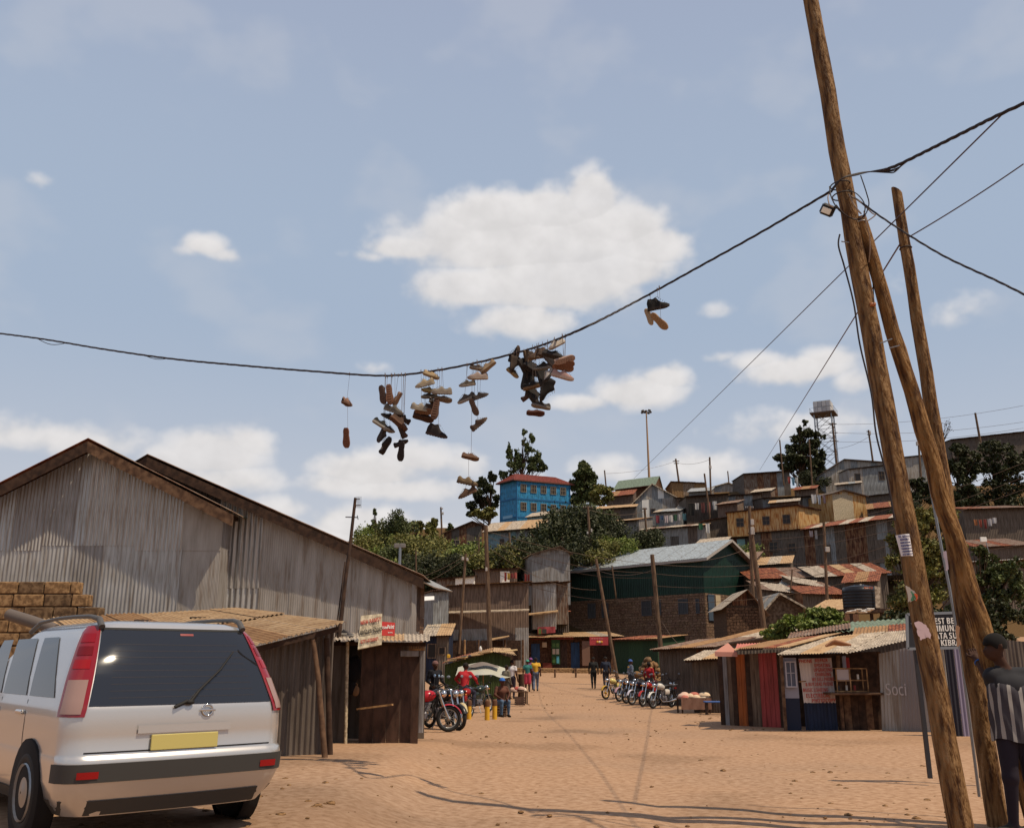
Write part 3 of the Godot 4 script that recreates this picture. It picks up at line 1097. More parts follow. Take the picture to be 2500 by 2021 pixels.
# ------------------------------------------------------------------ low block wall, lean-to, shoe stall on the left
func left_side() -> void:
	# block wall
	var d := 20.5
	var y0 := 0.2
	var t := thing("block_wall", "low wall of tan rough stone blocks at the left before the tin hall", "wall", Vector3(P(130, 1500, d).x, y0, -d))
	var off := -t.position
	var mm := [M.block_tan, M.block_tan_dark, M.block_tan]
	var cols := [[-60, 250, 1420], [250, 290, 1420]]
	var ytop: float = P(120, 1420, d).y
	var xl: float = P(-60, 1420, d).x
	var xr: float = P(197, 1420, d).x
	var hh := 0.27
	var row := 0
	var y := ytop - hh
	while y > -0.1:
		var x := xl - 0.3 * (row % 2)
		var lim: float = xr if row < 1 else (P(252, 1470, d).x if row >= 2 else P(222, 1450, d).x)
		while x < lim:
			var w := minf(rand(0.5, 0.66), lim - x)
			if w > 0.08:
				var mb := MB.new()
				mb.box(Vector3(x + w / 2, y + hh / 2, -d + rand(-0.02, 0.02)) + off, Vector3(w - 0.022, hh - 0.022, 0.3), 0.015)
				part(t, "block", mb, mm[rng.randi() % 3])
			x += w
		y -= hh
		row += 1
	var mo := MB.new()
	mo.box(Vector3((xl + xr) / 2, ytop / 2 - 0.05, -d) + off, Vector3(xr - xl - 0.1, ytop - 0.1, 0.22))
	part(t, "mortar", mo, M.mortar)
	# brown roofed lean-to
	var a := P(250, 1668, 13.2)
	var b := P(842, 1522, 14.6)
	var c := P(572, 1490, 20.0)
	var e := P(60, 1516, 19.4)
	var s := thing("lean_to", "lean-to with dusty brown corrugated roof and dark ribbed wall behind the car", "shed", Vector3(-5, 0.2, -15))
	off = -s.position
	var kk := 8
	for r in 2:
		for i in kk:
			var u0 := float(i) / kk
			var u1 := (i + 1.06) / kk
			var v0 := 0.0 if r == 0 else 0.47
			var v1 := 0.52 if r == 0 else 1.0
			var z := Vector3.UP * (0.02 * r + 0.012 * (i % 2) + rand(0, 0.02))
			var f := func(u: float, v: float) -> Vector3:
				return a.lerp(b, u).lerp(e.lerp(c, u), v) + off + z
			part(s, "roof_sheet", corr_sheet(f.call(u0, v0 - (0.02 if r == 0 else 0.0) * rng.randf()), f.call(u1, v0), f.call(u1, v1), f.call(u0, v1), 0.085, 0.014), [M.tan_roof, M.tan_roof_dark, M.tan_roof][rng.randi() % 3])
	# wall below its eave
	var wl := a + Vector3(0, -0.05, -0.4)
	var wr := a.lerp(b, 0.925) + Vector3(0, -0.05, -0.4)
	var w0 := Vector3(wl.x, 0.1, wl.z)
	var w1 := Vector3(wr.x, 0.1, wr.z)
	sheets(s, "wall_sheet", w0 + off, w1 + off, wr + off, wl + off, [M.galv_dark, M.galv_brown, M.galv_dark], 0.8, 0.085, 0.014)
	var side := P(800, 1556, 21.0)
	part(s, "wall", corr_sheet(w1 + off, Vector3(side.x, 0.1, side.z) + off, Vector3(side.x, wr.y + 0.1, side.z) + off, wr + off, 0.085, 0.014), M.galv_dark)
	var po := MB.new()
	po.tube(PackedVector3Array([P(764, 1562, 14.4) + off, P(776, 1650, 14.35) + off, P(796, 1890, 14.2) + off]), [0.035, 0.04, 0.045], 7)
	part(s, "prop", po, M.timber)
	var po2 := MB.new()
	po2.bar(P(797, 1558, 14.75) + off, P(806, 1870, 14.75) + off, 0.045, 7)
	part(s, "corner_post", po2, M.timber_dark)
	var be := MB.new()
	be.plank(wl + off + Vector3(0, 0, 0.3), wr + off + Vector3(0.12, 0.03, 0.3), 0.05, 0.08, Vector3.UP)
	part(s, "rafter", be, M.timber_dark)
	for q in [[410, 1520, 0.35, "2c2320"], [500, 1509, 0.5, "1d1a18"], [548, 1519, 0.22, "b33a30"], [350, 1515, 0.3, "4a3a30"]]:
		var rb := MB.new()
		var u: float = 0.45 if q[0] < 450 else 0.7
		var at := P(q[0], q[1], 18.2 if q[0] < 520 else 17.2)
		rb.x = Transform3D(Basis(Vector3.UP, rand(-0.3, 0.3)), at)
		rb.box(Vector3.ZERO, Vector3(q[2], 0.035, 0.3), 0.01)
		solo("roof_weight", {410: "dark board scrap lying on the left part of the brown lean-to roof", 500: "black flat scrap lying near the top of the brown lean-to roof", 548: "small red scrap lying near the top of the brown lean-to roof", 350: "brown board lying farthest left on the brown lean-to roof"}[q[0]], "scrap", rb, paint(q[3], 0.9))
	# a rolled dark sheet at the left edge
	var ro := MB.new()
	ro.tube(PackedVector3Array([P(20, 1500, 12.4), P(75, 1517, 12.3), P(136, 1537, 12.2)]), [0.075, 0.075, 0.07], 10)
	solo("rolled_sheet", "dark rolled sheet sticking in at the left above the car", "roll", ro, paint("5d534d", 0.7))
	# leaning pole with aerial
	d = 18.8
	var top := P(867, 1216, d)
	var foot := P(826, 1560, 18.4)
	var fdir := (foot - top).normalized()
	foot += fdir * 1.9
	var p := thing("leaning_pole", "thin dark leaning pole with aerial beside the brown lean-to", "pole", foot)
	part(p, "pole", pole_mesh(Vector3.ZERO, top - foot, 0.055, 0.03, 7, 0.03, 10, 4), M.timber_dark)
	var th := MB.new()
	th.bar(P(842, 1372, d + 0.05) - foot, P(818, 1560, 18.3) - foot, 0.016, 5)
	part(p, "stay", th, M.timber_dark)
	var an := MB.new()
	for q in [[865, 1218, 878, 1218], [865, 1234, 880, 1233], [843, 1262, 872, 1263], [866, 1214, 867, 1232], [872, 1258, 874, 1268]]:
		an.bar(P(q[0], q[1], d) - foot, P(q[2], q[3], d) - foot, 0.012, 4)
	for q in 5:
		an.bar(P(869 + q * 3, 1212, d) - foot, P(869 + q * 3, 1240, d) - foot, 0.005, 4)
	part(p, "aerial", an, M.steel)
	var wi := MB.new()
	wi.tube(PackedVector3Array([P(864, 1262, d) - foot, P(856, 1285, d) - foot, P(856, 1310, d) - foot, P(861, 1330, d) - foot]), 0.007, 4)
	part(p, "wire", wi, M.cable)
	shoe_stall()

func shoe_stall() -> void:
	var d := 18.0
	var base := H(P(900, 1700, d).x, d)
	var t := thing("shoe_stall", "brown sheet metal shoe stall with tan roof edge below the painted signs", "stall", Vector3(P(910, 1700, d).x, base, -d))
	var off := -t.position
	var q := func(px: float, py: float, dd := 18.0) -> Vector3:
		return P(px, py, dd) + off
	var fl := func(px: float, dd := 18.0) -> Vector3:
		var v: Vector3 = P(px, 1700, dd) + off
		v.y = 0.0
		return v
	var panel := func(called: String, x0: float, x1: float, y: float, m: Material, dd := 18.0, th := 0.02) -> void:
		var mb := MB.new()
		var a: Vector3 = fl.call(x0, dd)
		var b: Vector3 = fl.call(x1, dd)
		var h: float = (q.call(x0, y, dd) as Vector3).y
		plate(mb, a, b, b + Vector3.UP * h, a + Vector3.UP * h, th)
		part(t, called, mb, m)
	panel.call("side_panel", 800, 846, 1574, M.galv_dark)
	panel.call("door_panel", 879, 912, 1568, M.brown_metal, 18.02)
	panel.call("door_panel", 913, 944, 1568, M.brown_metal, 18.0)
	panel.call("door_panel", 945, 976, 1568, M.brown_metal, 18.03)
	panel.call("wall_panel", 977, 1022, 1600, M.brown_metal, 18.1)
	panel.call("back_panel", 800, 1037, 1568, M.weathered_tin, 19.2)  # dark backing, added to close bright gaps between the door panels
	# pale frame round the last panel
	for b in [[977, 1022, 1588, 1603], [1021, 1037, 1588, 1800]]:
		var mb := MB.new()
		var lo: Vector3 = q.call(b[0], minf(b[3], 1790), 17.95)
		var hi: Vector3 = q.call(b[1], b[2], 17.95)
		lo.y = maxf(lo.y, 0.0)
		mb.box((lo + hi) * 0.5, Vector3(hi.x - lo.x, hi.y - lo.y, 0.06), 0.01)
		part(t, "frame", mb, M.grey_paint)
	var po := MB.new()
	po.bar(q.call(848, 1566, 17.75), fl.call(848, 17.75), 0.032, 7)
	part(t, "post", po, M.cream_paint)
	sheets(t, "roof_sheet", q.call(797, 1563, 17.4), q.call(1049, 1566, 17.4), q.call(1049, 1549, 20.2), q.call(797, 1546, 20.2), [M.pale_roof, M.tan_roof], 0.5, 0.085, 0.014, 0.06)
	var be := MB.new()
	be.plank(q.call(800, 1571, 17.85), q.call(1040, 1573, 17.85), 0.05, 0.07, Vector3.UP)
	part(t, "beam", be, M.timber_dark)
	var bo := MB.new()
	bo.plank(q.call(872, 1731, 17.7), q.call(958, 1720, 17.6), 0.1, 0.03, Vector3.UP)
	part(t, "ledge", bo, M.timber_pale)
	var vent := MB.new()
	for i in 9:
		var u := i / 8.0
		vent.bar((q.call(1000, 1573, 17.9) as Vector3).lerp(q.call(1034, 1574, 17.9), u), (q.call(1000, 1584, 17.9) as Vector3).lerp(q.call(1034, 1585, 17.9), u), 0.009, 4)
	vent.plank(q.call(977, 1575, 17.9), q.call(1036, 1572, 17.9), 0.03, 0.02, Vector3.BACK)
	vent.plank(q.call(998, 1586, 17.9), q.call(1036, 1586, 17.9), 0.03, 0.02, Vector3.BACK)
	part(t, "vent_grille", vent, M.timber_pale)
	# goods hanging in the opening
	for g in [[856, 1588, 0.20, "black bag hanging at the top of the stall opening", "171417"], [862, 1632, 0.26, "dark rucksack hanging in the stall opening", "14121a"], [856, 1676, 0.15, "black shoe bag hanging low in the stall opening", "1d181a"], [868, 1686, 0.10, "tan bundle hanging low in the stall opening", "a47d5c"]]:
		var mb := MB.new()
		var c := P(g[0], g[1], 18.3)
		mb.ball(Vector3.ZERO, Vector3(g[2] * 0.7, g[2], g[2] * 0.5), 8, 10)
		mb.torus(Vector3(0, g[2] * 1.05, 0), Vector3.BACK, g[2] * 0.25, 0.012, 12, 5)
		solo("bag", g[3], "bag", mb, paint(g[4], 0.85), "goods in the shoe stall", Transform3D(Basis(), c))
	# painted sign, leaning
	var sa := P(873, 1585, 17.2)
	var sb := P(931, 1573, 17.2)
	var sc := P(932, 1498, 17.6)
	var se := P(881, 1503, 17.6)
	var s := thing("painted_sign", "cream board with red and black hand lettering on the stall roof", "sign", (sa + sb) * 0.5)
	var so := -s.position
	var mb := MB.new()
	plate(mb, sa + so, sb + so, sc + so, se + so, 0.02)
	part(s, "board", mb, M.cream_paint)
	var xd := (sb - sa).normalized()
	var yd := ((se - sa) + (sc - sb)).normalized()
	var nd := xd.cross(yd).normalized()
	yd = nd.cross(xd)
	for l in [["NEW RAMSY", 0.77, 0.085, M.letter_red, 0.56], ["Leather Shoes", 0.47, 0.105, M.letter_black, 0.44], ["0711-0750901", 0.17, 0.075, M.letter_red, 0.5]]:
		var c := (sa.lerp(se, l[1]) + sb.lerp(sc, l[1])) * 0.5 + so + nd * 0.03
		text(s, l[0], l[2], l[3], Transform3D(Basis(xd, yd, nd), c), "Droid Serif" if l[1] < 0.6 and l[1] > 0.3 else "Droid Sans", true, l[4])
	var ra := P(930, 1551, 18.6)
	var rb := P(963, 1552, 18.6)
	var rc := P(964, 1520, 18.7)
	var re := P(931, 1517, 18.7)
	ra.x = re.x
	var r := thing("red_sign", "small red board with white lettering behind the cream sign", "sign", (ra + rb) * 0.5)
	so = -r.position
	mb = MB.new()
	plate(mb, ra + so, rb + so, rc + so, re + so, 0.02)
	part(r, "board", mb, M.red_paint)
	xd = (rb - ra).normalized()
	nd = xd.cross((re - ra).normalized()).normalized()
	yd = nd.cross(xd)
	text(r, "EESBW", 0.05, M.letter_white, Transform3D(Basis(xd, yd, nd), ra.lerp(re, 0.55) + so + xd * 0.068 + nd * 0.006), "Droid Sans", true, 0.55)
	text(r, "Paint", 0.08, M.letter_white, Transform3D(Basis(xd, yd, nd), ra.lerp(re, 0.62) + so + xd * 0.19 + nd * 0.006), "Droid Sans", true, 0.5)
	text(r, "quality", 0.022, M.letter_white, Transform3D(Basis(xd, yd, nd), ra.lerp(re, 0.22) + so + xd * 0.19 + nd * 0.006), "Droid Sans", true, 0.9)
	# shoes on the stall roof
	for g in [[838, 1541, 0.3, "2e2b2e"], [849, 1546, -0.25, "6b6666"], [830, 1544, 1.2, "4a4648"]]:
		var sh := shoe_thing({838: "black and white sneaker on the stall roof, middle of three", 849: "grey sneaker on the stall roof, right of three", 830: "dark grey sneaker on the stall roof, left of three"}[g[0]], P(g[0], g[1], 18.6) + Vector3(0, -0.06, 0), Basis(Vector3.UP, g[2]), 0.9, "low", g[3], "c9c2b8", 0.0, "shoes on the stall roof")

# front wall from pixels: left x, eave y, depth; right x, eave y, depth; foot y
func hut(called: String, label: String, xl: float, yl: float, dl: float, xr: float, yr: float, dr: float, foot: float, deep: float, roof: Array, wm: Array, rm: Array, o := {}) -> Node3D:
	var a := P(xl, yl, dl)
	var b := P(xr, yr, dr)
	var base: float = minf(P(xl, foot, dl).y, P(xr, foot, dr).y) - 1.2
	o.lift = 1.2
	return shack(called, label, a, b, base, deep, roof, wm, rm, o)

func laundry(label: String, x0: float, y0: float, x1: float, y1: float, d: float, cols: Array, size := 0.8) -> void:
	var a := P(x0, y0, d)
	var b := P(x1, y1, d)
	var t := thing("washing_line", label, "laundry", a, 0.0, "washing hung out")
	var mb := MB.new()
	mb.tube(cable_pts(Vector3.ZERO, b - a, 0.1, 6), 0.012, 4)
	part(t, "line", mb, M.wire)
	for i in cols.size():
		var f := (i + 0.5) / cols.size()
		var w := (b - a).length() / cols.size() * rand(0.55, 0.95)
		var h := size * rand(0.6, 1.15)
		var o := (b - a) * f - Vector3.UP * 0.1 * 4 * f * (1 - f)
		var g := []
		for r in 4:
			var row := []
			for s in 5:
				var u := s / 4.0 - 0.5
				row.append(o + Vector3(u * w * (1.0 - 0.1 * r * rng.randf()), -h * r / 3.0, 0.08 * sin(s * 2.1 + i) * (0.3 + r * 0.3)))
			g.append(row)
		var cb := MB.new()
		cb.sheet(g)
		var gc := Color(cols[i]).darkened(0.2)
		part(t, "garment", cb, paint(gc.lerp(Color(gc.v, gc.v, gc.v), 0.2).to_html(false), 0.9))

func blue_block() -> void:
	var a := P(1262, 1172, 130)
	var b := P(1391, 1181, 133.5)
	var l := P(1222, 1181, 133)
	b.y = a.y
	l.y = a.y
	var c := b + l - a
	var base := P(1262, 1300, 130).y
	var t := thing("container_block", "bright blue block of stacked containers with red hipped roof on the hill", "building", Vector3(a.x, base, a.z))
	var off := -t.position
	a += off; b += off; c += off; l += off
	var h := a.y
	var fh := 2.6
	var levels := []
	var y := h
	while y > 0.2:
		levels.append([maxf(0.0, y - fh), y])
		y -= fh
	var flat := func(v: Vector3, yy: float) -> Vector3:
		return Vector3(v.x, yy, v.z)
	for lv in levels:
		for e in [[a, b], [l, a], [c, l], [b, c]]:
			var w: float = (e[0] as Vector3).distance_to(e[1])
			var k := 3 if e[0] == a else 2
			for i in k:
				var p: Vector3 = e[0].lerp(e[1], float(i) / k)
				var q: Vector3 = e[0].lerp(e[1], (i + 1.0) / k)
				part(t, "wall_panel", corr_sheet(flat.call(p, lv[0] + 0.07), flat.call(q, lv[0] + 0.07), flat.call(q, lv[1] - 0.07), flat.call(p, lv[1] - 0.07), 0.28, 0.02), M.blue_box)
		var rb := MB.new()
		for e in [[a, b], [l, a]]:
			for yy in [lv[0] + 0.05, lv[1] - 0.05]:
				rb.plank(flat.call(e[0], yy), flat.call(e[1], yy), 0.12, 0.14, Vector3.UP)
		for v in [a, b, l]:
			rb.bar(flat.call(v, lv[0]), flat.call(v, lv[1]), 0.1, 5)
		part(t, "frame_rail", rb, paint("1f5f8c", 0.6))
	var xd := (b - a).normalized()
	for lv in levels.slice(0, 2):
		for i in 5:
			window(t, a.lerp(b, 0.07 + 0.187 * i) + Vector3.UP * (lv[0] + 0.95 - h) + xd.cross(Vector3.UP) * 0.05, xd, 0.82, 1.15, paint("857866", 0.7), M.window_dark, 2, 0.07)
	# white panels low on the end wall
	var ld := (a - l).normalized()
	for i in 2:
		var mb := MB.new()
		mb.x = Transform3D(Basis(ld, Vector3.UP, ld.cross(Vector3.UP)), l + ld * (0.45) + Vector3.UP * (-h + levels[1][0] - 0.1 + (0.0 if i == 0 else -1.2)))
		mb.box(Vector3(1.3, 0.3, 0.05), Vector3(2.2, 0.4, 0.03))
		part(t, "panel", mb, paint("7fa9c2", 0.7))
	# hipped roof
	var mid := (a + b + c + l) * 0.25
	var o := 0.7
	var ring := []
	for v in [l, a, b, c]:
		ring.append(v + Vector3(v.x - mid.x, 0, v.z - mid.z).normalized() * o + Vector3.UP * 0.05)
	var up := Vector3.UP * 1.25
	var r1: Vector3 = (ring[0] + ring[1]) * 0.5 + xd * 1.6 + up
	var r2: Vector3 = (ring[2] + ring[3]) * 0.5 - xd * 1.6 + up
	sheets(t, "roof_sheet", ring[1], ring[2], r2, r1, [M.red_roof], 1.4, 0.25, 0.02)
	sheets(t, "roof_sheet", ring[3], ring[0], r1, r2, [M.red_roof], 1.4, 0.25, 0.02)
	part(t, "roof_end", corr_sheet(ring[0], ring[1], r1.lerp(r2, 0.001), r1, 0.25, 0.02), M.red_roof)
	part(t, "roof_end", corr_sheet(ring[2], ring[3], r2.lerp(r1, 0.001), r2, 0.25, 0.02), M.red_roof)
	var fb := MB.new()
	for i in 4:
		fb.plank(ring[i] + Vector3.DOWN * 0.08, ring[(i + 1) % 4] + Vector3.DOWN * 0.08, 0.05, 0.16, Vector3.UP)
	part(t, "fascia", fb, paint("6b3a2c", 0.7))

func green_house() -> void:
	# long side faces left-front, gable end faces right-front
	var a := P(1387, 1392, 90.0)         # far left eave
	var b := P(1716, 1357, 78.0)         # near corner eave
	var c := P(1828, 1367, 84.0)         # right corner eave
	b.y = a.y
	c.y = a.y
	var e := a + c - b
	var base := P(1716, 1630, 78.0).y
	var t := thing("green_house", "long house with dark green ribbed upper storey on grey stone block walls", "house", Vector3(b.x, base, b.z))
	var off := -t.position
	a += off; b += off; c += off; e += off
	var mid := P(1716, 1447, 78.0).y - base
	var flat := func(v: Vector3, yy: float) -> Vector3:
		return Vector3(v.x, yy, v.z)
	var up := a.y
	sheets(t, "wall_sheet", flat.call(a, mid), flat.call(b, mid), b, a, [M.green_wall], 1.0, 0.22, 0.035)
	sheets(t, "wall_sheet", flat.call(b, mid), flat.call(c, mid), c, b, [M.green_wall], 1.0, 0.22, 0.035)
	part(t, "wall", corr_sheet(flat.call(c, 0), flat.call(e, 0), e, c, 0.2, 0.02), M.green_wall)
	part(t, "wall", corr_sheet(flat.call(e, 0), flat.call(a, 0), a, e, 0.2, 0.02), M.green_wall)
	var pk := (b + c) * 0.5 + Vector3.UP * (P(1762, 1318, 80.5).y - base - up)
	var pl := (a + e) * 0.5 + Vector3.UP * (pk.y - up)
	sheets(t, "gable_sheet", b, (b + c) * 0.5, pk, b + Vector3.UP * 0.001, [M.green_wall], 1.0, 0.2, 0.02)
	sheets(t, "gable_sheet", (b + c) * 0.5, c, c + Vector3.UP * 0.001, pk, [M.green_wall], 1.0, 0.2, 0.02)
	var ld := (b - a).normalized()
	var cd := (c - b).normalized()
	var lf := Vector3.UP * 0.06
	var s1 := (b - pk).normalized() * 0.55
	var s2 := (c - pk).normalized() * 0.55
	var ov := ld * 0.7
	sheets(t, "roof_sheet", a + s1 - ov + lf, b + s1 + ov + lf, pk + ov + lf, pl - ov * 0.4 + lf, [M.teal_roof], 1.0, 0.2, 0.016)
	sheets(t, "roof_sheet", c + s2 + ov + lf, e + s2 - ov + lf, pl - ov * 0.4 + lf, pk + ov + lf, [M.teal_roof], 1.0, 0.2, 0.016)
	var fb := MB.new()
	fb.plank(a + s1 - ov + Vector3.DOWN * 0.06, b + s1 + ov + Vector3.DOWN * 0.06, 0.05, 0.2, Vector3.UP)
	fb.plank(b + s1 + ov + Vector3.DOWN * 0.06, pk + ov + Vector3.DOWN * 0.06, 0.05, 0.2, Vector3.UP)
	fb.plank(c + s2 + ov + Vector3.DOWN * 0.06, pk + ov + Vector3.DOWN * 0.06, 0.05, 0.2, Vector3.UP)
	part(t, "fascia", fb, paint("9a928c", 0.7))
	var gut := MB.new()
	gut.bar(a + s1 * 0.4 - ld * 0.2 + Vector3.DOWN * 0.4, flat.call(a - ld * 0.2 + s1 * 0.4, 0.0), 0.06, 6)
	gut.box(a + s1 * 0.4 - ld * 0.2 + Vector3.DOWN * 0.45, Vector3(0.3, 0.45, 0.3), 0.03)
	part(t, "downpipe", gut, M.steel)
	# stone blocks of the lower storey: too small to pick apart, one part of real blocks
	var blk := MB.new()
	blk.tinted = true
	for side in [[a, b], [b, c]]:
		var p: Vector3 = flat.call(side[0], 0)
		var q: Vector3 = flat.call(side[1], 0)
		var dir := (q - p).normalized()
		var len := p.distance_to(q)
		var rows := int(mid / 0.22)
		var rh := mid / rows
		for r in rows:
			var x := -0.22 * (r % 2)
			while x < len:
				var w := rand(0.38, 0.5)
				var x0 := maxf(x, 0.0)
				var x1 := minf(x + w, len)
				var k := rand(0.72, 1.12)
				blk.col = Color(k, k * rand(0.93, 1.0), k * rand(0.86, 0.98))
				blk.x = Transform3D(Basis(dir, Vector3.UP, dir.cross(Vector3.UP)), p)
				blk.box(Vector3((x0 + x1) / 2, (r + 0.5) * rh, rand(-0.09, -0.06)), Vector3(x1 - x0 - 0.025, rh - 0.025, 0.2))
				x += w
	var bm: StandardMaterial3D = M.block.duplicate()
	bm.vertex_color_use_as_albedo = true
	var bp := part(t, "block_courses", blk, bm)
	bp.set_meta("kind", "stuff")
	var core := MB.new()
	plate(core, flat.call(a, 0) - ld.cross(Vector3.UP) * 0.07, flat.call(b, 0) - ld.cross(Vector3.UP) * 0.07, flat.call(b, mid) - ld.cross(Vector3.UP) * 0.07, flat.call(a, mid) - ld.cross(Vector3.UP) * 0.07, 0.05)
	plate(core, flat.call(b, 0) - cd.cross(Vector3.UP) * 0.07, flat.call(c, 0) - cd.cross(Vector3.UP) * 0.07, flat.call(c, mid) - cd.cross(Vector3.UP) * 0.07, flat.call(b, mid) - cd.cross(Vector3.UP) * 0.07, 0.05)
	part(t, "mortar", core, M.mortar)
	var wm := paint("34373c", 0.4)
	for w in [[0.165, 0.9, 1.35], [0.275, 0.75, 1.3], [0.575, 1.05, 1.35], [0.68, 0.45, 1.3], [0.83, 0.95, 1.25], [0.945, 0.3, 1.2]]:
		window(t, flat.call(a, mid - 1.65) + ld * (a.distance_to(b) * w[0]) + ld.cross(Vector3.UP) * 0.06, ld, w[1], w[2], paint("4a4a4e", 0.6), wm, 1)
	door(t, flat.call(b, mid - 2.25) + cd * 0.35 + cd.cross(Vector3.UP) * 0.06, cd, 1.0, 2.15, paint("465260", 0.5))
	var dr := MB.new()
	dr.x = Transform3D(Basis(cd, Vector3.UP, cd.cross(Vector3.UP)), flat.call(b, 0))
	dr.box(Vector3(2.0, mid - 1.2, 0.06), Vector3(0.8, 2.2, 0.1))
	part(t, "rendered_pier", dr, paint("b6a183", 0.9))

func street_front() -> void:
	# two storey tin building left of the tall grey one
	var g := "tin buildings along the far end of the street"
	hut("tin_building", "two storey brown and grey tin building with thin ledge between floors", 1096, 1432, 66, 1290, 1422, 67, 1600, 6.0, ["mono", -0.25], [M.galv_brown, M.galv_brown, M.rust_mid], [M.tan_roof], {"group": g, "cat": "building", "split": 0.50, "lower": [M.galv_old, M.galv_old, M.galv_brown], "sheet": 0.9, "eave": 0.5, "pitch": 0.12, "amp": 0.014})
	var t := thing("open_shop", "open dark shop front with timber posts under the two storey tin building", "shop", P(1190, 1602, 65.6) * Vector3(1, 0, 1) + Vector3(0, H(-2, 66), 0))
	var off := -t.position
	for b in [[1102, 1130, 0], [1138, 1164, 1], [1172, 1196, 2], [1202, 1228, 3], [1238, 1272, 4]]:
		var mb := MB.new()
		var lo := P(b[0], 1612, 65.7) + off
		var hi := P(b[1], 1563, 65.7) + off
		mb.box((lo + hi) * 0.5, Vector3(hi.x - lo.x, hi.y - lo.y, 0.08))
		part(t, "shade_panel", mb, M.timber_dark)  # dark panels stand for the shade inside the open bays
	for x in [1098, 1134, 1168, 1199, 1233, 1276]:
		var mb := MB.new()
		mb.bar(P(x, 1562, 65.4) + off, P(x, 1625, 65.4) + off, 0.09, 6)
		part(t, "post", mb, M.timber_pale if x == 1134 else M.timber)
	var ld := MB.new()
	plate(ld, P(1094, 1496, 65.0) + off, P(1292, 1489, 65.6) + off, P(1292, 1486, 66.4) + off, P(1094, 1492, 66.0) + off, 0.06)
	part(t, "ledge", ld, M.pale_roof)
	var ld2 := MB.new()
	plate(ld2, P(1200, 1562, 64.6) + off, P(1243, 1553, 64.6) + off, P(1243, 1551, 65.8) + off, P(1200, 1558, 65.8) + off, 0.05)
	part(t, "awning", ld2, M.tan_roof)
	# small grey piece at its left with pale sheets
	hut("tin_shed", "narrow grey tin shed left of the two storey building", 1058, 1444, 64, 1096, 1441, 64.5, 1640, 5.0, ["mono", -0.2], [M.galv_old, M.galv_blue], [M.rust_roof_grey], {"group": g})
	var ws := MB.new()
	plate(ws, P(1034, 1466, 62), P(1060, 1464, 62), P(1060, 1455, 63), P(1034, 1456, 63), 0.03)
	solo("white_sheet", "bright white sheet roof end beside the boarded annex", "sheet", ws, M.white_paint)
	hut("market_stall", "dark blue market stall under a sunlit tan roof", 1036, 1551, 60, 1096, 1549, 60, 1640, 4.0, ["mono", 0.75], [M.navy, M.weathered_tin, M.navy], [M.pale_roof, M.tan_roof], {"group": g, "cat": "stall", "eave": 0.6, "windows": [[0.15, 0.8, 0.5, 0.9, 0], [0.6, 1.0, 0.4, 0.5, 0]]})
	# roof-top pieces on the two storey building
	hut("roof_hut", "low reddish tin hut on the flat roof of the two storey building", 1066, 1413, 70, 1112, 1411, 70, 1436, 2.0, ["mono", 0.1], [M.rust_wall, M.rust_mid], [M.rust_roof_grey], {"group": g})
	hut("roof_hut", "white painted box hut with a black edge on the flat roof", 1112, 1410, 69.5, 1158, 1406, 69.5, 1433, 2.0, ["mono", 0.05], [M.white_paint], [M.weathered_tin], {"group": g, "eave": 0.2})
	hut("roof_hut", "brown tin hut with white door on the flat roof", 1160, 1392, 70.5, 1262, 1388, 70.5, 1428, 2.5, ["mono", 0.1], [M.rust_wall, M.galv_brown], [M.rust_roof], {"group": g, "doors": [[0.6, 0.7, 1.0, M.white_paint]]})
	laundry("red and yellow washing on the flat roof of the brown building", 1230, 1396, 1262, 1396, 69.0, ["a83228", "c79a2c", "8f2a2a", "b5433a"], 0.6)
	laundry("red garments by the grey tower of tin", 1280, 1398, 1294, 1400, 69.0, ["a02c26", "7d2420"], 0.7)
	# tall grey tin block
	hut("tin_tower", "tall grey tin block with pale roof standing before the dark bushes", 1299, 1354, 80, 1391, 1352, 80.5, 1440, 6.0, ["front", 0.6, 0.72], [M.galv_old, M.galv, M.galv_old], [M.pale_roof, M.tan_roof], {"group": g, "cat": "building", "pitch": 0.12, "eave": 0.5})
	hut("tin_room", "grey tin upper room over a dark recess below the tall tin block", 1300, 1424, 70.5, 1357, 1421, 70.5, 1495, 4.0, ["mono", 0.1], [M.galv, M.galv_dull], [M.tan_roof], {"group": g, "cat": "building", "pitch": 0.12, "eave": 0.55})
	hut("tin_room", "small brown tin room left of the green house downpipe", 1357, 1424, 71.0, 1386, 1420, 71.0, 1484, 4.0, ["mono", 0.1], [M.galv_brown, M.rust_mid], [M.tan_roof], {"group": g, "cat": "building", "pitch": 0.12, "eave": 0.5})
	hut("dark_recess", "brown tin wall standing in for the shaded void under the grey upper room", 1276, 1500, 73.5, 1388, 1494, 73.5, 1600, 1.0, ["mono", 0.1], [M.weathered_tin, M.galv_dark], [M.rust_roof], {"group": g, "cat": "building"})  # brown sheets fill what is only a shaded void
	var ld3 := MB.new()
	plate(ld3, P(1290, 1500, 69.4), P(1362, 1492, 69.6), P(1362, 1489, 70.6), P(1290, 1497, 70.4), 0.08)
	solo("ledge", "thin tan ledge below the grey upper tin room", "ledge", ld3, M.tan_roof)
	# the row of shops
	var A := P(1254, 1556, 69.5)
	var B := P(1510, 1552, 70.5)
	var by := H(3.0, 70.0) - 0.1
	var s := shack("shop_row", "long low brown row of shops with blue doors and posters", A, B, by, 4.0, ["mono", 0.35], [M.mud, M.brown_metal, M.mud], [M.pale_roof, M.tan_roof], {"group": g, "cat": "shop", "eave": 1.1, "pitch": 0.12, "amp": 0.012, "doors": [[0.165, 0.62, 1.9, M.blue_door], [0.54, 0.62, 2.0, M.blue_door], [0.01, 0.95, 1.75, M.brown_metal], [0.8, 0.95, 2.1, M.timber_dark]]})
	var so := -s.position
	var fz := 68.6
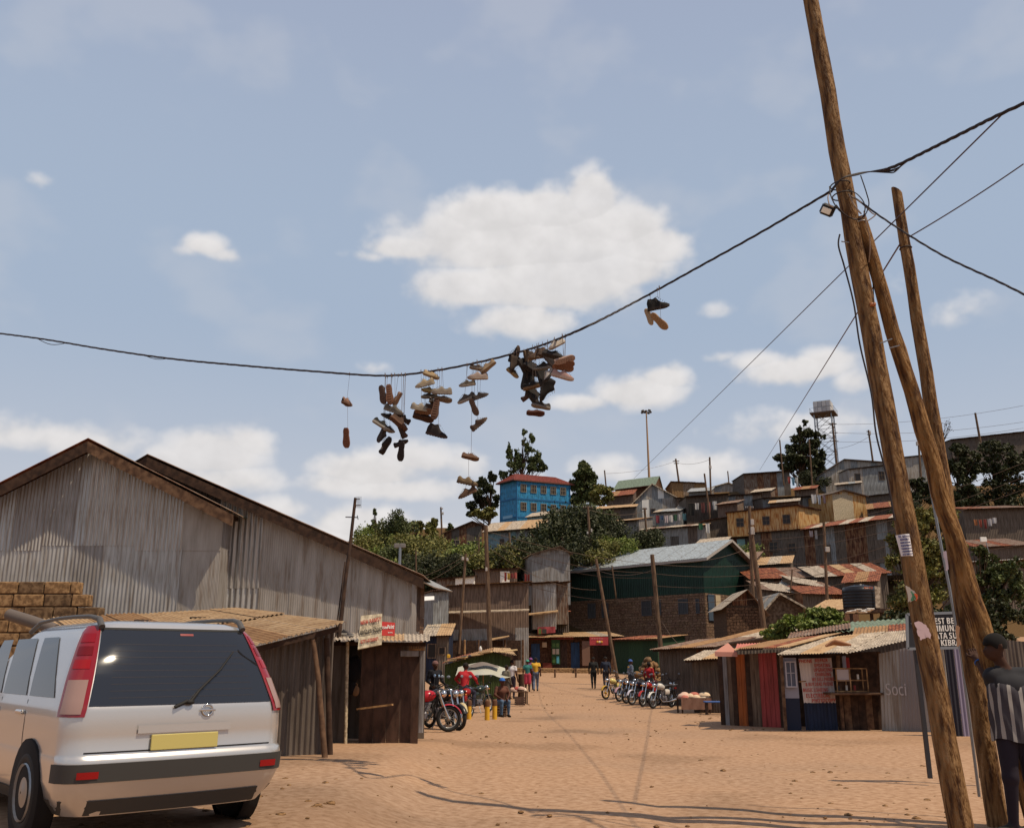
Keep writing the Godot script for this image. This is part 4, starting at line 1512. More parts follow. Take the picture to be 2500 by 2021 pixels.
	var mb := MB.new()
	var bn := func(called: String, x0: float, y0: float, x1: float, y1: float, m: Material, dd := 69.3) -> Node3D:
		var q := MB.new()
		var lo := P(x0, y1, dd) + so
		var hi := P(x1, y0, dd) + so
		q.box((lo + hi) * 0.5, Vector3(hi.x - lo.x, hi.y - lo.y, 0.04))
		return part(s, called, q, m)
	bn.call("fascia_board", 1296, 1553, 1330, 1561, paint("7a2c26", 0.8))
	bn.call("fascia_board", 1345, 1553, 1400, 1561, paint("6d3028", 0.8))
	bn.call("notice", 1324, 1568, 1335, 1580, paint("b39a7c", 0.8))
	bn.call("poster_panel", 1347, 1562, 1367, 1622, paint("2f4a2a", 0.8))
	for q in [[1349, 1584, 1356, 1597, "b5a08c"], [1358, 1584, 1365, 1597, "b0a290"], [1349, 1570, 1356, 1580, "4d6b3c"], [1358, 1570, 1365, 1580, "587040"], [1359, 1602, 1365, 1619, "4f93a0"], [1349, 1604, 1356, 1618, "41602f"]]:
		bn.call("poster", q[0], q[1], q[2], q[3], paint(q[4], 0.8), 69.25)
	bn.call("skirting", 1325, 1618, 1348, 1632, paint("6b3328", 0.9))
	bn.call("window_grille", 1422, 1565, 1440, 1625, paint("77594a", 0.8))
	# hanging banner and red sign
	var ban := thing("banner", "faded red banner with dark emblem hanging above the shop row", "banner", P(1336, 1547, 68.4))
	var bo := -ban.position
	var gq := []
	for r in 4:
		var row := []
		for u in 7:
			row.append(P(1313 + 43 * u / 6.0, lerpf(1531 - u * 0.3, 1548 - u * 0.6, r / 3.0), 68.4) + bo + Vector3(0, 0, 0.05 * sin(u * 1.7 + r)))
		gq.append(row)
	mb = MB.new()
	mb.sheet(gq)
	part(ban, "cloth", mb, paint("9a4446", 0.85))
	mb = MB.new()
	mb.box(P(1329, 1541, 68.25) + bo, Vector3(0.32, 0.3, 0.02))
	part(ban, "emblem", mb, paint("3a3a34", 0.8))
	mb = MB.new()
	mb.box(P(1318, 1541, 68.26) + bo, Vector3(0.2, 0.36, 0.02))
	part(ban, "emblem", mb, paint("5d6b34", 0.8))
	var sg := thing("shop_sign", "red shop sign with yellow disc marks over a dark doorway", "sign", P(1462, 1566, 67.8))
	bo = -sg.position
	mb = MB.new()
	var lo := P(1440, 1575, 67.8) + bo
	var hi := P(1485, 1555, 67.8) + bo
	mb.box((lo + hi) * 0.5, Vector3(hi.x - lo.x, hi.y - lo.y, 0.05))
	part(sg, "board", mb, paint("a83a3e", 0.7))
	for x in [1459, 1464, 1469]:
		mb = MB.new()
		mb.x = Transform3D(Basis(Vector3.RIGHT, PI / 2), P(x, 1567, 67.76) + bo)
		mb.lathe([Vector2(0.001, 0.02), Vector2(0.08, 0.02), Vector2(0.08, -0.02)], 12)
		part(sg, "emblem", mb, paint("d09a3a" if x != 1464 else "d8c9a8", 0.7))
	for q in 5:
		mb = MB.new()
		mb.box(P(1446 + q * 6.0, 1559, 67.76) + bo, Vector3(0.12, 0.05, 0.012))
		part(sg, "lettering", mb, paint("d0867e", 0.7))
	# green boarded wall right of the doorway and raised step in front
	hut("green_stall", "dark green boarded stall behind the parked motorcycles", 1500, 1562, 66, 1605, 1560, 64, 1655, 4.0, ["mono", 0.3], [paint("223a26", 0.8), paint("1d3322", 0.8)], [M.tan_roof_dark, M.rust_roof], {"group": g, "cat": "stall", "eave": 0.5})
	var st := MB.new()
	var c0 := P(1250, 1638, 66.0)
	for e in [[1240, 1318, 67.0], [1318, 1400, 66.6], [1400, 1505, 66.2]]:
		var k := MB.new()
		var p0 := P(e[0], 1634, e[2])
		var p1 := P(e[1], 1634, e[2])
		k.box(Vector3((p0.x + p1.x) / 2, H(2, e[2]) + 0.05, -e[2] - 0.4), Vector3(p1.x - p0.x - 0.04, 0.42, 1.6), 0.04)
		solo("step", {1240: "low concrete step before the shops, left length", 1318: "low concrete step before the shops, middle length", 1400: "low concrete step before the shops, right length"}[e[0]], "step", k, M.block_tan, "steps before the shop row")
	var gi := 0
	for e in [[1355, 1634, 1650], [1406, 1632, 1652], [1356, 1668, 1690]]:
		if gi < 2:
			var k := MB.new()
			k.bar(P(e[0], e[1], 63.0), P(e[0], e[2] + 4, 63.0), 0.07, 6)
			solo("wooden_post", ["short wooden post at the shop step, left of two", "short wooden post at the shop step, right of two"][gi], "post", k, M.timber, "short posts by the shops")
		gi += 1

func hillside() -> void:
	blue_block()
	green_house()
	var tan := [M.tan_roof, M.pale_roof, M.tan_roof_dark]
	var rust := [M.rust_roof, M.rust_roof_grey, M.rust_roof]
	hut("tin_house", "pale blue long house with tan tin roof below the blue container block", 1184, 1296, 112, 1455, 1275, 108, 1345, 6.0, ["side", 1.3], [M.pale_blue, M.pale_blue, M.galv_blue], [M.tan_roof, M.pale_roof], {"windows": [[0.14, 0.5, 0.5, 1.3], [0.32, 0.6, 0.9, 1.0]], "eave": 0.6, "cat": "house"})
	hut("tin_shack", "white topped tin shack directly below the blue container block", 1287, 1262, 121, 1350, 1255, 120, 1300, 3.0, ["mono", 0.9], [M.pale_blue], [M.zinc_roof, M.pale_roof], {"eave": 0.5})
	hut("tin_shack", "dark brown shack with pitched roof left of the pale blue house", 1084, 1302, 116, 1176, 1282, 116, 1350, 5.0, ["front", 0.7, 0.75], [M.rust_wall, M.galv_dark], [M.rust_roof_grey], {"windows": [[0.2, 0.6, 1.0, 1.0], [0.62, 0.6, 1.2, 0.9]], "frame": paint("8a7a68", 0.8)})
	hut("tin_shack", "small dark shack with grey roof among the bushes at left", 1004, 1314, 108, 1062, 1306, 108, 1352, 4.0, ["mono", 0.3], [M.galv_dark, M.weathered_tin], [M.galv_blue], {"windows": [[0.3, 0.3, 0.6, 1.1]]})
	# ridge right of the blue block
	hut("hill_house", "brown house with red eaves and green roof on the ridge below the mast", 1502, 1192, 152, 1600, 1180, 150, 1240, 8.0, ["side", 1.9], [M.mud, M.plaster, M.mud], [M.green_roof], {"cat": "house", "eave": 1.0, "barge_mat": M.red_roof})
	hut("hill_house", "long pale concrete house on the ridge behind the gabled tin house", 1640, 1176, 150, 1722, 1180, 150, 1225, 6.0, ["mono", -0.2], [M.plaster, M.block_tan], [M.tan_roof], {"cat": "house", "pitch": 0.4})
	hut("tin_house", "light grey gabled tin house with long white roof edge", 1551, 1222, 122, 1650, 1214, 122, 1262, 7.0, ["front", 2.0, 0.42], [M.galv_blue, M.galv_dull, M.white_paint], [M.zinc_roof, M.pale_roof], {"cat": "house", "verge": 1.2, "barge_mat": M.pale_roof, "windows": [[0.38, 0.45, 0.55, 0.65, 0]]})
	hut("tin_lean", "tin lean-to with pale sloping roof right of the grey gabled house", 1652, 1215, 121, 1720, 1218, 121, 1260, 5.0, ["mono", 0.6], [M.timber, M.rust_mid, M.weathered_tin], [M.zinc_roof, M.rust_roof_grey], {"eave": 0.5})
	hut("tin_house", "pale blue grey gabled shed on the skyline", 1730, 1192, 142, 1818, 1196, 142, 1235, 6.0, ["front", 1.0, 0.55], [M.galv_blue, M.galv_dull], [M.zinc_roof], {"cat": "house", "barge_mat": M.pale_roof})
	hut("tin_shack", "patchwork grey and brown tin shack on the skyline with sloping dark roof", 1816, 1158, 131, 1928, 1150, 131, 1235, 7.0, ["mono", 0.25], [M.galv_blue, M.rust_wall, M.galv_dark, M.rust_mid], [M.galv_dark], {"split": 0.45, "eave": 0.6})
	hut("tin_shack", "dark brown shack with washing before it under the skyline sheds", 1675, 1214, 113, 1778, 1206, 113, 1290, 5.0, ["mono", 0.2], [M.weathered_tin, M.weathered_tin, M.galv_dark], [M.galv_dark], {"eave": 0.8})  # walls in plain weathered tin tones
	laundry("white and red washing in front of the dark brown shack", 1680, 1228, 1752, 1222, 111.5, ["23211f", "c9c4c2", "6b2f2c", "a34a44", "d6d2d0"], 1.3)
	hut("tin_shack", "tin shack with brown and blue grey sheets right of the dark brown shack", 1774, 1210, 115, 1858, 1206, 114, 1268, 5.0, ["mono", 0.2], [M.rust_mid, M.galv_blue, M.galv_brown], [M.galv_dark], {})
	hut("tin_shack", "narrow shack with sunlit tan roof left of the grey gabled house", 1440, 1244, 118, 1552, 1236, 117, 1270, 4.0, ["mono", 0.9], [M.galv_dark, M.galv_brown], [M.tan_roof], {"eave": 0.6})
	hut("tin_shack", "low grey shack with ragged tan roof above the dark bushes", 1470, 1276, 108, 1560, 1268, 106, 1318, 5.0, ["mono", 0.9], [M.galv_brown, M.galv_old, M.timber_grey], tan, {"eave": 0.9})
	hut("tin_shack", "wide brown shack with pale rusty roof above the green house ridge", 1565, 1294, 102, 1725, 1281, 100, 1350, 6.0, ["mono", 1.0], [M.rust_wall, M.galv_brown, M.mud, M.galv_old], [M.pale_roof, M.tan_roof, M.rust_roof_grey], {"eave": 0.6, "doors": [[0.45, 0.9, 1.9, M.galv_dark]]})
	laundry("row of coloured washing on the pale roof of the wide brown shack", 1600, 1258, 1676, 1252, 103.5, ["8f2e3a", "2f4a78", "c8b3b8", "d6d0cc", "2c5a3c", "b8b0ae", "3a6a78"], 0.75)
	laundry("white cloth and green rag hanging right of the wide brown shack", 1702, 1276, 1736, 1276, 99.0, ["2d6a44", "d9d6d4"], 0.9)
	hut("tin_shack", "small shack with pale ragged roof and teal door below the rusty yellow house", 1728, 1316, 97, 1830, 1310, 96, 1352, 4.0, ["mono", 0.3], [M.rust_wall, M.weathered_tin, M.rust_mid], tan, {"eave": 0.5, "doors": [[0.7, 0.8, 1.5, paint("7fa0a0", 0.8)]]})
	hut("tin_shack", "narrow plain shed between the wide brown shack and yellow house", 1722, 1272, 104, 1776, 1262, 104, 1330, 4.0, ["mono", 0.2], [M.weathered_tin], [M.rust_roof], {})
	hut("tin_house", "rusty yellow tin house with four small windows", 1775, 1252, 101, 1948, 1233, 99, 1302, 5.0, ["mono", 0.15], [M.rust_yellow], [M.rust_roof], {"cat": "house", "side": [M.rust_yellow], "windows": [[0.13, 0.9, 0.75, 0.95], [0.5, 1.0, 0.7, 0.95], [0.78, 1.05, 0.75, 1.0]], "sheet": 0.9})
	hut("tin_house", "plain sallow tin side wing joined to the rusty yellow house", 1949, 1236, 99, 1999, 1245, 103, 1285, 4.0, ["mono", 0.1], [M.rust_yellow], [M.rust_roof], {"cat": "house", "sheet": 0.9})
	hut("tin_shack", "long low dark roofed shed behind the rusty yellow house", 1862, 1216, 110, 2075, 1208, 110, 1262, 5.0, ["mono", 0.5], [M.weathered_tin, M.galv_dark, M.galv_blue], [M.galv_dark, M.rust_roof_grey], {"eave": 0.7})
	laundry("red and pale blue washing near the patchwork shack", 1922, 1163, 1950, 1164, 124.0, ["a83830", "5a8fb0", "d0ccca"], 1.3)
	laundry("white and rose washing beside the tan tin shack", 1980, 1206, 2032, 1206, 107.0, ["d6d2d4", "9fa8bc", "c0a0a8", "b8474e"], 1.1)
	hut("tin_shack", "sunlit tan tin shack with red cloth in the middle of the slope", 2032, 1205, 106, 2114, 1212, 108, 1258, 4.0, ["front", 0.5, 0.3], [M.rust_yellow, M.cream_paint], [M.galv_dark], {})
	hut("tin_house", "big light grey gabled house on the right skyline", 2014, 1152, 132, 2175, 1130, 132, 1205, 9.0, ["front", 1.4, 0.3], [M.galv_blue, M.galv_dull], [M.galv_dark], {"cat": "house", "pitch": 0.2})
	hut("tin_house", "grey annex with two dark windows before the big gabled house", 2072, 1146, 127, 2172, 1134, 127, 1205, 4.0, ["mono", 0.2], [M.galv_blue, M.galv_dull], [M.galv_dark], {"cat": "house", "pitch": 0.2, "windows": [[0.14, 1.7, 0.75, 1.1, 0], [0.72, 1.9, 0.75, 1.2]]})
	hut("tin_house", "grey tin house half hidden behind the leaning poles", 2195, 1118, 130, 2285, 1108, 130, 1185, 8.0, ["mono", 0.4], [M.galv_blue, M.galv_dull], [M.rust_roof_grey], {"cat": "house"})
	hut("tin_shack", "dark shed with small windows below the grey annex", 2118, 1212, 112, 2180, 1204, 112, 1268, 4.0, ["mono", 0.2], [M.galv_dark, M.weathered_tin], [M.galv_dark], {"windows": [[0.05, 1.1, 1.0, 1.1], [0.45, 1.2, 1.1, 1.1]], "glass": paint("4b5158", 0.5)})
	hut("tin_shack", "long dark house under a wide rusty roof with doors and a white rag", 1962, 1292, 93, 2190, 1262, 89, 1372, 6.0, ["mono", 1.2], [M.galv_dark, M.galv_blue, M.weathered_tin, M.rust_wall], [M.rust_roof, M.pale_roof, M.rust_roof], {"eave": 1.0, "doors": [[0.18, 0.9, 2.0, M.weathered_tin], [0.52, 0.9, 2.2, M.rust_wall], [0.75, 0.9, 2.2, M.weathered_tin]]})
	hut("tin_shack", "long dark brown tin wall under the rusty yellow house", 1832, 1302, 95, 1962, 1292, 93, 1374, 5.0, ["mono", 0.1], [M.weathered_tin, M.rust_wall, M.galv_dark], [M.rust_roof], {"windows": [[0.35, 1.2, 0.8, 1.0], [0.7, 1.1, 0.7, 0.9]]})
	laundry("pale pink cloth hung before the long dark house", 1974, 1294, 1998, 1292, 92.0, ["c9b4b8", "d0c8c8"], 0.8)
	hut("rust_shed", "low shed with dark red rusty roof above the pale roofs", 1838, 1412, 80, 1968, 1408, 80, 1450, 4.0, ["mono", 1.1], [M.weathered_tin, M.mud], rust, {"eave": 0.5, "verge": 0.4})
	hut("rust_shed", "low shed with striped tan and rust roof left of the big tree", 1996, 1408, 78, 2166, 1396, 78, 1450, 4.0, ["mono", 1.1], [M.weathered_tin, M.galv_dark], [M.tan_roof, M.rust_roof, M.pale_roof, M.rust_roof], {"eave": 0.5, "verge": 0.3})
	hut("rust_shed", "low dark red roofed shed between the pale roofs and the tank", 1960, 1448, 70, 2066, 1450, 70, 1490, 3.0, ["mono", 0.7], [M.weathered_tin, M.rust_wall], rust, {"eave": 0.5})
	hut("block_hut", "hut with pale grey roof slope behind the bush, upper of the pale roofs", 1946, 1422, 74, 2040, 1440, 74, 1480, 4.0, ["mono", 0.9], [M.mud, M.concrete], [M.rust_roof_grey, M.pale_roof], {"eave": 0.4})
	hut("block_hut", "hut with pale grey roof slope, middle of the pale roofs", 1862, 1438, 72, 1960, 1450, 72, 1500, 4.0, ["mono", 0.9], [M.concrete, M.weathered_tin], [M.pale_roof, M.rust_roof_grey], {"eave": 0.4})
	hut("block_hut", "grey rendered hut with wide pale gable roof behind the leafy bush", 1868, 1483, 66, 1962, 1486, 66, 1560, 5.0, ["front", 0.95, 0.34], [M.concrete], [M.pale_roof, M.zinc_roof], {"cat": "hut", "pitch": 0.6, "amp": 0.002, "verge": 1.0, "eave": 0.7, "barge_mat": M.pale_roof})
	brick_hut()
	var ro := [[M.tan_roof, M.pale_roof], [M.pale_roof, M.zinc_roof], [M.rust_roof, M.tan_roof_dark], [M.rust_roof_grey, M.pale_roof]]
	var wa := [[M.weathered_tin, M.galv_dark], [M.galv_brown, M.rust_mid], [M.galv_old, M.galv_blue], [M.mud, M.weathered_tin]]
	for e in [[1655, 1240, 1722, 1235, 116, 1266, 1.0, 0, 1, "small tan roofed shack right of the grey gabled house"], [1700, 1330, 1770, 1323, 93, 1350, 0.9, 0, 3, "tiny tan roofed lean-to above the green gable"], [1900, 1436, 1976, 1440, 75, 1470, 0.9, 1, 0, "pale roofed lean-to under the dark red rusty roof"],
			[2062, 1420, 2142, 1415, 73, 1450, 0.9, 2, 0, "rust roofed lean-to just behind the black tank"], [1940, 1196, 1992, 1191, 118, 1215, 0.9, 2, 1, "little rust roofed shed at the foot of the broad dark tree"], [2042, 1184, 2102, 1178, 119, 1205, 0.8, 1, 2, "little pale roofed shed in front of the big gabled house"],
			[1482, 1212, 1546, 1205, 138, 1240, 1.2, 2, 1, "brown roofed shed left of the brown ridge house"], [1682, 1200, 1736, 1197, 132, 1220, 1.0, 1, 2, "pale roofed shed between the ridge houses"], [1836, 1202, 1882, 1197, 121, 1220, 0.9, 0, 1, "tan roofed shed below the patchwork skyline shack"],
			[2120, 1242, 2188, 1234, 104, 1268, 1.0, 2, 0, "rust roofed shed directly left of the main pole"], [1990, 1486, 2062, 1486, 61, 1520, 0.7, 0, 3, "tan roofed low hut left of the black tank"], [1600, 1250, 1660, 1246, 112, 1270, 0.8, 1, 2, "pale roofed low hut under the grey gabled house"],
			[1752, 1232, 1800, 1226, 109, 1250, 0.8, 3, 1, "grey roofed low hut above the rusty yellow house"], [1880, 1228, 1950, 1222, 106, 1245, 0.8, 0, 0, "tan roofed low hut right above the rusty yellow house"], [1780, 1366, 1846, 1362, 88, 1392, 0.9, 3, 1, "grey roofed hut right of the green gable"], [1850, 1378, 1930, 1372, 86, 1400, 0.9, 0, 0, "tan roofed hut under the long dark brown wall"]]:
		hut("tin_shack", e[9], e[0], e[1], e[4], e[2], e[3], e[4] - 1.0, e[5], 3.5, ["mono", e[6]], wa[e[8]], ro[e[7]], {"eave": 0.7})
	# right edge
	hut("rust_shed", "rust red roofed shed at the right edge above dark washing", 2352, 1243, 92, 2520, 1238, 92, 1320, 5.0, ["mono", 0.9], [M.weathered_tin], rust, {"eave": 0.6})
	laundry("orange and white washing under the right rusty roof", 2376, 1268, 2434, 1262, 88.0, ["b8632c", "a03a24", "8d2c24", "b8b4ba", "d0ccd0"], 0.9)
	hut("rust_shed", "rust roof with small white dish at the right edge", 2386, 1336, 74, 2520, 1328, 74, 1400, 4.0, ["mono", 0.9], [M.weathered_tin, M.galv_dark], rust, {"eave": 0.5})
	hut("tin_shack", "dark roofed shed on top of the hill at the right edge", 2322, 1074, 150, 2520, 1052, 150, 1120, 6.0, ["mono", 0.3], [M.galv_dark, M.weathered_tin], [M.galv_dark], {"eave": 0.6})
	hut("white_roofed_shed", "white edged flat roof with a small hump behind the brace pole", 2360, 1374, 60, 2520, 1366, 60, 1450, 4.0, ["mono", 0.1], [M.weathered_tin], [M.white_paint], {"eave": 0.5, "group": "sheds at the right"})
	var dish := thing("satellite_dish", "small white box aerial on a thin mast at the right", "aerial", P(2418, 1358, 66))
	var mb := MB.new()
	mb.bar(Vector3.ZERO, P(2408, 1322, 66) - dish.position, 0.03, 5)
	part(dish, "mast", mb, M.steel)
	mb = MB.new()
	mb.box(P(2402, 1317, 66) - dish.position, Vector3(0.45, 0.33, 0.1), 0.02)
	part(dish, "box", mb, M.white_paint)

func brick_hut() -> void:
	var a := P(1772, 1486, 64)
	var b := P(1854, 1478, 64)
	a.y = b.y
	var base := P(1772, 1580, 64).y
	var t := thing("brick_hut", "dark gabled hut of mud bricks behind the tan roofs", "hut", Vector3(a.x, base, a.z), 0.0, "")
	var off := -t.position
	a += off
	b += off
	var bm: StandardMaterial3D = M.block.duplicate()
	bm.albedo_color = Color("7d6656")
	bm.vertex_color_use_as_albedo = true
	var blk := MB.new()
	blk.tinted = true
	var rows := int(a.y / 0.2)
	for r in rows:
		var x := a.x - 0.2 * (r % 2)
		while x < b.x:
			var x0 := maxf(x, a.x)
			var x1 := minf(x + 0.42, b.x)
			var k := rand(0.7, 1.15)
			blk.col = Color(k, k * 0.97, k * 0.92)
			if x1 - x0 > 0.05:
				blk.box(Vector3((x0 + x1) / 2, (r + 0.5) * 0.2, a.z + rand(0, 0.02)), Vector3(x1 - x0 - 0.025, 0.178, 0.2))
			x += 0.42
	var p := part(t, "brick_courses", blk, bm)
	p.set_meta("kind", "stuff")
	var mo := MB.new()
	mo.box(Vector3((a.x + b.x) / 2, a.y / 2, a.z - 2.0), Vector3(b.x - a.x, a.y - 0.02, 4.02))
	part(t, "wall", mo, M.mortar)
	var pk := P(1822, 1440, 64) + off
	sheets(t, "gable_sheet", a, Vector3(pk.x, a.y, a.z), pk, a + Vector3.UP * 0.001, [M.rust_wall, M.timber_dark], 0.6, 0.15, 0.012)
	sheets(t, "gable_sheet", Vector3(pk.x, a.y, a.z), b, b + Vector3.UP * 0.001, pk, [M.rust_wall, M.timber_dark], 0.6, 0.15, 0.012)
	var back := Vector3(0, 0, -4)
	var fr := Vector3(0, 0, 0.5)
	var l := (a - pk).normalized() * 0.5
	var r := (b - pk).normalized() * 0.9
	sheets(t, "roof_sheet", a + l + back, a + l + fr, pk + fr, pk + back, [M.pale_roof], 0.9, 0.15, 0.014)
	sheets(t, "roof_sheet", b + r + fr, b + r + back, pk + back, pk + fr, [M.pale_roof, M.rust_roof_grey], 0.9, 0.15, 0.014)

# crown blobs given in pixels: [x, y, half width, half height] at depth d, relative to the base
func px_blobs(list: Array, d: float, base: Vector3) -> Array:
	var out := []
	for b in list:
		var c := P(b[0], b[1], d) - base
		var k := d / F
		var rad := Vector3(b[2] * k, b[3] * k, b[2] * k * 0.85)
		c += Vector3(0, 0, rand(-0.3, 0.3) * b[2] * k)
		out.append([c, rad * 0.78])
		for q in 4:
			var u := Vector3(rand(-1, 1), rand(-0.7, 1), rand(-1, 1)).normalized()
			out.append([c + u * rad * rand(0.65, 0.95), rad * rand(0.28, 0.5)])
	return out

func px_tree(called: String, label: String, x: float, foot: float, top: float, d: float, list: Array, count: int, size: float, lm: Material, sd: int, o := {}) -> void:
	var base := P(x, foot, d)
	var h := P(x, top, d).y - base.y
	tree(called, label, base, h, px_blobs(list, d, base), count, size, lm, sd, o)

func greenery() -> void:
	# tall feathery tree behind the blue block: upright plumes
	px_tree("tall_tree", "tall loose tree with upright plumes behind the blue container block", 1275, 1230, 1050, 150, [[1283, 1070, 9, 24], [1290, 1095, 12, 22], [1300, 1075, 8, 16], [1242, 1110, 10, 26], [1262, 1110, 9, 25], [1275, 1130, 18, 20], [1310, 1115, 16, 22], [1322, 1140, 16, 16], [1298, 1140, 18, 18], [1250, 1145, 14, 16], [1232, 1160, 16, 12]], 6500, 0.42, M.leaf, 41, {"upright": 0.6, "fill": 0.1, "trunk": 0.22})
	px_tree("dark_tree", "dark branching tree left of the blue container block", 1196, 1300, 1150, 137, [[1200, 1165, 12, 14], [1180, 1180, 16, 16], [1196, 1195, 20, 16], [1168, 1205, 16, 16], [1178, 1225, 22, 16], [1205, 1225, 14, 18], [1154, 1235, 16, 12], [1150, 1255, 12, 8]], 4600, 0.5, M.leaf_dark, 42, {"fill": 0.15, "trunk": 0.25})
	px_tree("umbrella_tree", "small flat crowned bright tree in front of the dark branching tree", 1180, 1290, 1240, 126, [[1180, 1246, 26, 7], [1165, 1254, 18, 7], [1198, 1254, 16, 8], [1182, 1262, 22, 8]], 2200, 0.4, M.leaf_olive, 43)
	px_tree("round_tree", "full dark green tree right of the blue container block", 1425, 1270, 1125, 134, [[1424, 1140, 17, 14], [1418, 1160, 22, 16], [1440, 1160, 18, 18], [1412, 1185, 20, 20], [1438, 1190, 24, 20], [1425, 1212, 26, 18], [1405, 1222, 20, 16]], 5400, 0.5, M.leaf, 44)
	px_tree("light_tree", "lighter loose bush tree leaning right of the full green tree", 1470, 1280, 1180, 128, [[1465, 1192, 16, 12], [1480, 1200, 18, 14], [1450, 1208, 20, 12], [1485, 1215, 14, 12], [1465, 1225, 22, 12]], 3000, 0.45, M.leaf_olive, 45)
	px_tree("dark_tree", "broad dark tree below the water tower", 1965, 1235, 1020, 136, [[1970, 1036, 10, 12], [1958, 1052, 16, 12], [1975, 1060, 18, 14], [1945, 1072, 18, 14], [1990, 1082, 20, 16], [2005, 1066, 10, 10], [1930, 1098, 20, 14], [1965, 1095, 26, 18], [2000, 1108, 18, 18], [1905, 1120, 20, 12], [1945, 1125, 28, 16], [1985, 1130, 26, 18], [1925, 1140, 26, 14], [1975, 1158, 32, 18], [2005, 1150, 16, 20]], 9000, 0.55, M.leaf_dark, 46, {"fill": 0.3})
	px_tree("dark_tree", "dense dark trees mass at the right edge, left crown", 2350, 1270, 1080, 118, [[2345, 1100, 26, 20], [2370, 1120, 30, 24], [2335, 1140, 28, 26], [2365, 1160, 32, 24], [2340, 1190, 28, 24], [2375, 1200, 28, 22], [2335, 1226, 30, 24], [2375, 1230, 34, 24]], 6400, 0.45, M.leaf_dark, 47)
	px_tree("dark_tree", "dense dark trees mass at the right edge, right crown", 2440, 1270, 1080, 120, [[2410, 1095, 28, 20], [2440, 1110, 34, 24], [2410, 1140, 30, 26], [2450, 1160, 40, 28], [2420, 1190, 34, 26], [2480, 1130, 30, 40], [2480, 1190, 30, 30], [2420, 1226, 40, 26], [2475, 1230, 44, 26]], 6400, 0.45, M.leaf_dark, 48)
	px_tree("dark_bush", "dark round bush between the two nearest leaning poles", 2250, 1270, 1160, 108, [[2228, 1182, 18, 16], [2255, 1190, 22, 20], [2235, 1215, 24, 20], [2270, 1215, 20, 22], [2215, 1235, 18, 14]], 3600, 0.4, M.leaf_dark, 49, {"cat": "bush"})
	# conifer at far left of the hill
	var cone := []
	for i in 9:
		var f := i / 8.0
		cone.append([917 - 3 + rand(-2, 2), lerpf(1246, 1322, f), 3.0 + 15.0 * f, 7.0])
	cone.append([898, 1300, 10, 14])
	cone.append([890, 1320, 14, 12])
	cone.append([928, 1312, 14, 12])
	px_tree("conifer", "pointed feathery conifer at the left end of the hill", 915, 1350, 1240, 126, cone, 3600, 0.4, M.leaf, 50, {"upright": 0.25})
	px_tree("bare_tree", "thin leafless tree behind the brace pole on the skyline", 2308, 1100, 1015, 145, [[2308, 1035, 14, 12], [2318, 1050, 12, 10], [2298, 1048, 10, 12]], 160, 0.2, M.trunk, 51, {"fill": 0.0})
	# the broad tree behind the poles at the right
	px_tree("broad_tree", "tall leafy tree with sunlit olive top behind the leaning poles", 2240, 1640, 1240, 36, [[2270, 1262, 40, 24], [2235, 1290, 46, 28], [2300, 1280, 40, 30], [2205, 1330, 34, 30], [2255, 1340, 52, 34], [2320, 1330, 42, 36], [2190, 1375, 32, 28], [2235, 1395, 46, 30], [2290, 1390, 46, 34], [2215, 1440, 46, 32], [2270, 1450, 50, 34], [2185, 1470, 26, 24], [2330, 1410, 40, 40], [2240, 1490, 50, 24]], 15000, 0.15, M.leaf_olive, 52, {"fill": 0.25, "group": "trees at the right of the street", "trunk": 0.12})
	px_tree("broad_tree", "leafy tree at the right edge behind the brace pole", 2420, 1640, 1320, 37, [[2400, 1345, 24, 18], [2425, 1370, 30, 28], [2460, 1400, 36, 34], [2400, 1410, 26, 26], [2430, 1440, 34, 30], [2480, 1440, 30, 40], [2405, 1465, 24, 22]], 6500, 0.15, M.leaf, 53, {"group": "trees at the right of the street", "trunk": 0.1})
	px_tree("dark_bush", "dark low hedge between the kiosk roof and the big tree", 2290, 1640, 1490, 33, [[2170, 1515, 34, 22], [2210, 1512, 36, 24], [2255, 1510, 40, 26], [2300, 1508, 40, 26], [2345, 1505, 40, 28], [2390, 1502, 40, 28], [2440, 1500, 44, 30], [2490, 1500, 40, 30], [2250, 1545, 50, 22], [2330, 1545, 50, 24], [2420, 1545, 60, 26]], 7000, 0.16, M.leaf_dark, 58, {"cat": "hedge", "group": "trees at the right of the street", "trunk": 0.04})
	px_tree("leafy_bush", "yellow green mango-like bush rising behind the tin kiosk roofs", 1975, 1620, 1478, 33, [[1990, 1500, 40, 18], [2030, 1505, 34, 18], [1950, 1518, 36, 18], [1910, 1530, 32, 14], [1985, 1530, 48, 18], [2040, 1530, 34, 16], [1885, 1545, 22, 12], [1930, 1550, 46, 14], [1990, 1555, 50, 14]], 5600, 0.17, M.leaf_bright, 54, {"fill": 0.3, "cat": "bush", "group": "trees at the right of the street", "trunk": 0.05})
	# trees and bushes on the left part of the hill
	px_tree("small_tree", "small pale tree in a row on the left skyline", 1015, 1330, 1265, 122, [[1012, 1280, 18, 8], [1022, 1290, 14, 10], [1000, 1290, 14, 9]], 1400, 0.4, M.leaf_olive, 55, {"fill": 0.2})
	px_tree("small_tree", "round pale tree beside the skyline pole", 1052, 1330, 1270, 118, [[1048, 1284, 12, 12], [1062, 1278, 9, 14], [1055, 1298, 16, 12]], 1400, 0.4, M.leaf_olive, 56, {"fill": 0.2})
	px_tree("small_tree", "thin wispy tree above the dark brown shack", 1100, 1320, 1278, 124, [[1102, 1288, 9, 9], [1096, 1296, 9, 7]], 500, 0.35, M.leaf, 57, {"fill": 0.1})
	# bushes: three crowns shared by many
	var k := 0
	var mats := [M.leaf_olive, M.leaf, M.leaf_dark, M.leaf_olive]
	var shapes := []
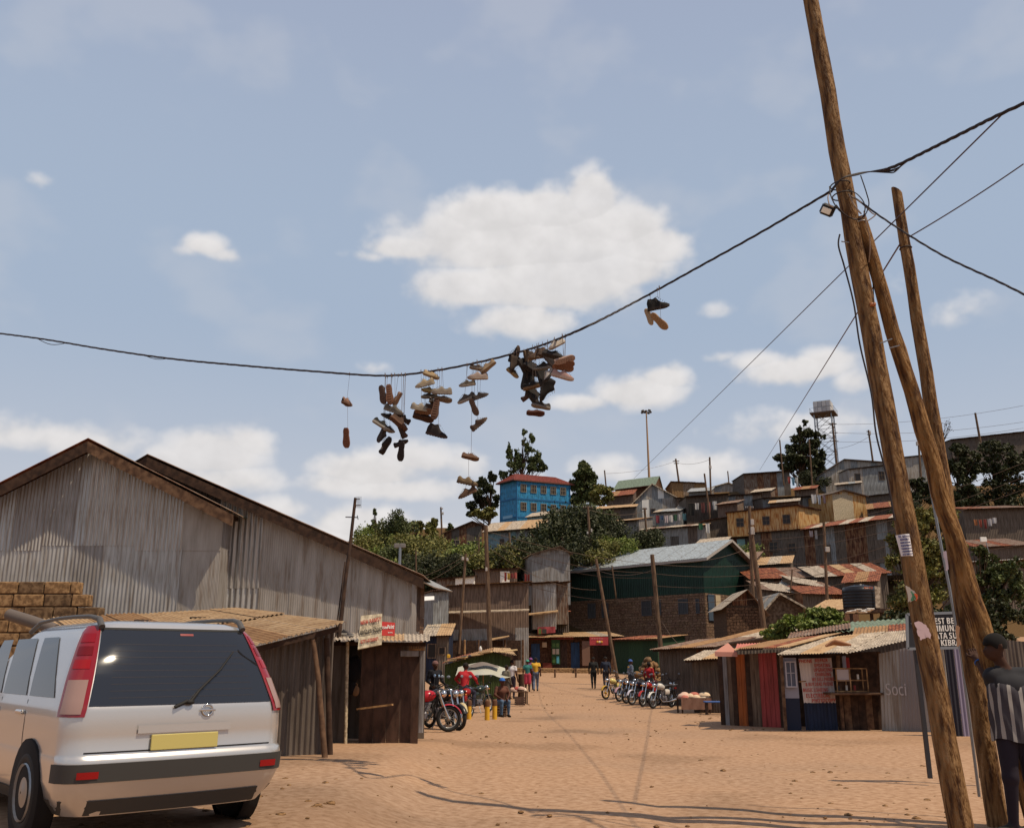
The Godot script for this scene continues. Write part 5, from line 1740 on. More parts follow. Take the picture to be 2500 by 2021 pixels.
	for i in 4:
		var bl := []
		var r := RandomNumberGenerator.new()
		r.seed = 100 + i
		for j in 9:
			bl.append([Vector3(r.randf_range(-1.0, 1.0), r.randf_range(0.15, 0.95), r.randf_range(-0.8, 0.8)), Vector3(r.randf_range(0.4, 0.65), r.randf_range(0.3, 0.5), r.randf_range(0.4, 0.6))])
		shapes.append(crown(bl, 4200, 0.105, 200 + i, 0.1, 0.2).mesh())
	var where := [
		[880, 1335, 118, 2.4, 3], [950, 1300, 116, 2.6, 0], [975, 1295, 112, 2.4, 1], [1000, 1330, 104, 2.2, 0], [925, 1345, 110, 2.8, 0], [965, 1340, 106, 2.5, 3], [1040, 1345, 100, 2.4, 0], [1075, 1325, 106, 2.4, 1], [1065, 1360, 96, 2.8, 0], [1110, 1350, 97, 2.6, 3],
		[1145, 1345, 100, 2.6, 0], [1175, 1355, 97, 2.4, 1], [1210, 1350, 98, 2.4, 3], [1240, 1345, 97, 2.8, 0], [1270, 1330, 98, 2.6, 1], [1000, 1365, 94, 2.8, 0], [950, 1372, 94, 2.6, 1], [1030, 1385, 88, 2.6, 0], [1090, 1385, 88, 2.7, 3], [1140, 1385, 86, 2.6, 2], [1190, 1385, 84, 2.4, 0], [1235, 1375, 85, 2.4, 2],
		[1065, 1405, 82, 2.3, 2], [1120, 1402, 82, 2.2, 2], [1275, 1365, 86, 2.6, 2], [985, 1398, 86, 2.4, 3], [1020, 1415, 82, 2.4, 2],
		[1310, 1340, 92, 3.0, 2], [1345, 1320, 94, 3.4, 2], [1385, 1300, 96, 3.6, 2], [1420, 1300, 98, 3.4, 2], [1360, 1280, 104, 3.4, 2], [1400, 1275, 105, 3.2, 1], [1440, 1290, 104, 3.2, 2], [1330, 1300, 100, 3.0, 2], [1450, 1330, 94, 2.8, 2], [1395, 1335, 90, 3.0, 2], [1345, 1355, 86, 2.8, 2], [1290, 1350, 90, 2.6, 1],
		[1480, 1335, 92, 2.3, 3], [1510, 1345, 90, 2.2, 3], [1550, 1335, 92, 2.2, 2], [1575, 1330, 95, 1.8, 1], [1470, 1350, 88, 2.0, 0], [1530, 1325, 97, 2.0, 2], [1445, 1265, 112, 2.6, 1], [1820, 1345, 92, 1.6, 3], [1990, 1175, 128, 2.2, 2], [2205, 1250, 104, 2.4, 2],
	]
	var words := ["olive green", "fresh green", "dark green", "yellowish green"]
	var near := {0: "on the slope above the far tin hall roof", 1: "on the slope left of the brown shack", 2: "on the slope below the pale blue house", 3: "in the thicket behind the tall tin block", 4: "below the ragged roofed grey shack", 5: "among the shacks on the right slope"}
	where.sort_custom(func(p, q): return p[0] < q[0])
	var seen := {}
	for pass_no in 2:
		var nth := {}
		for w in where:
			var zone := 0 if w[0] < 1000 else (1 if w[0] < 1120 else (2 if w[0] < 1285 else (3 if w[0] < 1455 else (4 if w[0] < 1600 else 5))))
			var kind: int = w[4]
			var label: String = "%s bush %s" % [words[kind], near[zone]]
			if pass_no == 0:
				seen[label] = seen.get(label, 0) + 1
				continue
			nth[label] = nth.get(label, 0) + 1
			var group := label
			if seen[label] > 1:
				label += ", %s from the left" % ["first", "second", "third", "fourth", "fifth", "sixth", "seventh", "eighth", "ninth", "tenth", "eleventh"][nth[label] - 1]
			var low := 46.0 if w[0] > 1170 and w[0] < 1345 and w[1] < 1372 else (30.0 if w[0] > 1060 and w[0] < 1290 and w[1] < 1372 else 0.0)
			low = maxf(low, 18.0 if w[0] > 1300 and w[0] < 1430 and w[1] < 1305 else 0.0)
			var base := P(w[0], w[1] + low, w[2])
			var t := thing("bush", label, "bush", base + Vector3(0, -0.5 * w[3], 0), rand(0, TAU), group)
			t.scale = Vector3(w[3], w[3] * rand(0.85, 1.15), w[3])
			part(t, "crown", shapes[k % 4], [M.leaf_olive, M.leaf, M.leaf_dark, M.leaf_bright][kind])
			var st := MB.new()
			for q in 4:
				st.tube(PackedVector3Array([Vector3(0, -1.2, 0), Vector3(sin(q * 1.7) * 0.2, 0.1, cos(q * 1.7) * 0.2), Vector3(sin(q * 1.7) * 0.7, 0.7, cos(q * 1.7) * 0.7)]), [0.06, 0.04, 0.015], 5)
			part(t, "stem", st, M.trunk)
			k += 1

# ------------------------------------------------------------------ masts, tower, poles, cables
func masts() -> void:
	var d := 175.0
	var foot := P(1586, 1185, d)
	var top := P(1578, 1003, d)
	var t := thing("floodlight_mast", "tall thin floodlight mast on the ridge with ring of lamps", "mast", foot)
	part(t, "mast", pole_mesh(Vector3.ZERO, top - foot, 0.24, 0.12, 8), paint("a3805f", 0.7))
	var rg := MB.new()
	rg.torus(top - foot + Vector3(0, -0.2, 0), Vector3.UP, 0.75, 0.06, 14, 5)
	for i in 4:
		rg.bar(top - foot + Vector3(cos(i * PI / 2) * 0.75, -0.2, sin(i * PI / 2) * 0.75), top - foot + Vector3(0, -0.2, 0), 0.04, 4)
	part(t, "lamp_ring", rg, M.timber_dark)
	for i in 7:
		var a := TAU * i / 7.0
		var lb := MB.new()
		lb.x = Transform3D(Basis(Vector3.UP, -a) * Basis(Vector3.FORWARD, 0.5), top - foot + Vector3(cos(a) * 0.85, -0.25 + 0.2 * (i % 2), sin(a) * 0.85))
		lb.box(Vector3.ZERO, Vector3(0.4, 0.3, 0.45), 0.03)
		part(t, "lamp_head", lb, paint("4b4038", 0.6))
	# water tower
	d = 200.0
	var c := P(2012, 1010, d)
	var w := 33.0 * d / F
	var th := P(2012, 984, d).y - c.y
	var base := P(2012, 1140, d).y
	var wt := thing("water_tower", "white panelled water tank on steel lattice tower above the dark tree", "water tower", Vector3(c.x, base, c.z), deg_to_rad(-28))
	var H0 := c.y - base
	var hw := w * 0.62
	for s in 4:
		for r in 2:
			for q in 4:
				var mb := MB.new()
				var bs := Basis(Vector3.UP, s * PI / 2)
				mb.x = Transform3D(bs, bs * Vector3(0, 0, hw) + Vector3.UP * H0)
				var pw := hw * 2 / 4.0
				mb.box(Vector3(-hw + (q + 0.5) * pw, (r + 0.5) * th / 2.0, 0), Vector3(pw - 0.06, th / 2 - 0.06, 0.12), 0.04)
				part(wt, "tank_panel", mb, paint(["b8b6b6", "c6c3c1", "a9a7a8", "c0bcb8"][(s + q + r) % 4], 0.6))
	var core := MB.new()
	core.box(Vector3(0, H0 + th / 2, 0), Vector3(hw * 1.96, th * 0.98, hw * 1.96))
	core.box(Vector3(0, H0 + th + 0.04, 0), Vector3(hw * 2.02, 0.1, hw * 2.02))
	part(wt, "tank", core, paint("8f8f92", 0.7))
	for q in [[0, Vector3(-0.3, 0.55, 1.06), 0.6, "7d3a34"], [0, Vector3(0.1, 0.22, 1.06), 1.1, "39629a"], [3, Vector3(0.3, 0.22, 1.06), 0.9, "39629a"]]:
		var mb := MB.new()
		var bs := Basis(Vector3.UP, (q[0] + 3) % 4 * PI / 2)
		mb.x = Transform3D(bs, Vector3.UP * H0)
		mb.box(Vector3(q[1].x * hw, q[1].y * th, hw + 0.08), Vector3(hw * q[2], th * 0.2, 0.03))
		part(wt, "painted_band", mb, paint(q[3], 0.7))
	var plat := MB.new()
	plat.box(Vector3(0, H0 - 0.15, 0), Vector3(hw * 2.9, 0.25, hw * 2.9))
	part(wt, "platform", plat, paint("6f5f58", 0.8))
	var rail := MB.new()
	for s in 4:
		var bs := Basis(Vector3.UP, s * PI / 2)
		rail.bar(bs * Vector3(-hw * 1.42, H0 + 0.9, hw * 1.42), bs * Vector3(hw * 1.42, H0 + 0.9, hw * 1.42), 0.03, 4)
		for q in 5:
			rail.bar(bs * Vector3(hw * 1.42 * (q / 2.0 - 1), H0, hw * 1.42), bs * Vector3(hw * 1.42 * (q / 2.0 - 1), H0 + 0.9, hw * 1.42), 0.03, 4)
	part(wt, "railing", rail, M.steel)
	var sg := hw * 1.0
	for s in 4:
		var bs := Basis(Vector3.UP, s * PI / 2)
		var lg := MB.new()
		lg.bar(bs * Vector3(-sg * 1.05, -3, sg * 1.05), bs * Vector3(-sg, H0, sg), 0.13, 5)
		part(wt, "leg", lg, M.steel)
		var br := MB.new()
		for q in 4:
			var y0 := H0 * q / 4.0
			var y1 := H0 * (q + 1) / 4.0
			br.bar(bs * Vector3(-sg, y0, sg), bs * Vector3(sg, y1, sg), 0.05, 4)
			br.bar(bs * Vector3(sg, y0, sg), bs * Vector3(-sg, y1, sg), 0.05, 4)
			br.bar(bs * Vector3(-sg, y1, sg), bs * Vector3(sg, y1, sg), 0.05, 4)
		part(wt, "bracing", br, M.steel)

func poles() -> void:
	far_pole("tall pale pole in front of the two storey tin building", 1186, 1282, 1196, 1590, 50, 11.5, [], [[108, -2, 5, 9]], 1.2)
	far_pole("slim pole with small boxes left of the tall pale pole", 1137, 1352, 1128, 1480, 62, 7, [], [[12, -6, 6, 8], [14, 5, 5, 7]], 3.0)
	far_pole("leaning yellowish pole in front of the red shop sign", 1455, 1364, 1503, 1632, 58, 8, [], [], 0.8)
	far_pole("dark leaning pole behind the parked motorcycles", 1592, 1354, 1620, 1658, 46, 12, [], [], 0.8)
	far_pole("thick leaning pole in front of the brick hut", 1832, 1282, 1868, 1552, 58, 13, [], [[15, 2, 9, 18]], 3.0)
	far_pole("darker pole with white box standing behind the thick leaning pole", 1830, 1236, 1838, 1440, 66, 9, [[6, 10]], [[40, 4, 8, 14]], 3.0)
	far_pole("pole with insulators and boxes above the green house roof", 1435, 1236, 1443, 1358, 88, 7, [[4, 12]], [[60, 5, 4, 8], [66, -5, 4, 6]], 2.0)
	far_pole("pole with short arms before the wide brown shack", 1574, 1240, 1581, 1342, 96, 6, [[2, 6]], [], 2.0)
	far_pole("slim pole with white box before the rust roofed sheds", 2012, 1276, 2021, 1482, 64, 8, [], [[66, 4, 10, 12]], 2.0)
	far_pole("tall pole on the ridge right of the mast with a transformer", 1733, 1116, 1738, 1270, 118, 5, [], [[26, 0, 6, 8]], 1.0)
	far_pole("leaning thick post before the dark brown shack", 1720, 1156, 1735, 1275, 110, 5, [], [], 1.0)
	far_pole("skyline pole with two cross arms left of the tall ridge pole", 1650, 1120, 1657, 1172, 172, 5, [[6, 8], [12, 6]], [], 3.0)
	far_pole("thin skyline post right of the round dark tree", 1476, 1148, 1480, 1190, 150, 4, [], [], 3.0)
	far_pole("thin skyline post above the pale blue grey shed", 1777, 1150, 1781, 1190, 160, 3.5, [], [], 3.0)
	far_pole("short post on the skyline left of the broad dark tree", 1904, 1074, 1911, 1150, 128, 4, [], [], 2.0)
	far_pole("pale post standing before the broad dark tree", 1976, 1072, 1984, 1192, 122, 4, [], [], 1.0)
	far_pole("brown power pole with three cross arms beside the water tower", 2033, 1032, 2043, 1128, 150, 5, [[3, 10], [26, 10], [48, 10]], [], 3.0)
	far_pole("power pole with tangled fittings above the big grey gabled house", 2121, 1050, 2131, 1120, 142, 5, [[4, 5], [12, 4]], [[8, 2, 4, 8]], 3.0)
	far_pole("stump of a pole on the right skyline", 2382, 1008, 2394, 1075, 140, 6, [], [], 2.0)
	far_pole("pole with white box between the two nearest leaning poles", 2243, 1072, 2250, 1180, 120, 6, [], [[12, -3, 8, 10]], 2.0)
	far_pole("skyline pole with lamp bracket at the left of the hill", 1076, 1238, 1079, 1310, 118, 5, [], [[4, 3, 5, 3], [16, 4, 5, 6]], 2.0)
	far_pole("thin weathered pole left of the umbrella tree", 1243, 1300, 1249, 1388, 88, 6, [], [], 1.5)
	far_pole("thin pole among the bushes left of the tall pale pole", 1170, 1310, 1166, 1420, 84, 4, [], [], 1.5)
	far_pole("thin grey pole among the bushes above the far hall", 1015, 1345, 1016, 1410, 80, 4, [], [], 1.5)
	far_pole("slim wooden pole rising from the green house wall", 1494, 1380, 1503, 1450, 84, 4, [], [], 1.0)
	far_pole("thin pole right of the broad rust shed", 1935, 1390, 1930, 1450, 72, 4, [], [], 1.0)
	# floodlights on a short pole behind the far hall roof
	var f := P(975, 1392, 44)
	var t := thing("floodlight_pole", "grey post with two square floodlights above the far hall roof", "floodlight", f + Vector3(0, -3, 0))
	var mb := MB.new()
	mb.bar(Vector3.ZERO, P(977, 1334, 44) - t.position, 0.07, 6)
	part(t, "post", mb, M.steel)
	for x in [969, 983]:
		mb = MB.new()
		mb.box(P(x, 1332, 44) - t.position, Vector3(0.26, 0.2, 0.14), 0.02)
		part(t, "lamp_head", mb, paint("77716d", 0.5))

func cables() -> void:
	# thin cables: [x0, y0, d0, x1, y1, d1, sag, radius, label]
	var list := [
		[1187, 1296, 50, 1835, 1380, 58, 1.4, "highest wire from the tall pale pole towards the thick leaning pole"],
		[1187, 1308, 50, 1593, 1398, 46, 1.0, "wire from the tall pale pole crossing the tin tower to the dark leaning pole"],
		[1188, 1322, 50, 1594, 1410, 46, 1.2, "lower wire from the tall pale pole to the dark leaning pole"],
		[1187, 1332, 50, 1456, 1440, 58, 1.2, "wire sagging across the grey upper tin room"],
		[1188, 1390, 50, 1600, 1465, 46, 1.1, "lowest long wire crossing the front of the green house"],
		[1593, 1372, 46, 1835, 1335, 58, 0.7, "wire rising from the dark leaning pole over the green roof"],
		[1595, 1400, 46, 2170, 1332, 40, 1.2, "long wire crossing the green gable and rust roofs"],
		[1597, 1430, 46, 2160, 1362, 40, 1.0, "long wire crossing above the pale roofs"],
		[1600, 1468, 46, 2150, 1400, 42, 0.9, "long wire crossing the tank and pale roofs"],
		[1835, 1296, 58, 2500, 1130, 40, 1.3, "wire rising right behind the poles to the dark trees"],
		[1838, 1318, 58, 2500, 1165, 40, 1.3, "second wire rising right behind the poles"],
		[1840, 1345, 58, 2500, 1195, 40, 1.1, "third wire rising right behind the poles"],
		[1842, 1372, 58, 2500, 1330, 40, 0.8, "wire passing behind the poster on the main pole"],
		[1137, 1356, 62, 960, 1428, 60, 0.5, "wire from the slim pole down to the hall roof"],
		[1137, 1362, 62, 980, 1440, 60, 0.6, "lower wire from the slim pole down to the hall roof"],
		[1137, 1360, 62, 1187, 1330, 50, 0.3, "short wire between the slim pole and tall pale pole"],
		[1455, 1376, 58, 1593, 1374, 46, 0.5, "short wire between the two leaning poles at the green house"],
		[1455, 1390, 58, 1593, 1392, 46, 0.6, "lower short wire between the two leaning poles at the green house"],
		[1618, 1520, 46, 1660, 1575, 44, 0.2, "stay wire down from the dark leaning pole"],
		[2033, 1036, 150, 2500, 990, 130, 1.5, "top power line running right from the power pole"],
		[2034, 1056, 150, 2500, 1030, 130, 1.5, "second power line running right from the power pole"],
		[2036, 1078, 150, 2500, 1045, 130, 1.5, "third power line running right from the power pole"],
		[2038, 1096, 150, 2122, 1066, 142, 0.8, "low wire between the two power poles"],
		[1437, 1244, 88, 1574, 1248, 96, 0.9, "wire between the two poles above the green house"],
		[1650, 1126, 172, 1480, 1156, 150, 1.0, "thin skyline wire left of the mast foot"],
		[1650, 1128, 172, 1733, 1122, 118, 1.0, "thin skyline wire right of the mast"],
	]
	for c in list:
		cable(c[7], P(c[0], c[1], c[2]), P(c[3], c[4], c[5]), c[6] * 0.5, (0.011 if c[2] < 70 else 0.022), M.wire)

# ------------------------------------------------------------------ the three near poles, their cables and the signs
var shoe_line := PackedVector3Array()

func on_line(px: float) -> Vector3:
	# point of the shoe cable under the pixel column px
	var best := Vector3.ZERO
	var bd := 1e9
	for i in shoe_line.size() - 1:
		for q in 8:
			var p := shoe_line[i].lerp(shoe_line[i + 1], q / 8.0)
			var u := 1250.0 + F * p.x / (-p.z * COSP + (p.y - 1.6) * SINP)
			if absf(u - px) < bd:
				bd = absf(u - px)
				best = p
	return best

func spline(pts: Array, k := 8) -> PackedVector3Array:
	var out := PackedVector3Array()
	for i in pts.size() - 1:
		var a: Vector3 = pts[maxi(i - 1, 0)]
		var b: Vector3 = pts[i]
		var c: Vector3 = pts[i + 1]
		var d: Vector3 = pts[mini(i + 2, pts.size() - 1)]
		for q in k:
			out.append(b.cubic_interpolate(c, a, d, q / float(k)))
	out.append(pts[pts.size() - 1])
	return out

func twisted(t: Node3D, pts: PackedVector3Array, r: float, turn: float) -> void:
	# strands wound about one another
	var off := -t.position
	for s in 3:
		var sp := PackedVector3Array()
		var along := 0.0
		for i in pts.size():
			var dir := (pts[mini(i + 1, pts.size() - 1)] - pts[maxi(i - 1, 0)]).normalized()
			var side := dir.cross(Vector3.UP).normalized()
			var up := side.cross(dir)
			var a := along / turn * TAU + TAU * s / 3.0
			sp.append(pts[i] + off + (side * cos(a) + up * sin(a)) * r * 0.95)
			if i + 1 < pts.size():
				along += pts[i].distance_to(pts[i + 1])
		var mb := MB.new()
		mb.tube(sp, r, 6)
		part(t, "strand", mb, M.cable)

func resample(pts: PackedVector3Array, step: float) -> PackedVector3Array:
	var out := PackedVector3Array([pts[0]])
	for i in pts.size() - 1:
		var n := maxi(1, int(pts[i].distance_to(pts[i + 1]) / step))
		for q in n:
			out.append(pts[i].lerp(pts[i + 1], (q + 1.0) / n))
	return out

func near_poles() -> void:
	var D := 9.5
	# main pole
	var top := P(1972, -40, 9.6)
	var foot := P(2352, 2004, 9.5)
	var t := thing("main_pole", "thick weathered wooden pole leaning at the right with cables and posters", "pole", foot, 0.0, "three leaning wooden poles")
	part(t, "pole", pole_mesh(Vector3(0, -0.4, 0), top - foot, 0.118, 0.085, 16, 0.035, 26, 11), M.pole_wood)
	var ring := MB.new()
	for q in [[2052, 452], [2057, 478]]:
		ring.torus(P(q[0], q[1], D + 0.03) - foot, (top - foot).normalized(), 0.108, 0.008, 16, 5)
	part(t, "wire_band", ring, M.cable)
	for k in [[2073, 592, -0.09, 0.0], [2150, 838, 0.12, 0.04], [2172, 850, 0.1, 0.02]]:
		var pb := MB.new()
		pb.bar(P(k[0], k[1], D - 0.1) - foot, P(k[0], k[1], D - 0.1) - foot + Vector3(k[2], k[3], 0.03), 0.007, 5)
		part(t, "nail", pb, M.steel)
	# brace
	var t2top := P(2101, 532, 9.55)
	var t2foot := P(2545, 1995, 9.9)
	var b := thing("brace_pole", "pale knotted wooden brace pole leaning against the main pole", "pole", t2foot, 0.0, "three leaning wooden poles")
	var off := -t2foot
	part(b, "pole", pole_mesh(Vector3(0, -0.3, 0), t2top + off, 0.118, 0.068, 14, 0.05, 30, 12), M.pole_wood_b)
	var tie := MB.new()
	tie.torus(P(2100, 545, 9.55) + off, (t2top - t2foot).normalized(), 0.085, 0.006, 14, 5)
	part(b, "wire_band", tie, M.steel)
	# third pole
	var t3top := P(2191, 466, 10.15)
	var t3foot := P(2433, 1966, 10.15)
	var c3 := thing("third_pole", "shorter grey wooden pole with slanted top behind the brace", "pole", t3foot, 0.0, "three leaning wooden poles")
	var p3 := pole_mesh(Vector3(0, -0.3, 0), t3top - t3foot, 0.106, 0.058, 14, 0.03, 22, 13)
	var ax := (t3top - t3foot).normalized()
	for i in p3.v.size():
		var r := p3.v[i] - (t3top - t3foot)
		if r.dot(ax) > -0.05:
			p3.v[i] += ax * (-0.9 * r.x)
	part(c3, "pole", p3, M.pole_wood)
	var wd := MB.new()
	wd.torus(P(2212, 606, 10.15) - t3foot, (t3top - t3foot).normalized(), 0.066, 0.008, 14, 5)
	part(c3, "wire_band", wd, M.cable)
	# floodlight on the main pole
	var fl := thing("floodlight", "black square floodlight with white glass on the main pole", "floodlight", P(2020, 512, 9.35))
	var m := MB.new()
	m.x = Transform3D(Basis(Vector3(0, 0, 1), -0.6) * Basis(Vector3.UP, -0.3) * Basis(Vector3.RIGHT, 0.55), Vector3.ZERO)
	m.box(Vector3(0, 0, -0.02), Vector3(0.15, 0.125, 0.07), 0.02)
	for i in 4:
		m.box(Vector3(-0.05 + i * 0.033, 0, -0.065), Vector3(0.008, 0.1, 0.03))
	part(fl, "housing", m, M.plastic_black)
	var gl := MB.new()
	gl.x = m.x
	gl.box(Vector3(0, -0.012, 0.017), Vector3(0.10, 0.062, 0.012), 0.003)
	part(fl, "glass", gl, paint("ece8da", 0.3))
	var br := MB.new()
	br.tube(PackedVector3Array([Vector3(0.05, 0.02, 0), Vector3(0.1, 0.03, 0.0), Vector3(0.13, 0.06, -0.06)]), 0.018, 6)
	part(fl, "bracket", br, M.plastic_black)
	# the cable that carries the shoes
	var pl := [P(-120, 800, 16.0), P(85, 825, 15.2), P(250, 852, 14.6), P(420, 876, 14.1), P(600, 893, 13.6), P(760, 906, 13.3), P(930, 917, 13.0), P(1040, 908, 12.9), P(1160, 886, 12.7), P(1300, 850, 12.4), P(1420, 803, 10.6), P(1560, 732, 11.5), P(1700, 655, 11.0), P(1860, 566, 10.3), P(2030, 466, 9.45)]
	shoe_line = spline(pl, 10)
	var sc := thing("shoe_cable", "black twisted cable sagging across the sky with shoes hung from it", "cable", shoe_line[60])
	twisted(sc, resample(shoe_line, 0.06), 0.0085, 0.62)
	# where strands part
	for g in [[90, 160, 12.0], [352, 410, 6.0]]:
		var lp := PackedVector3Array()
		for q in 9:
			var u := q / 8.0
			lp.append(on_line(lerpf(g[0], g[1], u)) + Vector3.DOWN * 0.006 * g[2] * sin(u * PI) - sc.position)
		var mb := MB.new()
		mb.tube(lp, 0.006, 5)
		part(sc, "loose_strand", mb, M.cable)
	# service cable to the upper right, twisted, strands parting near the pole
	var ul := spline([P(2150, 418, 9.2), P(2190, 404, 8.9), P(2240, 380, 8.6), P(2300, 350, 8.2), P(2370, 315, 7.8), P(2434, 283, 7.4), P(2560, 225, 6.9)], 8)
	var s2 := thing("service_cable", "thick twisted black cable running from the main pole to the upper right", "cable", ul[0])
	twisted(s2, resample(ul, 0.05), 0.0095, 0.42)
	for o in [[0, 0], [9, 16], [18, 30], [4, 38]]:
		var sp := spline([P(2030, 470 - o[0] * 0.4, 9.35), P(2056, 436, 9.28), P(2090, 424 + o[0] * 0.2, 9.3), P(2125, 419, 9.3), P(2168, 421 + o[0] * 0.25 - 0.3 * o[1], 9.15), P(2186 + o[0] * 0.5, 419 - o[1] * 0.35, 9.0), P(2212 + o[0] * 0.3, 392, 8.75)], 6)
		var mb := MB.new()
		for i in sp.size():
			sp[i] -= s2.position
		mb.tube(sp, 0.007, 6)
		part(s2, "strand", mb, M.cable)
	# loops round the pole
	var lo := thing("cable_coil", "loose loops of cable wound round the main pole below the junction", "cable", P(2055, 480, 9.4))
	for l in [[[2102, 428, 9.2], [2116, 470, 9.2], [2122, 500, 9.25], [2108, 530, 9.3], [2080, 533, 9.3], [2048, 512, 9.25], [2030, 480, 9.25], [2026, 455, 9.3]],
			[[2070, 462, 9.35], [2095, 475, 9.3], [2112, 500, 9.3], [2108, 528, 9.3], [2090, 536, 9.3], [2062, 522, 9.25], [2042, 500, 9.25]],
			[[2110, 515, 9.3], [2116, 545, 9.3], [2124, 580, 9.35], [2125, 610, 9.4], [2122, 640, 9.5]],
			[[2028, 470, 9.3], [2022, 480, 9.25], [2026, 500, 9.2], [2034, 505, 9.25]],
			[[2074, 475, 9.35], [2092, 510, 9.3], [2104, 522, 9.3], [2090, 505, 9.3], [2080, 490, 9.35]],
			[[2078, 478, 9.35], [2100, 492, 9.3], [2130, 520, 9.3], [2138, 525, 9.3], [2118, 540, 9.3]]]:
		var arr := []
		for q in l:
			arr.append(P(q[0], q[1], q[2]) - lo.position)
		var mb := MB.new()
		mb.tube(spline(arr, 6), 0.0065, 6)
		part(lo, "loop", mb, M.cable if l.size() > 5 else paint("8a7666", 0.6))
	# cable to the lower right
	var lr := spline([P(2072, 474, 9.4), P(2105, 495, 9.3), P(2150, 528, 9.1), P(2220, 574, 8.8), P(2300, 622, 8.5), P(2370, 656, 8.2), P(2434, 685, 7.9), P(2560, 748, 7.4)], 8)
	var s3 := thing("service_cable", "brown twisted cable running from the main pole down to the right edge", "cable", lr[0])
	twisted(s3, resample(lr, 0.05), 0.006, 0.5)
	# stay wires: fine
	cable("fine stay wire from the upper right corner past the poles down to the green hill", P(2445, 282, 7.4), P(1548, 1168, 60), 0.0, 0.008, paint("4d3a3c", 0.6), "fine stay wires")
	cable("fine stay wire from the right edge to the top of the third pole", P(2500, 400, 9.5), P(2217, 580, 10.1), 0.02, 0.008, paint("4d3a3c", 0.6), "fine stay wires")
	cable("fine stay wire from the third pole down behind the main pole to the skyline shed", P(2198, 596, 10.1), P(1855, 1148, 70), 0.0, 0.01, paint("5b3e38", 0.6), "fine stay wires")
	# black cable hanging down the left side of the main pole
	var dn := spline([P(2051, 572, 9.3), P(2048, 600, 9.3), P(2062, 650, 9.3), P(2085, 740, 9.3), P(2100, 840, 9.28), P(2128, 960, 9.25), P(2140, 1060, 9.2), P(2165, 1160, 9.2), P(2185, 1270, 9.2)], 8)
	var mbd := MB.new()
	mbd.tube(dn, 0.009, 6)
	solo("drop_cable", "black cable hanging down the left side of the main pole", "cable", mbd, M.cable)
	var dn2 := spline([P(2128, 620, 9.6), P(2132, 690, 9.6), P(2135, 760, 9.65), P(2136, 800, 9.7)], 6)
	mbd = MB.new()
	mbd.tube(dn2, 0.006, 5)
	solo("drop_cable", "short cable hanging between the main pole and the brace", "cable", mbd, M.cable)
	var rod := MB.new()
	rod.tube(PackedVector3Array([P(2250, 1072, 10.6), P(2278, 1220, 10.6), P(2300, 1340, 10.6), P(2318, 1430, 10.6), P(2348, 1600, 10.6), P(2392, 1945, 10.6)]), 0.016, 6)
	solo("steel_rod", "thin grey steel pipe standing between the main pole and third pole", "pipe", rod, M.steel)
	var ins := thing("insulator", "brown porcelain insulator in the gap beside the main pole", "insulator", P(2131, 743, 9.45))
	var ib := MB.new()
	ib.x = Transform3D(Basis(Vector3.FORWARD, PI / 2), Vector3.ZERO)
	ib.lathe([Vector2(0.001, -0.03), Vector2(0.026, -0.028), Vector2(0.018, -0.01), Vector2(0.026, 0.004), Vector2(0.018, 0.016), Vector2(0.022, 0.03), Vector2(0.001, 0.032)], 10)
	part(ins, "porcelain", ib, paint("a86a44", 0.3))
	posters(top, foot)

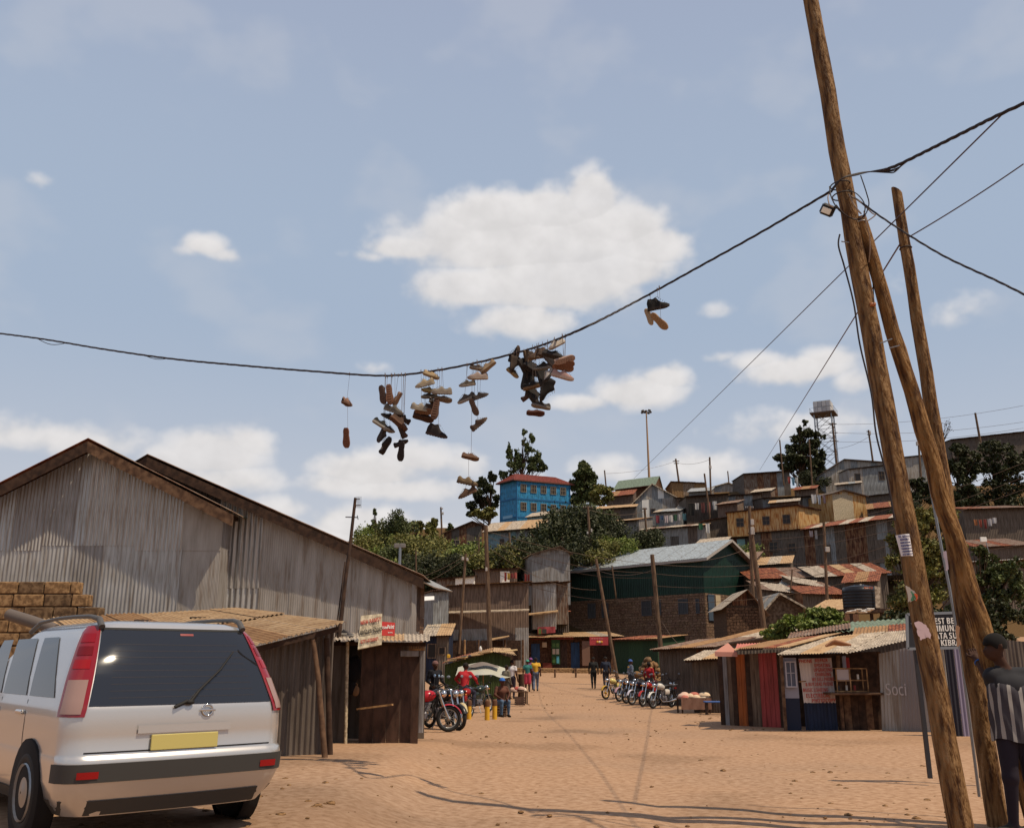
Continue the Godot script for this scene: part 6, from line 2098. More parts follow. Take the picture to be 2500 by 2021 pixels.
func posters(top: Vector3, foot: Vector3) -> void:
	# printed bill on the main pole
	var a := P(2201, 1358, 9.24)
	var b := P(2230, 1357, 9.24)
	var c := P(2221, 1303, 9.24)
	var e := P(2187, 1307, 9.24)
	var t := thing("bill_poster", "white printed bill with blue lettering tied to the main pole", "poster", (a + b) * 0.5)
	var off := -t.position
	var g := []
	for r in 5:
		var row := []
		for q in 7:
			var u := q / 6.0
			var v := r / 4.0
			row.append(a.lerp(b, u).lerp(e.lerp(c, u), v) + off + Vector3(0, 0, -0.03 * pow(2.0 * u - 1.0, 2.0) + 0.03))
		g.append(row)
	var mb := MB.new()
	mb.sheet(g)
	part(t, "paper", mb, paint("d4d0d2", 0.7))
	var xd := ((b - a) + (c - e)).normalized()
	var yd := ((e - a) + (c - b)).normalized()
	var nd := xd.cross(yd).normalized()
	yd = nd.cross(xd)
	var lines := [["Dr. Kiferu", 0.90, 0.024, 0.74], ["MAPENZI", 0.755, 0.018, 0.85], ["NGUVU ZA KIUME", 0.61, 0.015, 0.58], ["BIASHARA", 0.475, 0.018, 0.84], ["KUSAFISHA NYOTA", 0.335, 0.015, 0.56], ["UNENE/KIFAFA", 0.205, 0.015, 0.66], ["0727 501 351", 0.07, 0.017, 0.72]]
	for l in lines:
		var m := a.lerp(e, l[1]).lerp(b.lerp(c, l[1]), 0.48) + off + nd * 0.034
		text(t, l[0], l[2], M.letter_blue, Transform3D(Basis(xd, yd, nd), m), "Droid Sans", true, l[3])
	# torn bills
	var torn := func(called: String, label: String, pts: Array, d: float, cols: Array) -> void:
		var tt := thing(called, label, "poster", P(pts[0][0], pts[0][1], d), 0.0, "torn bills on the poles")
		var rag := []
		for i in pts.size():
			var nx: Array = pts[(i + 1) % pts.size()]
			for k in 4:
				var f := k / 4.0
				var j := 0.0 if k == 0 else 2.2
				rag.append([lerpf(pts[i][0], nx[0], f) + rand(-j, j), lerpf(pts[i][1], nx[1], f) + rand(-j, j)])
		pts = rag
		var mid := Vector3.ZERO
		for p in pts:
			mid += P(p[0], p[1], d) - tt.position
		mid /= pts.size()
		for k in cols.size():
			var q := MB.new()
			var s := 1.0 - 0.32 * k
			for i in pts.size():
				var p0: Vector3 = (P(pts[i][0], pts[i][1], d) - tt.position - mid) * s + mid + Vector3(0.01 * k, -0.012 * k, 0.006 + 0.005 * k)
				var j: int = (i + 1) % pts.size()
				var p1: Vector3 = (P(pts[j][0], pts[j][1], d) - tt.position - mid) * s + mid + Vector3(0.01 * k, -0.012 * k, 0.006 + 0.005 * k)
				q.tri(mid + Vector3(0.01 * k, -0.012 * k, 0.02 + 0.005 * k), p0, p1, Vector3.BACK, Vector3.BACK, Vector3.BACK)
			part(tt, "paper", q, paint(cols[k], 0.85))
	torn.call("torn_bill", "torn green, white and red bill on the main pole", [[2211, 1430], [2222, 1434], [2232, 1442], [2242, 1458], [2236, 1466], [2228, 1456], [2226, 1468], [2217, 1470]], 9.3, ["9a8f88", "3f6b52"])
	torn.call("torn_bill", "small orange scrap of paper on the main pole", [[2232, 1448], [2241, 1452], [2241, 1464], [2236, 1466]], 9.26, ["b5512e"])
	torn.call("torn_bill", "large torn pinkish paper remnant low on the main pole", [[2232, 1520], [2245, 1517], [2262, 1526], [2272, 1546], [2274, 1560], [2262, 1556], [2250, 1563], [2242, 1552]], 9.27, ["bda3a6"])
	torn.call("torn_bill", "torn green and red bill on the third pole", [[2350, 1432], [2364, 1430], [2371, 1436], [2366, 1450], [2362, 1472], [2356, 1470]], 10.0, ["b3a8a2", "3d7050"])
	torn.call("torn_bill", "pale lilac strip of paper on the thin steel pipe", [[2303, 1346], [2312, 1345], [2318, 1390], [2309, 1393]], 10.5, ["a99aa8"])
	torn.call("torn_bill", "torn tan paper at the sign edge on the third pole", [[2335, 1524], [2344, 1530], [2340, 1560], [2347, 1574], [2336, 1580]], 10.0, ["a07a60"])
	# black sign board behind the poles
	var d := 13.2
	var s := thing("sign_board", "dark grey sign board with white capital letters behind the poles", "sign", P(2300, 1890, d))
	off = -s.position
	var A := P(2216, 1584, d)
	var B := P(2392, 1580, d)
	var C := P(2378, 1494, d)
	var E := P(2214, 1500, d)
	mb = MB.new()
	plate(mb, A + off, B + off, C + off, E + off, 0.03)
	part(s, "board", mb, M.black_board)
	var fr := MB.new()
	for q in [[A, B], [E, C], [A, E], [B, C]]:
		fr.plank(q[0] + off + Vector3(0, 0, 0.012), q[1] + off + Vector3(0, 0, 0.012), 0.035, 0.02, Vector3.BACK)
	part(s, "frame", fr, M.steel)
	xd = (B - A).normalized()
	nd = xd.cross(Vector3.UP).normalized()
	yd = nd.cross(xd)
	for l in [["WEST BEY", 2302, 1516, 0.80], ["S", 2228, 1517, 0.9], ["COMMUNITY", 2304, 1534, 0.80], ["KATA SUB", 2310, 1552, 0.82], ["KIBRA", 2320, 1569, 0.82]]:
		text(s, l[0], 0.082, M.letter_white, Transform3D(Basis(xd, yd, nd), P(l[1], l[2], d) + off + nd * 0.012), "Droid Sans", true, l[3])
	text(s, "E", 0.07, M.letter_white, Transform3D(Basis(xd, yd, nd), P(2373, 1528, d) + off + nd * 0.012), "Droid Sans", true, 0.8)
	text(s, "TY", 0.07, M.letter_white, Transform3D(Basis(xd, yd, nd), P(2378, 1549, d) + off + nd * 0.012), "Droid Sans", true, 0.8)
	for x in [[2226, 2272], [2368, 2398]]:
		var pb := MB.new()
		pb.plank(P(x[0], 1500, d + 0.05) + off, P(x[1], 1900, d + 0.05) + off, 0.05, 0.05, Vector3.BACK)
		part(s, "post", pb, M.black_board)

# ------------------------------------------------------------------ kiosks on the right
func right_side() -> void:
	var d := 24.0
	# phone kiosk
	var base := H(8.0, d)
	var t := thing("phone_kiosk", "phone repair kiosk with ragged pale tin roof and red hand lettering", "kiosk", Vector3(P(2030, 1700, d).x, base, -d))
	var off := -t.position
	var q := func(px: float, py: float, dd := 24.0) -> Vector3:
		return P(px, py, dd) + off
	var fl := func(px: float, dd := 24.0) -> Vector3:
		var v: Vector3 = P(px, 1700, dd) + off
		v.y = 0.0
		return v
	# roof: two layers of ragged sheets
	sheets(t, "roof_sheet", q.call(1896, 1598, 23.3), q.call(2068, 1594, 23.2), q.call(2165, 1541, 26.5), q.call(1985, 1560, 26.5), [M.pale_roof, M.tan_roof, M.pale_roof], 0.6, 0.085, 0.014, 0.07)
	sheets(t, "roof_sheet", q.call(2062, 1597, 23.1), q.call(2232, 1560, 23.2), q.call(2228, 1537, 26.5), q.call(2118, 1548, 26.5), [M.pale_roof, M.pale_roof, M.rust_roof_grey], 0.6, 0.085, 0.014, 0.05)
	sheets(t, "roof_sheet", q.call(1800, 1584, 24.2), q.call(1930, 1580, 24.2), q.call(2060, 1545, 27.5), q.call(1880, 1565, 27.5), [M.tan_roof_dark, M.rust_roof, M.tan_roof], 0.6, 0.085, 0.014, 0.08)
	# posts
	for x in [[1907, 1600], [2046, 1600], [2146, 1592]]:
		var pb := MB.new()
		pb.plank(q.call(x[0], x[1], 23.9), fl.call(x[0] + 6, 23.9), 0.07, 0.07, Vector3.BACK)
		part(t, "post", pb, M.timber)
	# white shutter painted with words
	var A: Vector3 = fl.call(1962)
	var B: Vector3 = fl.call(2040)
	var tp: Vector3 = q.call(1950, 1608)
	var tp2: Vector3 = q.call(2030, 1606)
	var kb: float = (q.call(1962, 1716) as Vector3).y
	for i in 3:
		var u0 := i / 3.0
		var u1 := (i + 1) / 3.0
		var lo0 := A.lerp(B, u0)
		var lo1 := A.lerp(B, u1)
		part(t, "shutter_sheet", corr_sheet(Vector3(lo0.x, kb, lo0.z), Vector3(lo1.x, kb, lo1.z), tp.lerp(tp2, u1), tp.lerp(tp2, u0), 0.085, 0.008), paint("b3a49e", 0.7) if i else paint("c4b7b0", 0.7))
		part(t, "shutter_foot", corr_sheet(lo0, lo1, Vector3(lo1.x, kb + rand(-0.02, 0.04), lo1.z), Vector3(lo0.x, kb + rand(-0.02, 0.04), lo0.z), 0.085, 0.008), M.navy)
	var ed := MB.new()
	ed.plank(q.call(1951, 1664, 23.9), q.call(1968, 1663, 23.9), 0.03, 0.03, Vector3.UP)
	part(t, "bolt", ed, M.timber_pale)
	for l in [["PHONE", 1967, 1614, 0.085, 0.85], ["REPAIR", 2006, 1612, 0.085, 0.8], ["UPDATING", 2008, 1624, 0.085, 0.68], ["UPGRADING", 2010, 1635, 0.085, 0.68], ["CHARGING", 2010, 1646, 0.085, 0.66], ["WE SELL PHONE", 2010, 1658, 0.085, 0.62], ["& BUY DEAD PHONE", 2001, 1670, 0.085, 0.62], ["MUSIC LOADING", 1992, 1684, 0.085, 0.68], ["ELECTRICAL", 1998, 1698, 0.095, 0.82], ["PHOTOCOPY", 2012, 1710, 0.085, 0.85]]:
		text(t, l[0], l[3], M.letter_red, Transform3D(Basis(Vector3(0, 0, 1), 0.02), q.call(l[1], l[2], 23.93)), "Droid Sans", true, l[4])
	# blue and white painted panels left of the shutter
	var mb := MB.new()
	var p0: Vector3 = fl.call(1914)
	var p1: Vector3 = fl.call(1952)
	plate(mb, p0 + Vector3.UP * 0.75, p1 + Vector3.UP * 0.75, q.call(1944, 1606), q.call(1908, 1606), 0.03)
	part(t, "panel", mb, paint("8e8c98", 0.75))
	mb = MB.new()
	plate(mb, p0, p1, p1 + Vector3.UP * 0.75, p0 + Vector3.UP * 0.75, 0.025)
	part(t, "panel", mb, paint("23283a", 0.8))
	window(t, q.call(1921, 1678, 23.93), Vector3.RIGHT, 0.24, 0.62, paint("a7a3ab", 0.8), paint("545868", 0.5), 1, 0.03)
	# open counter with glass case
	mb = MB.new()
	mb.box(((q.call(2018, 1692, 23.75) as Vector3) + (q.call(2148, 1694, 23.75) as Vector3)) * 0.5, Vector3(((q.call(2148, 1694, 23.75) as Vector3) - (q.call(2018, 1692, 23.75) as Vector3)).x, 0.05, 0.55), 0.01)
	part(t, "counter", mb, M.timber)
	for i in 6:
		mb = MB.new()
		var x0 := 2042.0 + i * 17.6
		var f0: Vector3 = fl.call(x0)
		var f1: Vector3 = fl.call(x0 + 16.8)
		var hh: float = (q.call(2080, 1697) as Vector3).y
		plate(mb, f0, f1, f1 + Vector3.UP * hh, f0 + Vector3.UP * hh, 0.025)
		part(t, "plank", mb, [M.timber_dark, M.timber, M.timber_dark][i % 3])
	mb = MB.new()
	var cl: Vector3 = q.call(2046, 1690, 23.7)
	var ch: Vector3 = q.call(2074, 1632, 23.7)
	for x in [cl.x, ch.x, ch.x + 0.42]:
		for z in [0.0, -0.32]:
			mb.box(Vector3(x, (cl.y + ch.y) / 2, cl.z + z), Vector3(0.025, ch.y - cl.y, 0.025))
	for y in [cl.y + 0.02, (cl.y + ch.y) / 2, ch.y]:
		for z in [0.0, -0.32]:
			mb.box(Vector3((cl.x + ch.x + 0.42) / 2, y, cl.z + z), Vector3(ch.x + 0.42 - cl.x, 0.022, 0.022))
	part(t, "case_frame", mb, M.timber_pale)
	mb = MB.new()
	mb.box(Vector3((cl.x + ch.x) / 2, (cl.y + ch.y) / 2 + 0.12, cl.z - 0.02), Vector3(ch.x - cl.x - 0.03, (ch.y - cl.y) * 0.5, 0.008))
	part(t, "paper_backing", mb, paint("b0a2a0", 0.8))
	for i in 6:
		mb = MB.new()
		mb.box(Vector3(cl.x + 0.08 + i * 0.1, cl.y + 0.1 + 0.26 * (i % 2), cl.z - 0.16), Vector3(0.05, 0.12, 0.03), 0.005)
		part(t, "handset", mb, paint(["2a2a30", "8a2a26", "c9c0b4"][i % 3], 0.4))
	mb = MB.new()
	plate(mb, fl.call(1908, 25.4), fl.call(2150, 25.4), q.call(2150, 1590, 25.4), q.call(1908, 1600, 25.4), 0.03)
	part(t, "back_wall", mb, M.timber_dark)
	for g in [[2062, 1616, "9a9cb0"], [2070, 1620, "a02c28"]]:
		mb = MB.new()
		mb.box(q.call(g[0], g[1], 24.6), Vector3(0.1, 0.3, 0.03), 0.01)
		part(t, "hanging_case", mb, paint(g[2], 0.6))
	# grey corrugated side with chalk letters
	var s0: Vector3 = fl.call(2146, 23.6)
	var s1: Vector3 = fl.call(2300, 22.6)
	var sh0: Vector3 = q.call(2146, 1596, 23.6)
	var sh1: Vector3 = q.call(2300, 1562, 22.6)
	sheets(t, "side_sheet", s0, s1, sh1, sh0, [paint("857c78", 0.75), M.galv_dull, paint("948b88", 0.75)], 0.45, 0.085, 0.012)
	var sxd := (s1 - s0).normalized()
	text(t, "Soci", 0.26, paint("b5adab", 0.9), Transform3D(Basis(sxd, Vector3.UP, sxd.cross(Vector3.UP)), q.call(2188, 1684, 23.25)), "Droid Sans", false, 0.8)
	var bun := MB.new()
	for i in 5:
		bun.tube(PackedVector3Array([Vector3(-0.1 + 0.03 * i, 0.02 * i, 0.02), Vector3(0.1, 0.06 + 0.015 * i, 0.03 * i), Vector3(0.32 + 0.04 * i, 0.02, -0.05 + 0.04 * i)]), [0.03, 0.045, 0.03], 6)
	solo("rag_bundle", "bundle of brown and white rags weighing down the kiosk roof", "rags", bun, paint("9a6f52", 0.9), "", Transform3D(Basis(), P(2026, 1580, 23.2) + Vector3(0, 0.03, 0)))
	# panels behind the sign board
	var fe := thing("sheet_fence", "fence of grey, dark and lilac sheets behind the sign board", "fence", P(2330, 1760, 21.5) * Vector3(1, 0, 1))
	off = -fe.position
	var xs := [2296, 2318, 2342, 2366, 2395, 2430, 2470, 2520]
	var fm := [M.galv_dull, paint("24222c", 0.8), paint("7d7488", 0.8), M.galv_dark, paint("55506a", 0.8), M.galv_brown, M.galv_dark]
	for i in 7:
		var f0: Vector3 = P(xs[i], 1700, 21.4) + off
		var f1: Vector3 = P(xs[i + 1], 1700, 21.4) + off
		f0.y = -0.1
		f1.y = -0.1
		part(fe, "sheet", corr_sheet(f0, f1, Vector3(f1.x, 2.05 + rand(-0.1, 0.1), f1.z), Vector3(f0.x, 2.05, f0.z), 0.085, 0.012), fm[i])
	# plank kiosk, grey, orange and red boards
	d = 27.0
	var k := thing("plank_kiosk", "kiosk of grey, orange and rose painted boards with pink awning", "kiosk", Vector3(P(1830, 1700, d).x, H(7, d), -d))
	off = -k.position
	var cols := [M.timber_dark, M.grey_paint, M.timber_grey, M.timber_dark, M.orange_paint, M.orange_paint, M.timber_dark, M.timber_grey, M.timber_grey, M.pink_red, M.pink_red, M.pink_red, M.pink_red, M.timber_dark]
	for i in cols.size():
		var x0 := 1757.0 + i * 11.2
		var f0: Vector3 = P(x0, 1700, d - i * 0.12) + off
		var f1: Vector3 = P(x0 + 10.4, 1700, d - i * 0.12 - 0.11) + off
		var ty: float = (P(x0, 1600 - i * 0.5, d) + off).y
		f0.y = 0.0
		f1.y = 0.0
		mb = MB.new()
		var pr := Vector3(0, 0, rand(-0.02, 0.03))
		plate(mb, f0 + pr, f1 + pr, f1 + Vector3.UP * ty + pr, f0 + Vector3.UP * ty + pr, 0.025)
		part(k, "board", mb, cols[i])
	mb = MB.new()
	var aw := [P(1745, 1591, 26.2) + off, P(1800, 1592, 26.0) + off, P(1778, 1569, 27.0) + off]
	mb.tri(aw[0], aw[1], aw[2], Vector3(0, 0.7, 0.7), Vector3(0, 0.7, 0.7), Vector3(0, 0.7, 0.7))
	mb.quad(aw[0], aw[1], aw[1] + Vector3(0, -0.12, 0.02), aw[0] + Vector3(0, -0.12, 0.02), Vector3.BACK)
	part(k, "awning", mb, paint("b88070", 0.85))
	sheets(k, "roof_sheet", P(1796, 1583, 25.6) + off, P(1912, 1581, 25.0) + off, P(1960, 1566, 28.5) + off, P(1800, 1572, 28.5) + off, [M.tan_roof_dark, paint("b06a5c", 0.85)], 0.6, 0.085, 0.014, 0.06)
	part(k, "back_wall", corr_sheet(P(1760, 1760, 29.0) + off, P(1920, 1760, 29.0) + off, P(1920, 1585, 29.0) + off, P(1760, 1590, 29.0) + off, 0.1, 0.01), M.weathered_tin)
	# roofs further up the street on the right
	hut("low_shed", "low shed with striped sunlit tan roof right of the dark leaning pole", 1722, 1572, 44, 1862, 1564, 42, 1690, 5.0, ["mono", 0.72], [M.weathered_tin, M.galv_dark], [M.tan_roof, M.pale_roof, M.tan_roof_dark], {"group": "low sheds by the motorcycles", "eave": 0.7, "pitch": 0.1})
	hut("low_shed", "low shed with ragged grey thatch-like roof edge behind the motorcycles", 1612, 1585, 41.5, 1745, 1578, 40, 1700, 4.0, ["mono", 0.42], [M.galv_dark, M.weathered_tin, M.rust_wall], [M.rust_roof_grey, M.tan_roof_dark], {"group": "low sheds by the motorcycles", "eave": 0.6, "pitch": 0.1})
	hut("low_shed", "tiny stall roof of pale sheet beside the plank kiosk", 1690, 1610, 35.5, 1758, 1606, 35, 1700, 2.0, ["mono", 0.28], [M.weathered_tin], [M.pale_roof, M.tan_roof], {"group": "low sheds by the motorcycles", "eave": 0.5, "pitch": 0.1})
	var lg := MB.new()
	lg.tube(PackedVector3Array([P(1780, 1572, 40), P(1900, 1556, 36), P(2000, 1540, 33)]), [0.08, 0.09, 0.08], 8)
	solo("roof_log", "long log lying along the tan shed roof edge", "log", lg, M.timber)
	# green ribbed roof behind the kiosk and rust roof in front of it
	hut("green_shed", "shed with pale green ribbed roof behind the phone kiosk", 2060, 1543, 30, 2232, 1533, 29, 1600, 2.6, ["mono", 0.34], [M.weathered_tin], [M.green_roof], {"group": "sheds at the right", "eave": 0.4, "pitch": 0.16, "amp": 0.025})
	hut("rust_roofed_shed", "shed with dark rust roof strip between the green roof and kiosk", 2100, 1553, 27.8, 2240, 1540, 27.2, 1600, 1.2, ["mono", 0.2], [M.weathered_tin], [M.rust_roof, M.tan_roof_dark], {"group": "sheds at the right", "eave": 0.3, "pitch": 0.1})
	hut("dark_shed", "small shed with black sloping roof right of the leafy bush", 1940, 1560, 30.5, 2062, 1536, 30, 1620, 1.6, ["mono", 0.18], [M.weathered_tin], [paint("3c3430", 0.7), M.rust_roof_grey], {"group": "sheds at the right", "eave": 0.3, "pitch": 0.1})
	# black water tank
	d = 56.0
	var lo := P(2062, 1487, d)
	var hi := P(2138, 1430, d)
	var w := thing("water_tank", "big black ribbed plastic water tank in front of the big tree", "water tank", Vector3((lo.x + hi.x) / 2, lo.y, -d))
	var R := (hi.x - lo.x) / 2
	var hh := hi.y - lo.y
	var pr := [Vector2(0.01, 0), Vector2(R, 0)]
	for i in 6:
		var y := hh * (0.04 + 0.78 * i / 6.0)
		pr.append(Vector2(R, y))
		pr.append(Vector2(R * 1.015, y + hh * 0.04))
		pr.append(Vector2(R * 1.015, y + hh * 0.08))
		pr.append(Vector2(R, y + hh * 0.11))
	pr.append(Vector2(R * 0.93, hh * 0.93))
	pr.append(Vector2(R * 0.5, hh))
	pr.append(Vector2(0.01, hh))
	mb = MB.new()
	mb.lathe(pr, 28)
	part(w, "tank", mb, M.plastic_black)
	mb = MB.new()
	mb.lathe([Vector2(R * 0.3, hh), Vector2(R * 0.3, hh * 1.06), Vector2(0.01, hh * 1.07)], 14)
	part(w, "lid", mb, M.plastic_black)
	text(w, "ROTO", 0.13, paint("b0532c", 0.6), Transform3D(Basis(), Vector3(0.2, hh * 0.86, R * 0.99)), "Droid Sans", true, 1.1)
	mb = MB.new()
	mb.box(Vector3(0, -0.12, 0), Vector3(R * 2.2, 0.24, R * 2.0), 0.02)
	for x in [-1, 1]:
		for z in [-1, 1]:
			mb.box(Vector3(x * R * 0.9, -1.4, z * R * 0.8), Vector3(0.15, 2.4, 0.15))
	part(w, "stand", mb, M.timber_dark)
	var po := MB.new()
	plate(po, P(2139, 1484, 55), P(2150, 1484, 55), P(2150, 1434, 55), P(2136, 1430, 55), 0.03)
	solo("rusty_sheet", "sunlit rusty sheet leaning right of the black tank", "sheet", po, M.pale_roof)
	var jk := MB.new()
	for i in 6:
		jk.x = Transform3D(Basis(Vector3.UP, i * 0.7) * Basis(Vector3.RIGHT, 0.1 * i - 0.2), P(2078 + i * 9, 1494 - (i % 3) * 3, 50))
		jk.box(Vector3.ZERO, Vector3(0.5, 0.06, 0.3), 0.02)
	solo("scrap_heap", "heap of pale scrap sheets below the black tank", "scrap", jk, M.sheet_white)

# ------------------------------------------------------------------ shoes
# toe towards +x, sole at y = 0, about 0.28 m long; kinds: low, high
var shoe_cache := {}

func shoe_shape(kind: String) -> Array:
	if shoe_cache.has(kind):
		return shoe_cache[kind]
	var st := 15
	var top_low := [0.075, 0.097, 0.094, 0.078, 0.070, 0.074, 0.098, 0.112, 0.096, 0.083, 0.073, 0.066, 0.060, 0.053, 0.035]
	var top_high := [0.10, 0.150, 0.155, 0.150, 0.142, 0.150, 0.160, 0.145, 0.112, 0.090, 0.078, 0.070, 0.064, 0.056, 0.036]
	var wid := [0.018, 0.030, 0.035, 0.036, 0.035, 0.035, 0.036, 0.038, 0.041, 0.045, 0.047, 0.046, 0.042, 0.033, 0.014]
	var top: Array = top_high if kind == "high" else top_low
	var g := []
	for i in st:
		var x := -0.135 + 0.28 * i / (st - 1.0)
		var row := []
		for j in 11:
			var a := PI * j / 10.0
			var hh: float = top[i] - 0.022
			var w: float = wid[i] * 0.96
			var neck := 1.0 - 0.30 * pow(sin(a), 2.0) * (1.0 if i < 8 else 0.35)
			row.append(Vector3(x, 0.022 + hh * pow(sin(a), 0.75), cos(a) * w * neck * (1.0 if sin(a) < 0.1 else 1.0)))
		g.append(row)
	var up := MB.new()
	up.sheet(g)
	# laces across the vamp
	for q in 4:
		var x := 0.03 + q * 0.022
		var y: float = lerpf(top[7], top[11], q / 3.5) - 0.004
		up.bar(Vector3(x, y, -0.02), Vector3(x + 0.004, y, 0.02), 0.0035, 4)
	# patch on the closed upper, stands for the shaded opening
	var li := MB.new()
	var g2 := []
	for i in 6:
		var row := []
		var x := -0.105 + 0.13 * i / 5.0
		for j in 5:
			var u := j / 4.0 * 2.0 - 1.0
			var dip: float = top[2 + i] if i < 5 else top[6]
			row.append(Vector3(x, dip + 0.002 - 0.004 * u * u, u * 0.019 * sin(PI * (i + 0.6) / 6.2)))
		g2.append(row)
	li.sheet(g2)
	# sole
	var so := MB.new()
	var ring := []
	var n := 15
	for i in n:
		ring.append(Vector2(-0.138 + 0.288 * i / (n - 1.0), wid[i] + 0.004))
	var lo := []
	var hi := []
	for i in n:
		var toe := 0.012 * pow(maxf(0.0, (i - 10.0) / 4.0), 2.0)
		lo.append([ring[i], toe])
		hi.append([ring[i], toe + 0.027 + (0.006 if i < 5 else 0.0)])
	for i in n - 1:
		for s in [-1.0, 1.0]:
			var a := Vector3(lo[i][0].x, lo[i][1], s * lo[i][0].y)
			var b := Vector3(lo[i + 1][0].x, lo[i + 1][1], s * lo[i + 1][0].y)
			var c := Vector3(hi[i + 1][0].x, hi[i + 1][1], s * hi[i + 1][0].y)
			var d := Vector3(hi[i][0].x, hi[i][1], s * hi[i][0].y)
			so.quad(a, b, c, d, Vector3(0, 0, s))
		so.quad(Vector3(lo[i][0].x, lo[i][1], -lo[i][0].y), Vector3(lo[i + 1][0].x, lo[i + 1][1], -lo[i + 1][0].y), Vector3(lo[i + 1][0].x, lo[i + 1][1], lo[i + 1][0].y), Vector3(lo[i][0].x, lo[i][1], lo[i][0].y), Vector3.DOWN)
		so.quad(Vector3(hi[i][0].x, hi[i][1], -hi[i][0].y), Vector3(hi[i + 1][0].x, hi[i + 1][1], -hi[i + 1][0].y), Vector3(hi[i + 1][0].x, hi[i + 1][1], hi[i + 1][0].y), Vector3(hi[i][0].x, hi[i][1], hi[i][0].y), Vector3.UP)
	for e in [0, n - 1]:
		so.quad(Vector3(lo[e][0].x, lo[e][1], -lo[e][0].y), Vector3(lo[e][0].x, lo[e][1], lo[e][0].y), Vector3(hi[e][0].x, hi[e][1], hi[e][0].y), Vector3(hi[e][0].x, hi[e][1], -hi[e][0].y), Vector3(-1 if e == 0 else 1, 0, 0))
	for i in 7:
		so.box(Vector3(-0.11 + i * 0.036, -0.002 + 0.004 * maxf(0, i - 5), 0), Vector3(0.016, 0.007, 0.05 if i > 2 else 0.04))
	shoe_cache[kind] = [up.mesh(), so.mesh(), li.mesh()]
	return shoe_cache[kind]

func shoe_thing(label: String, pos: Vector3, bs: Basis, sc: float, kind: String, upper: String, sole: String, lace: float, group: String) -> Node3D:
	var t := thing("shoe", label, "shoe", pos, 0.0, group)
	var sh := shoe_shape(kind)
	var x := Transform3D(bs * Basis.from_scale(Vector3.ONE * sc), Vector3.ZERO) * Transform3D(Basis(), Vector3(0, -0.05, 0))
	if lace <= 0.0:
		x = Transform3D(bs * Basis.from_scale(Vector3.ONE * sc), Vector3.ZERO)
	part(t, "upper", sh[0], paint(Color(upper).darkened(0.16).to_html(false), 0.85), x)
	part(t, "sole", sh[1], paint(Color(sole).darkened(0.22).to_html(false), 0.85), x)
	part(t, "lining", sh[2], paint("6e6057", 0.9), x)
	if lace > 0.0:
		var mb := MB.new()
		var a := x * Vector3(0.03, 0.10 if kind == "low" else 0.14, 0.0)
		var top := Vector3(clampf(a.x * 0.2, -0.02, 0.02) + rand(-0.03, 0.03), lace, 0.0)
		mb.tube(PackedVector3Array([a, Vector3(a.x * 0.4, maxf(a.y + 0.03, 0.06), a.z * 0.4), top.lerp(a, 0.1), top]), 0.0022, 4)
		mb.torus(top + Vector3(0, 0.0, 0), Vector3.RIGHT, 0.024, 0.0035, 10, 4)
		part(t, "lace", mb, paint("6f5f58", 0.8))
	return t

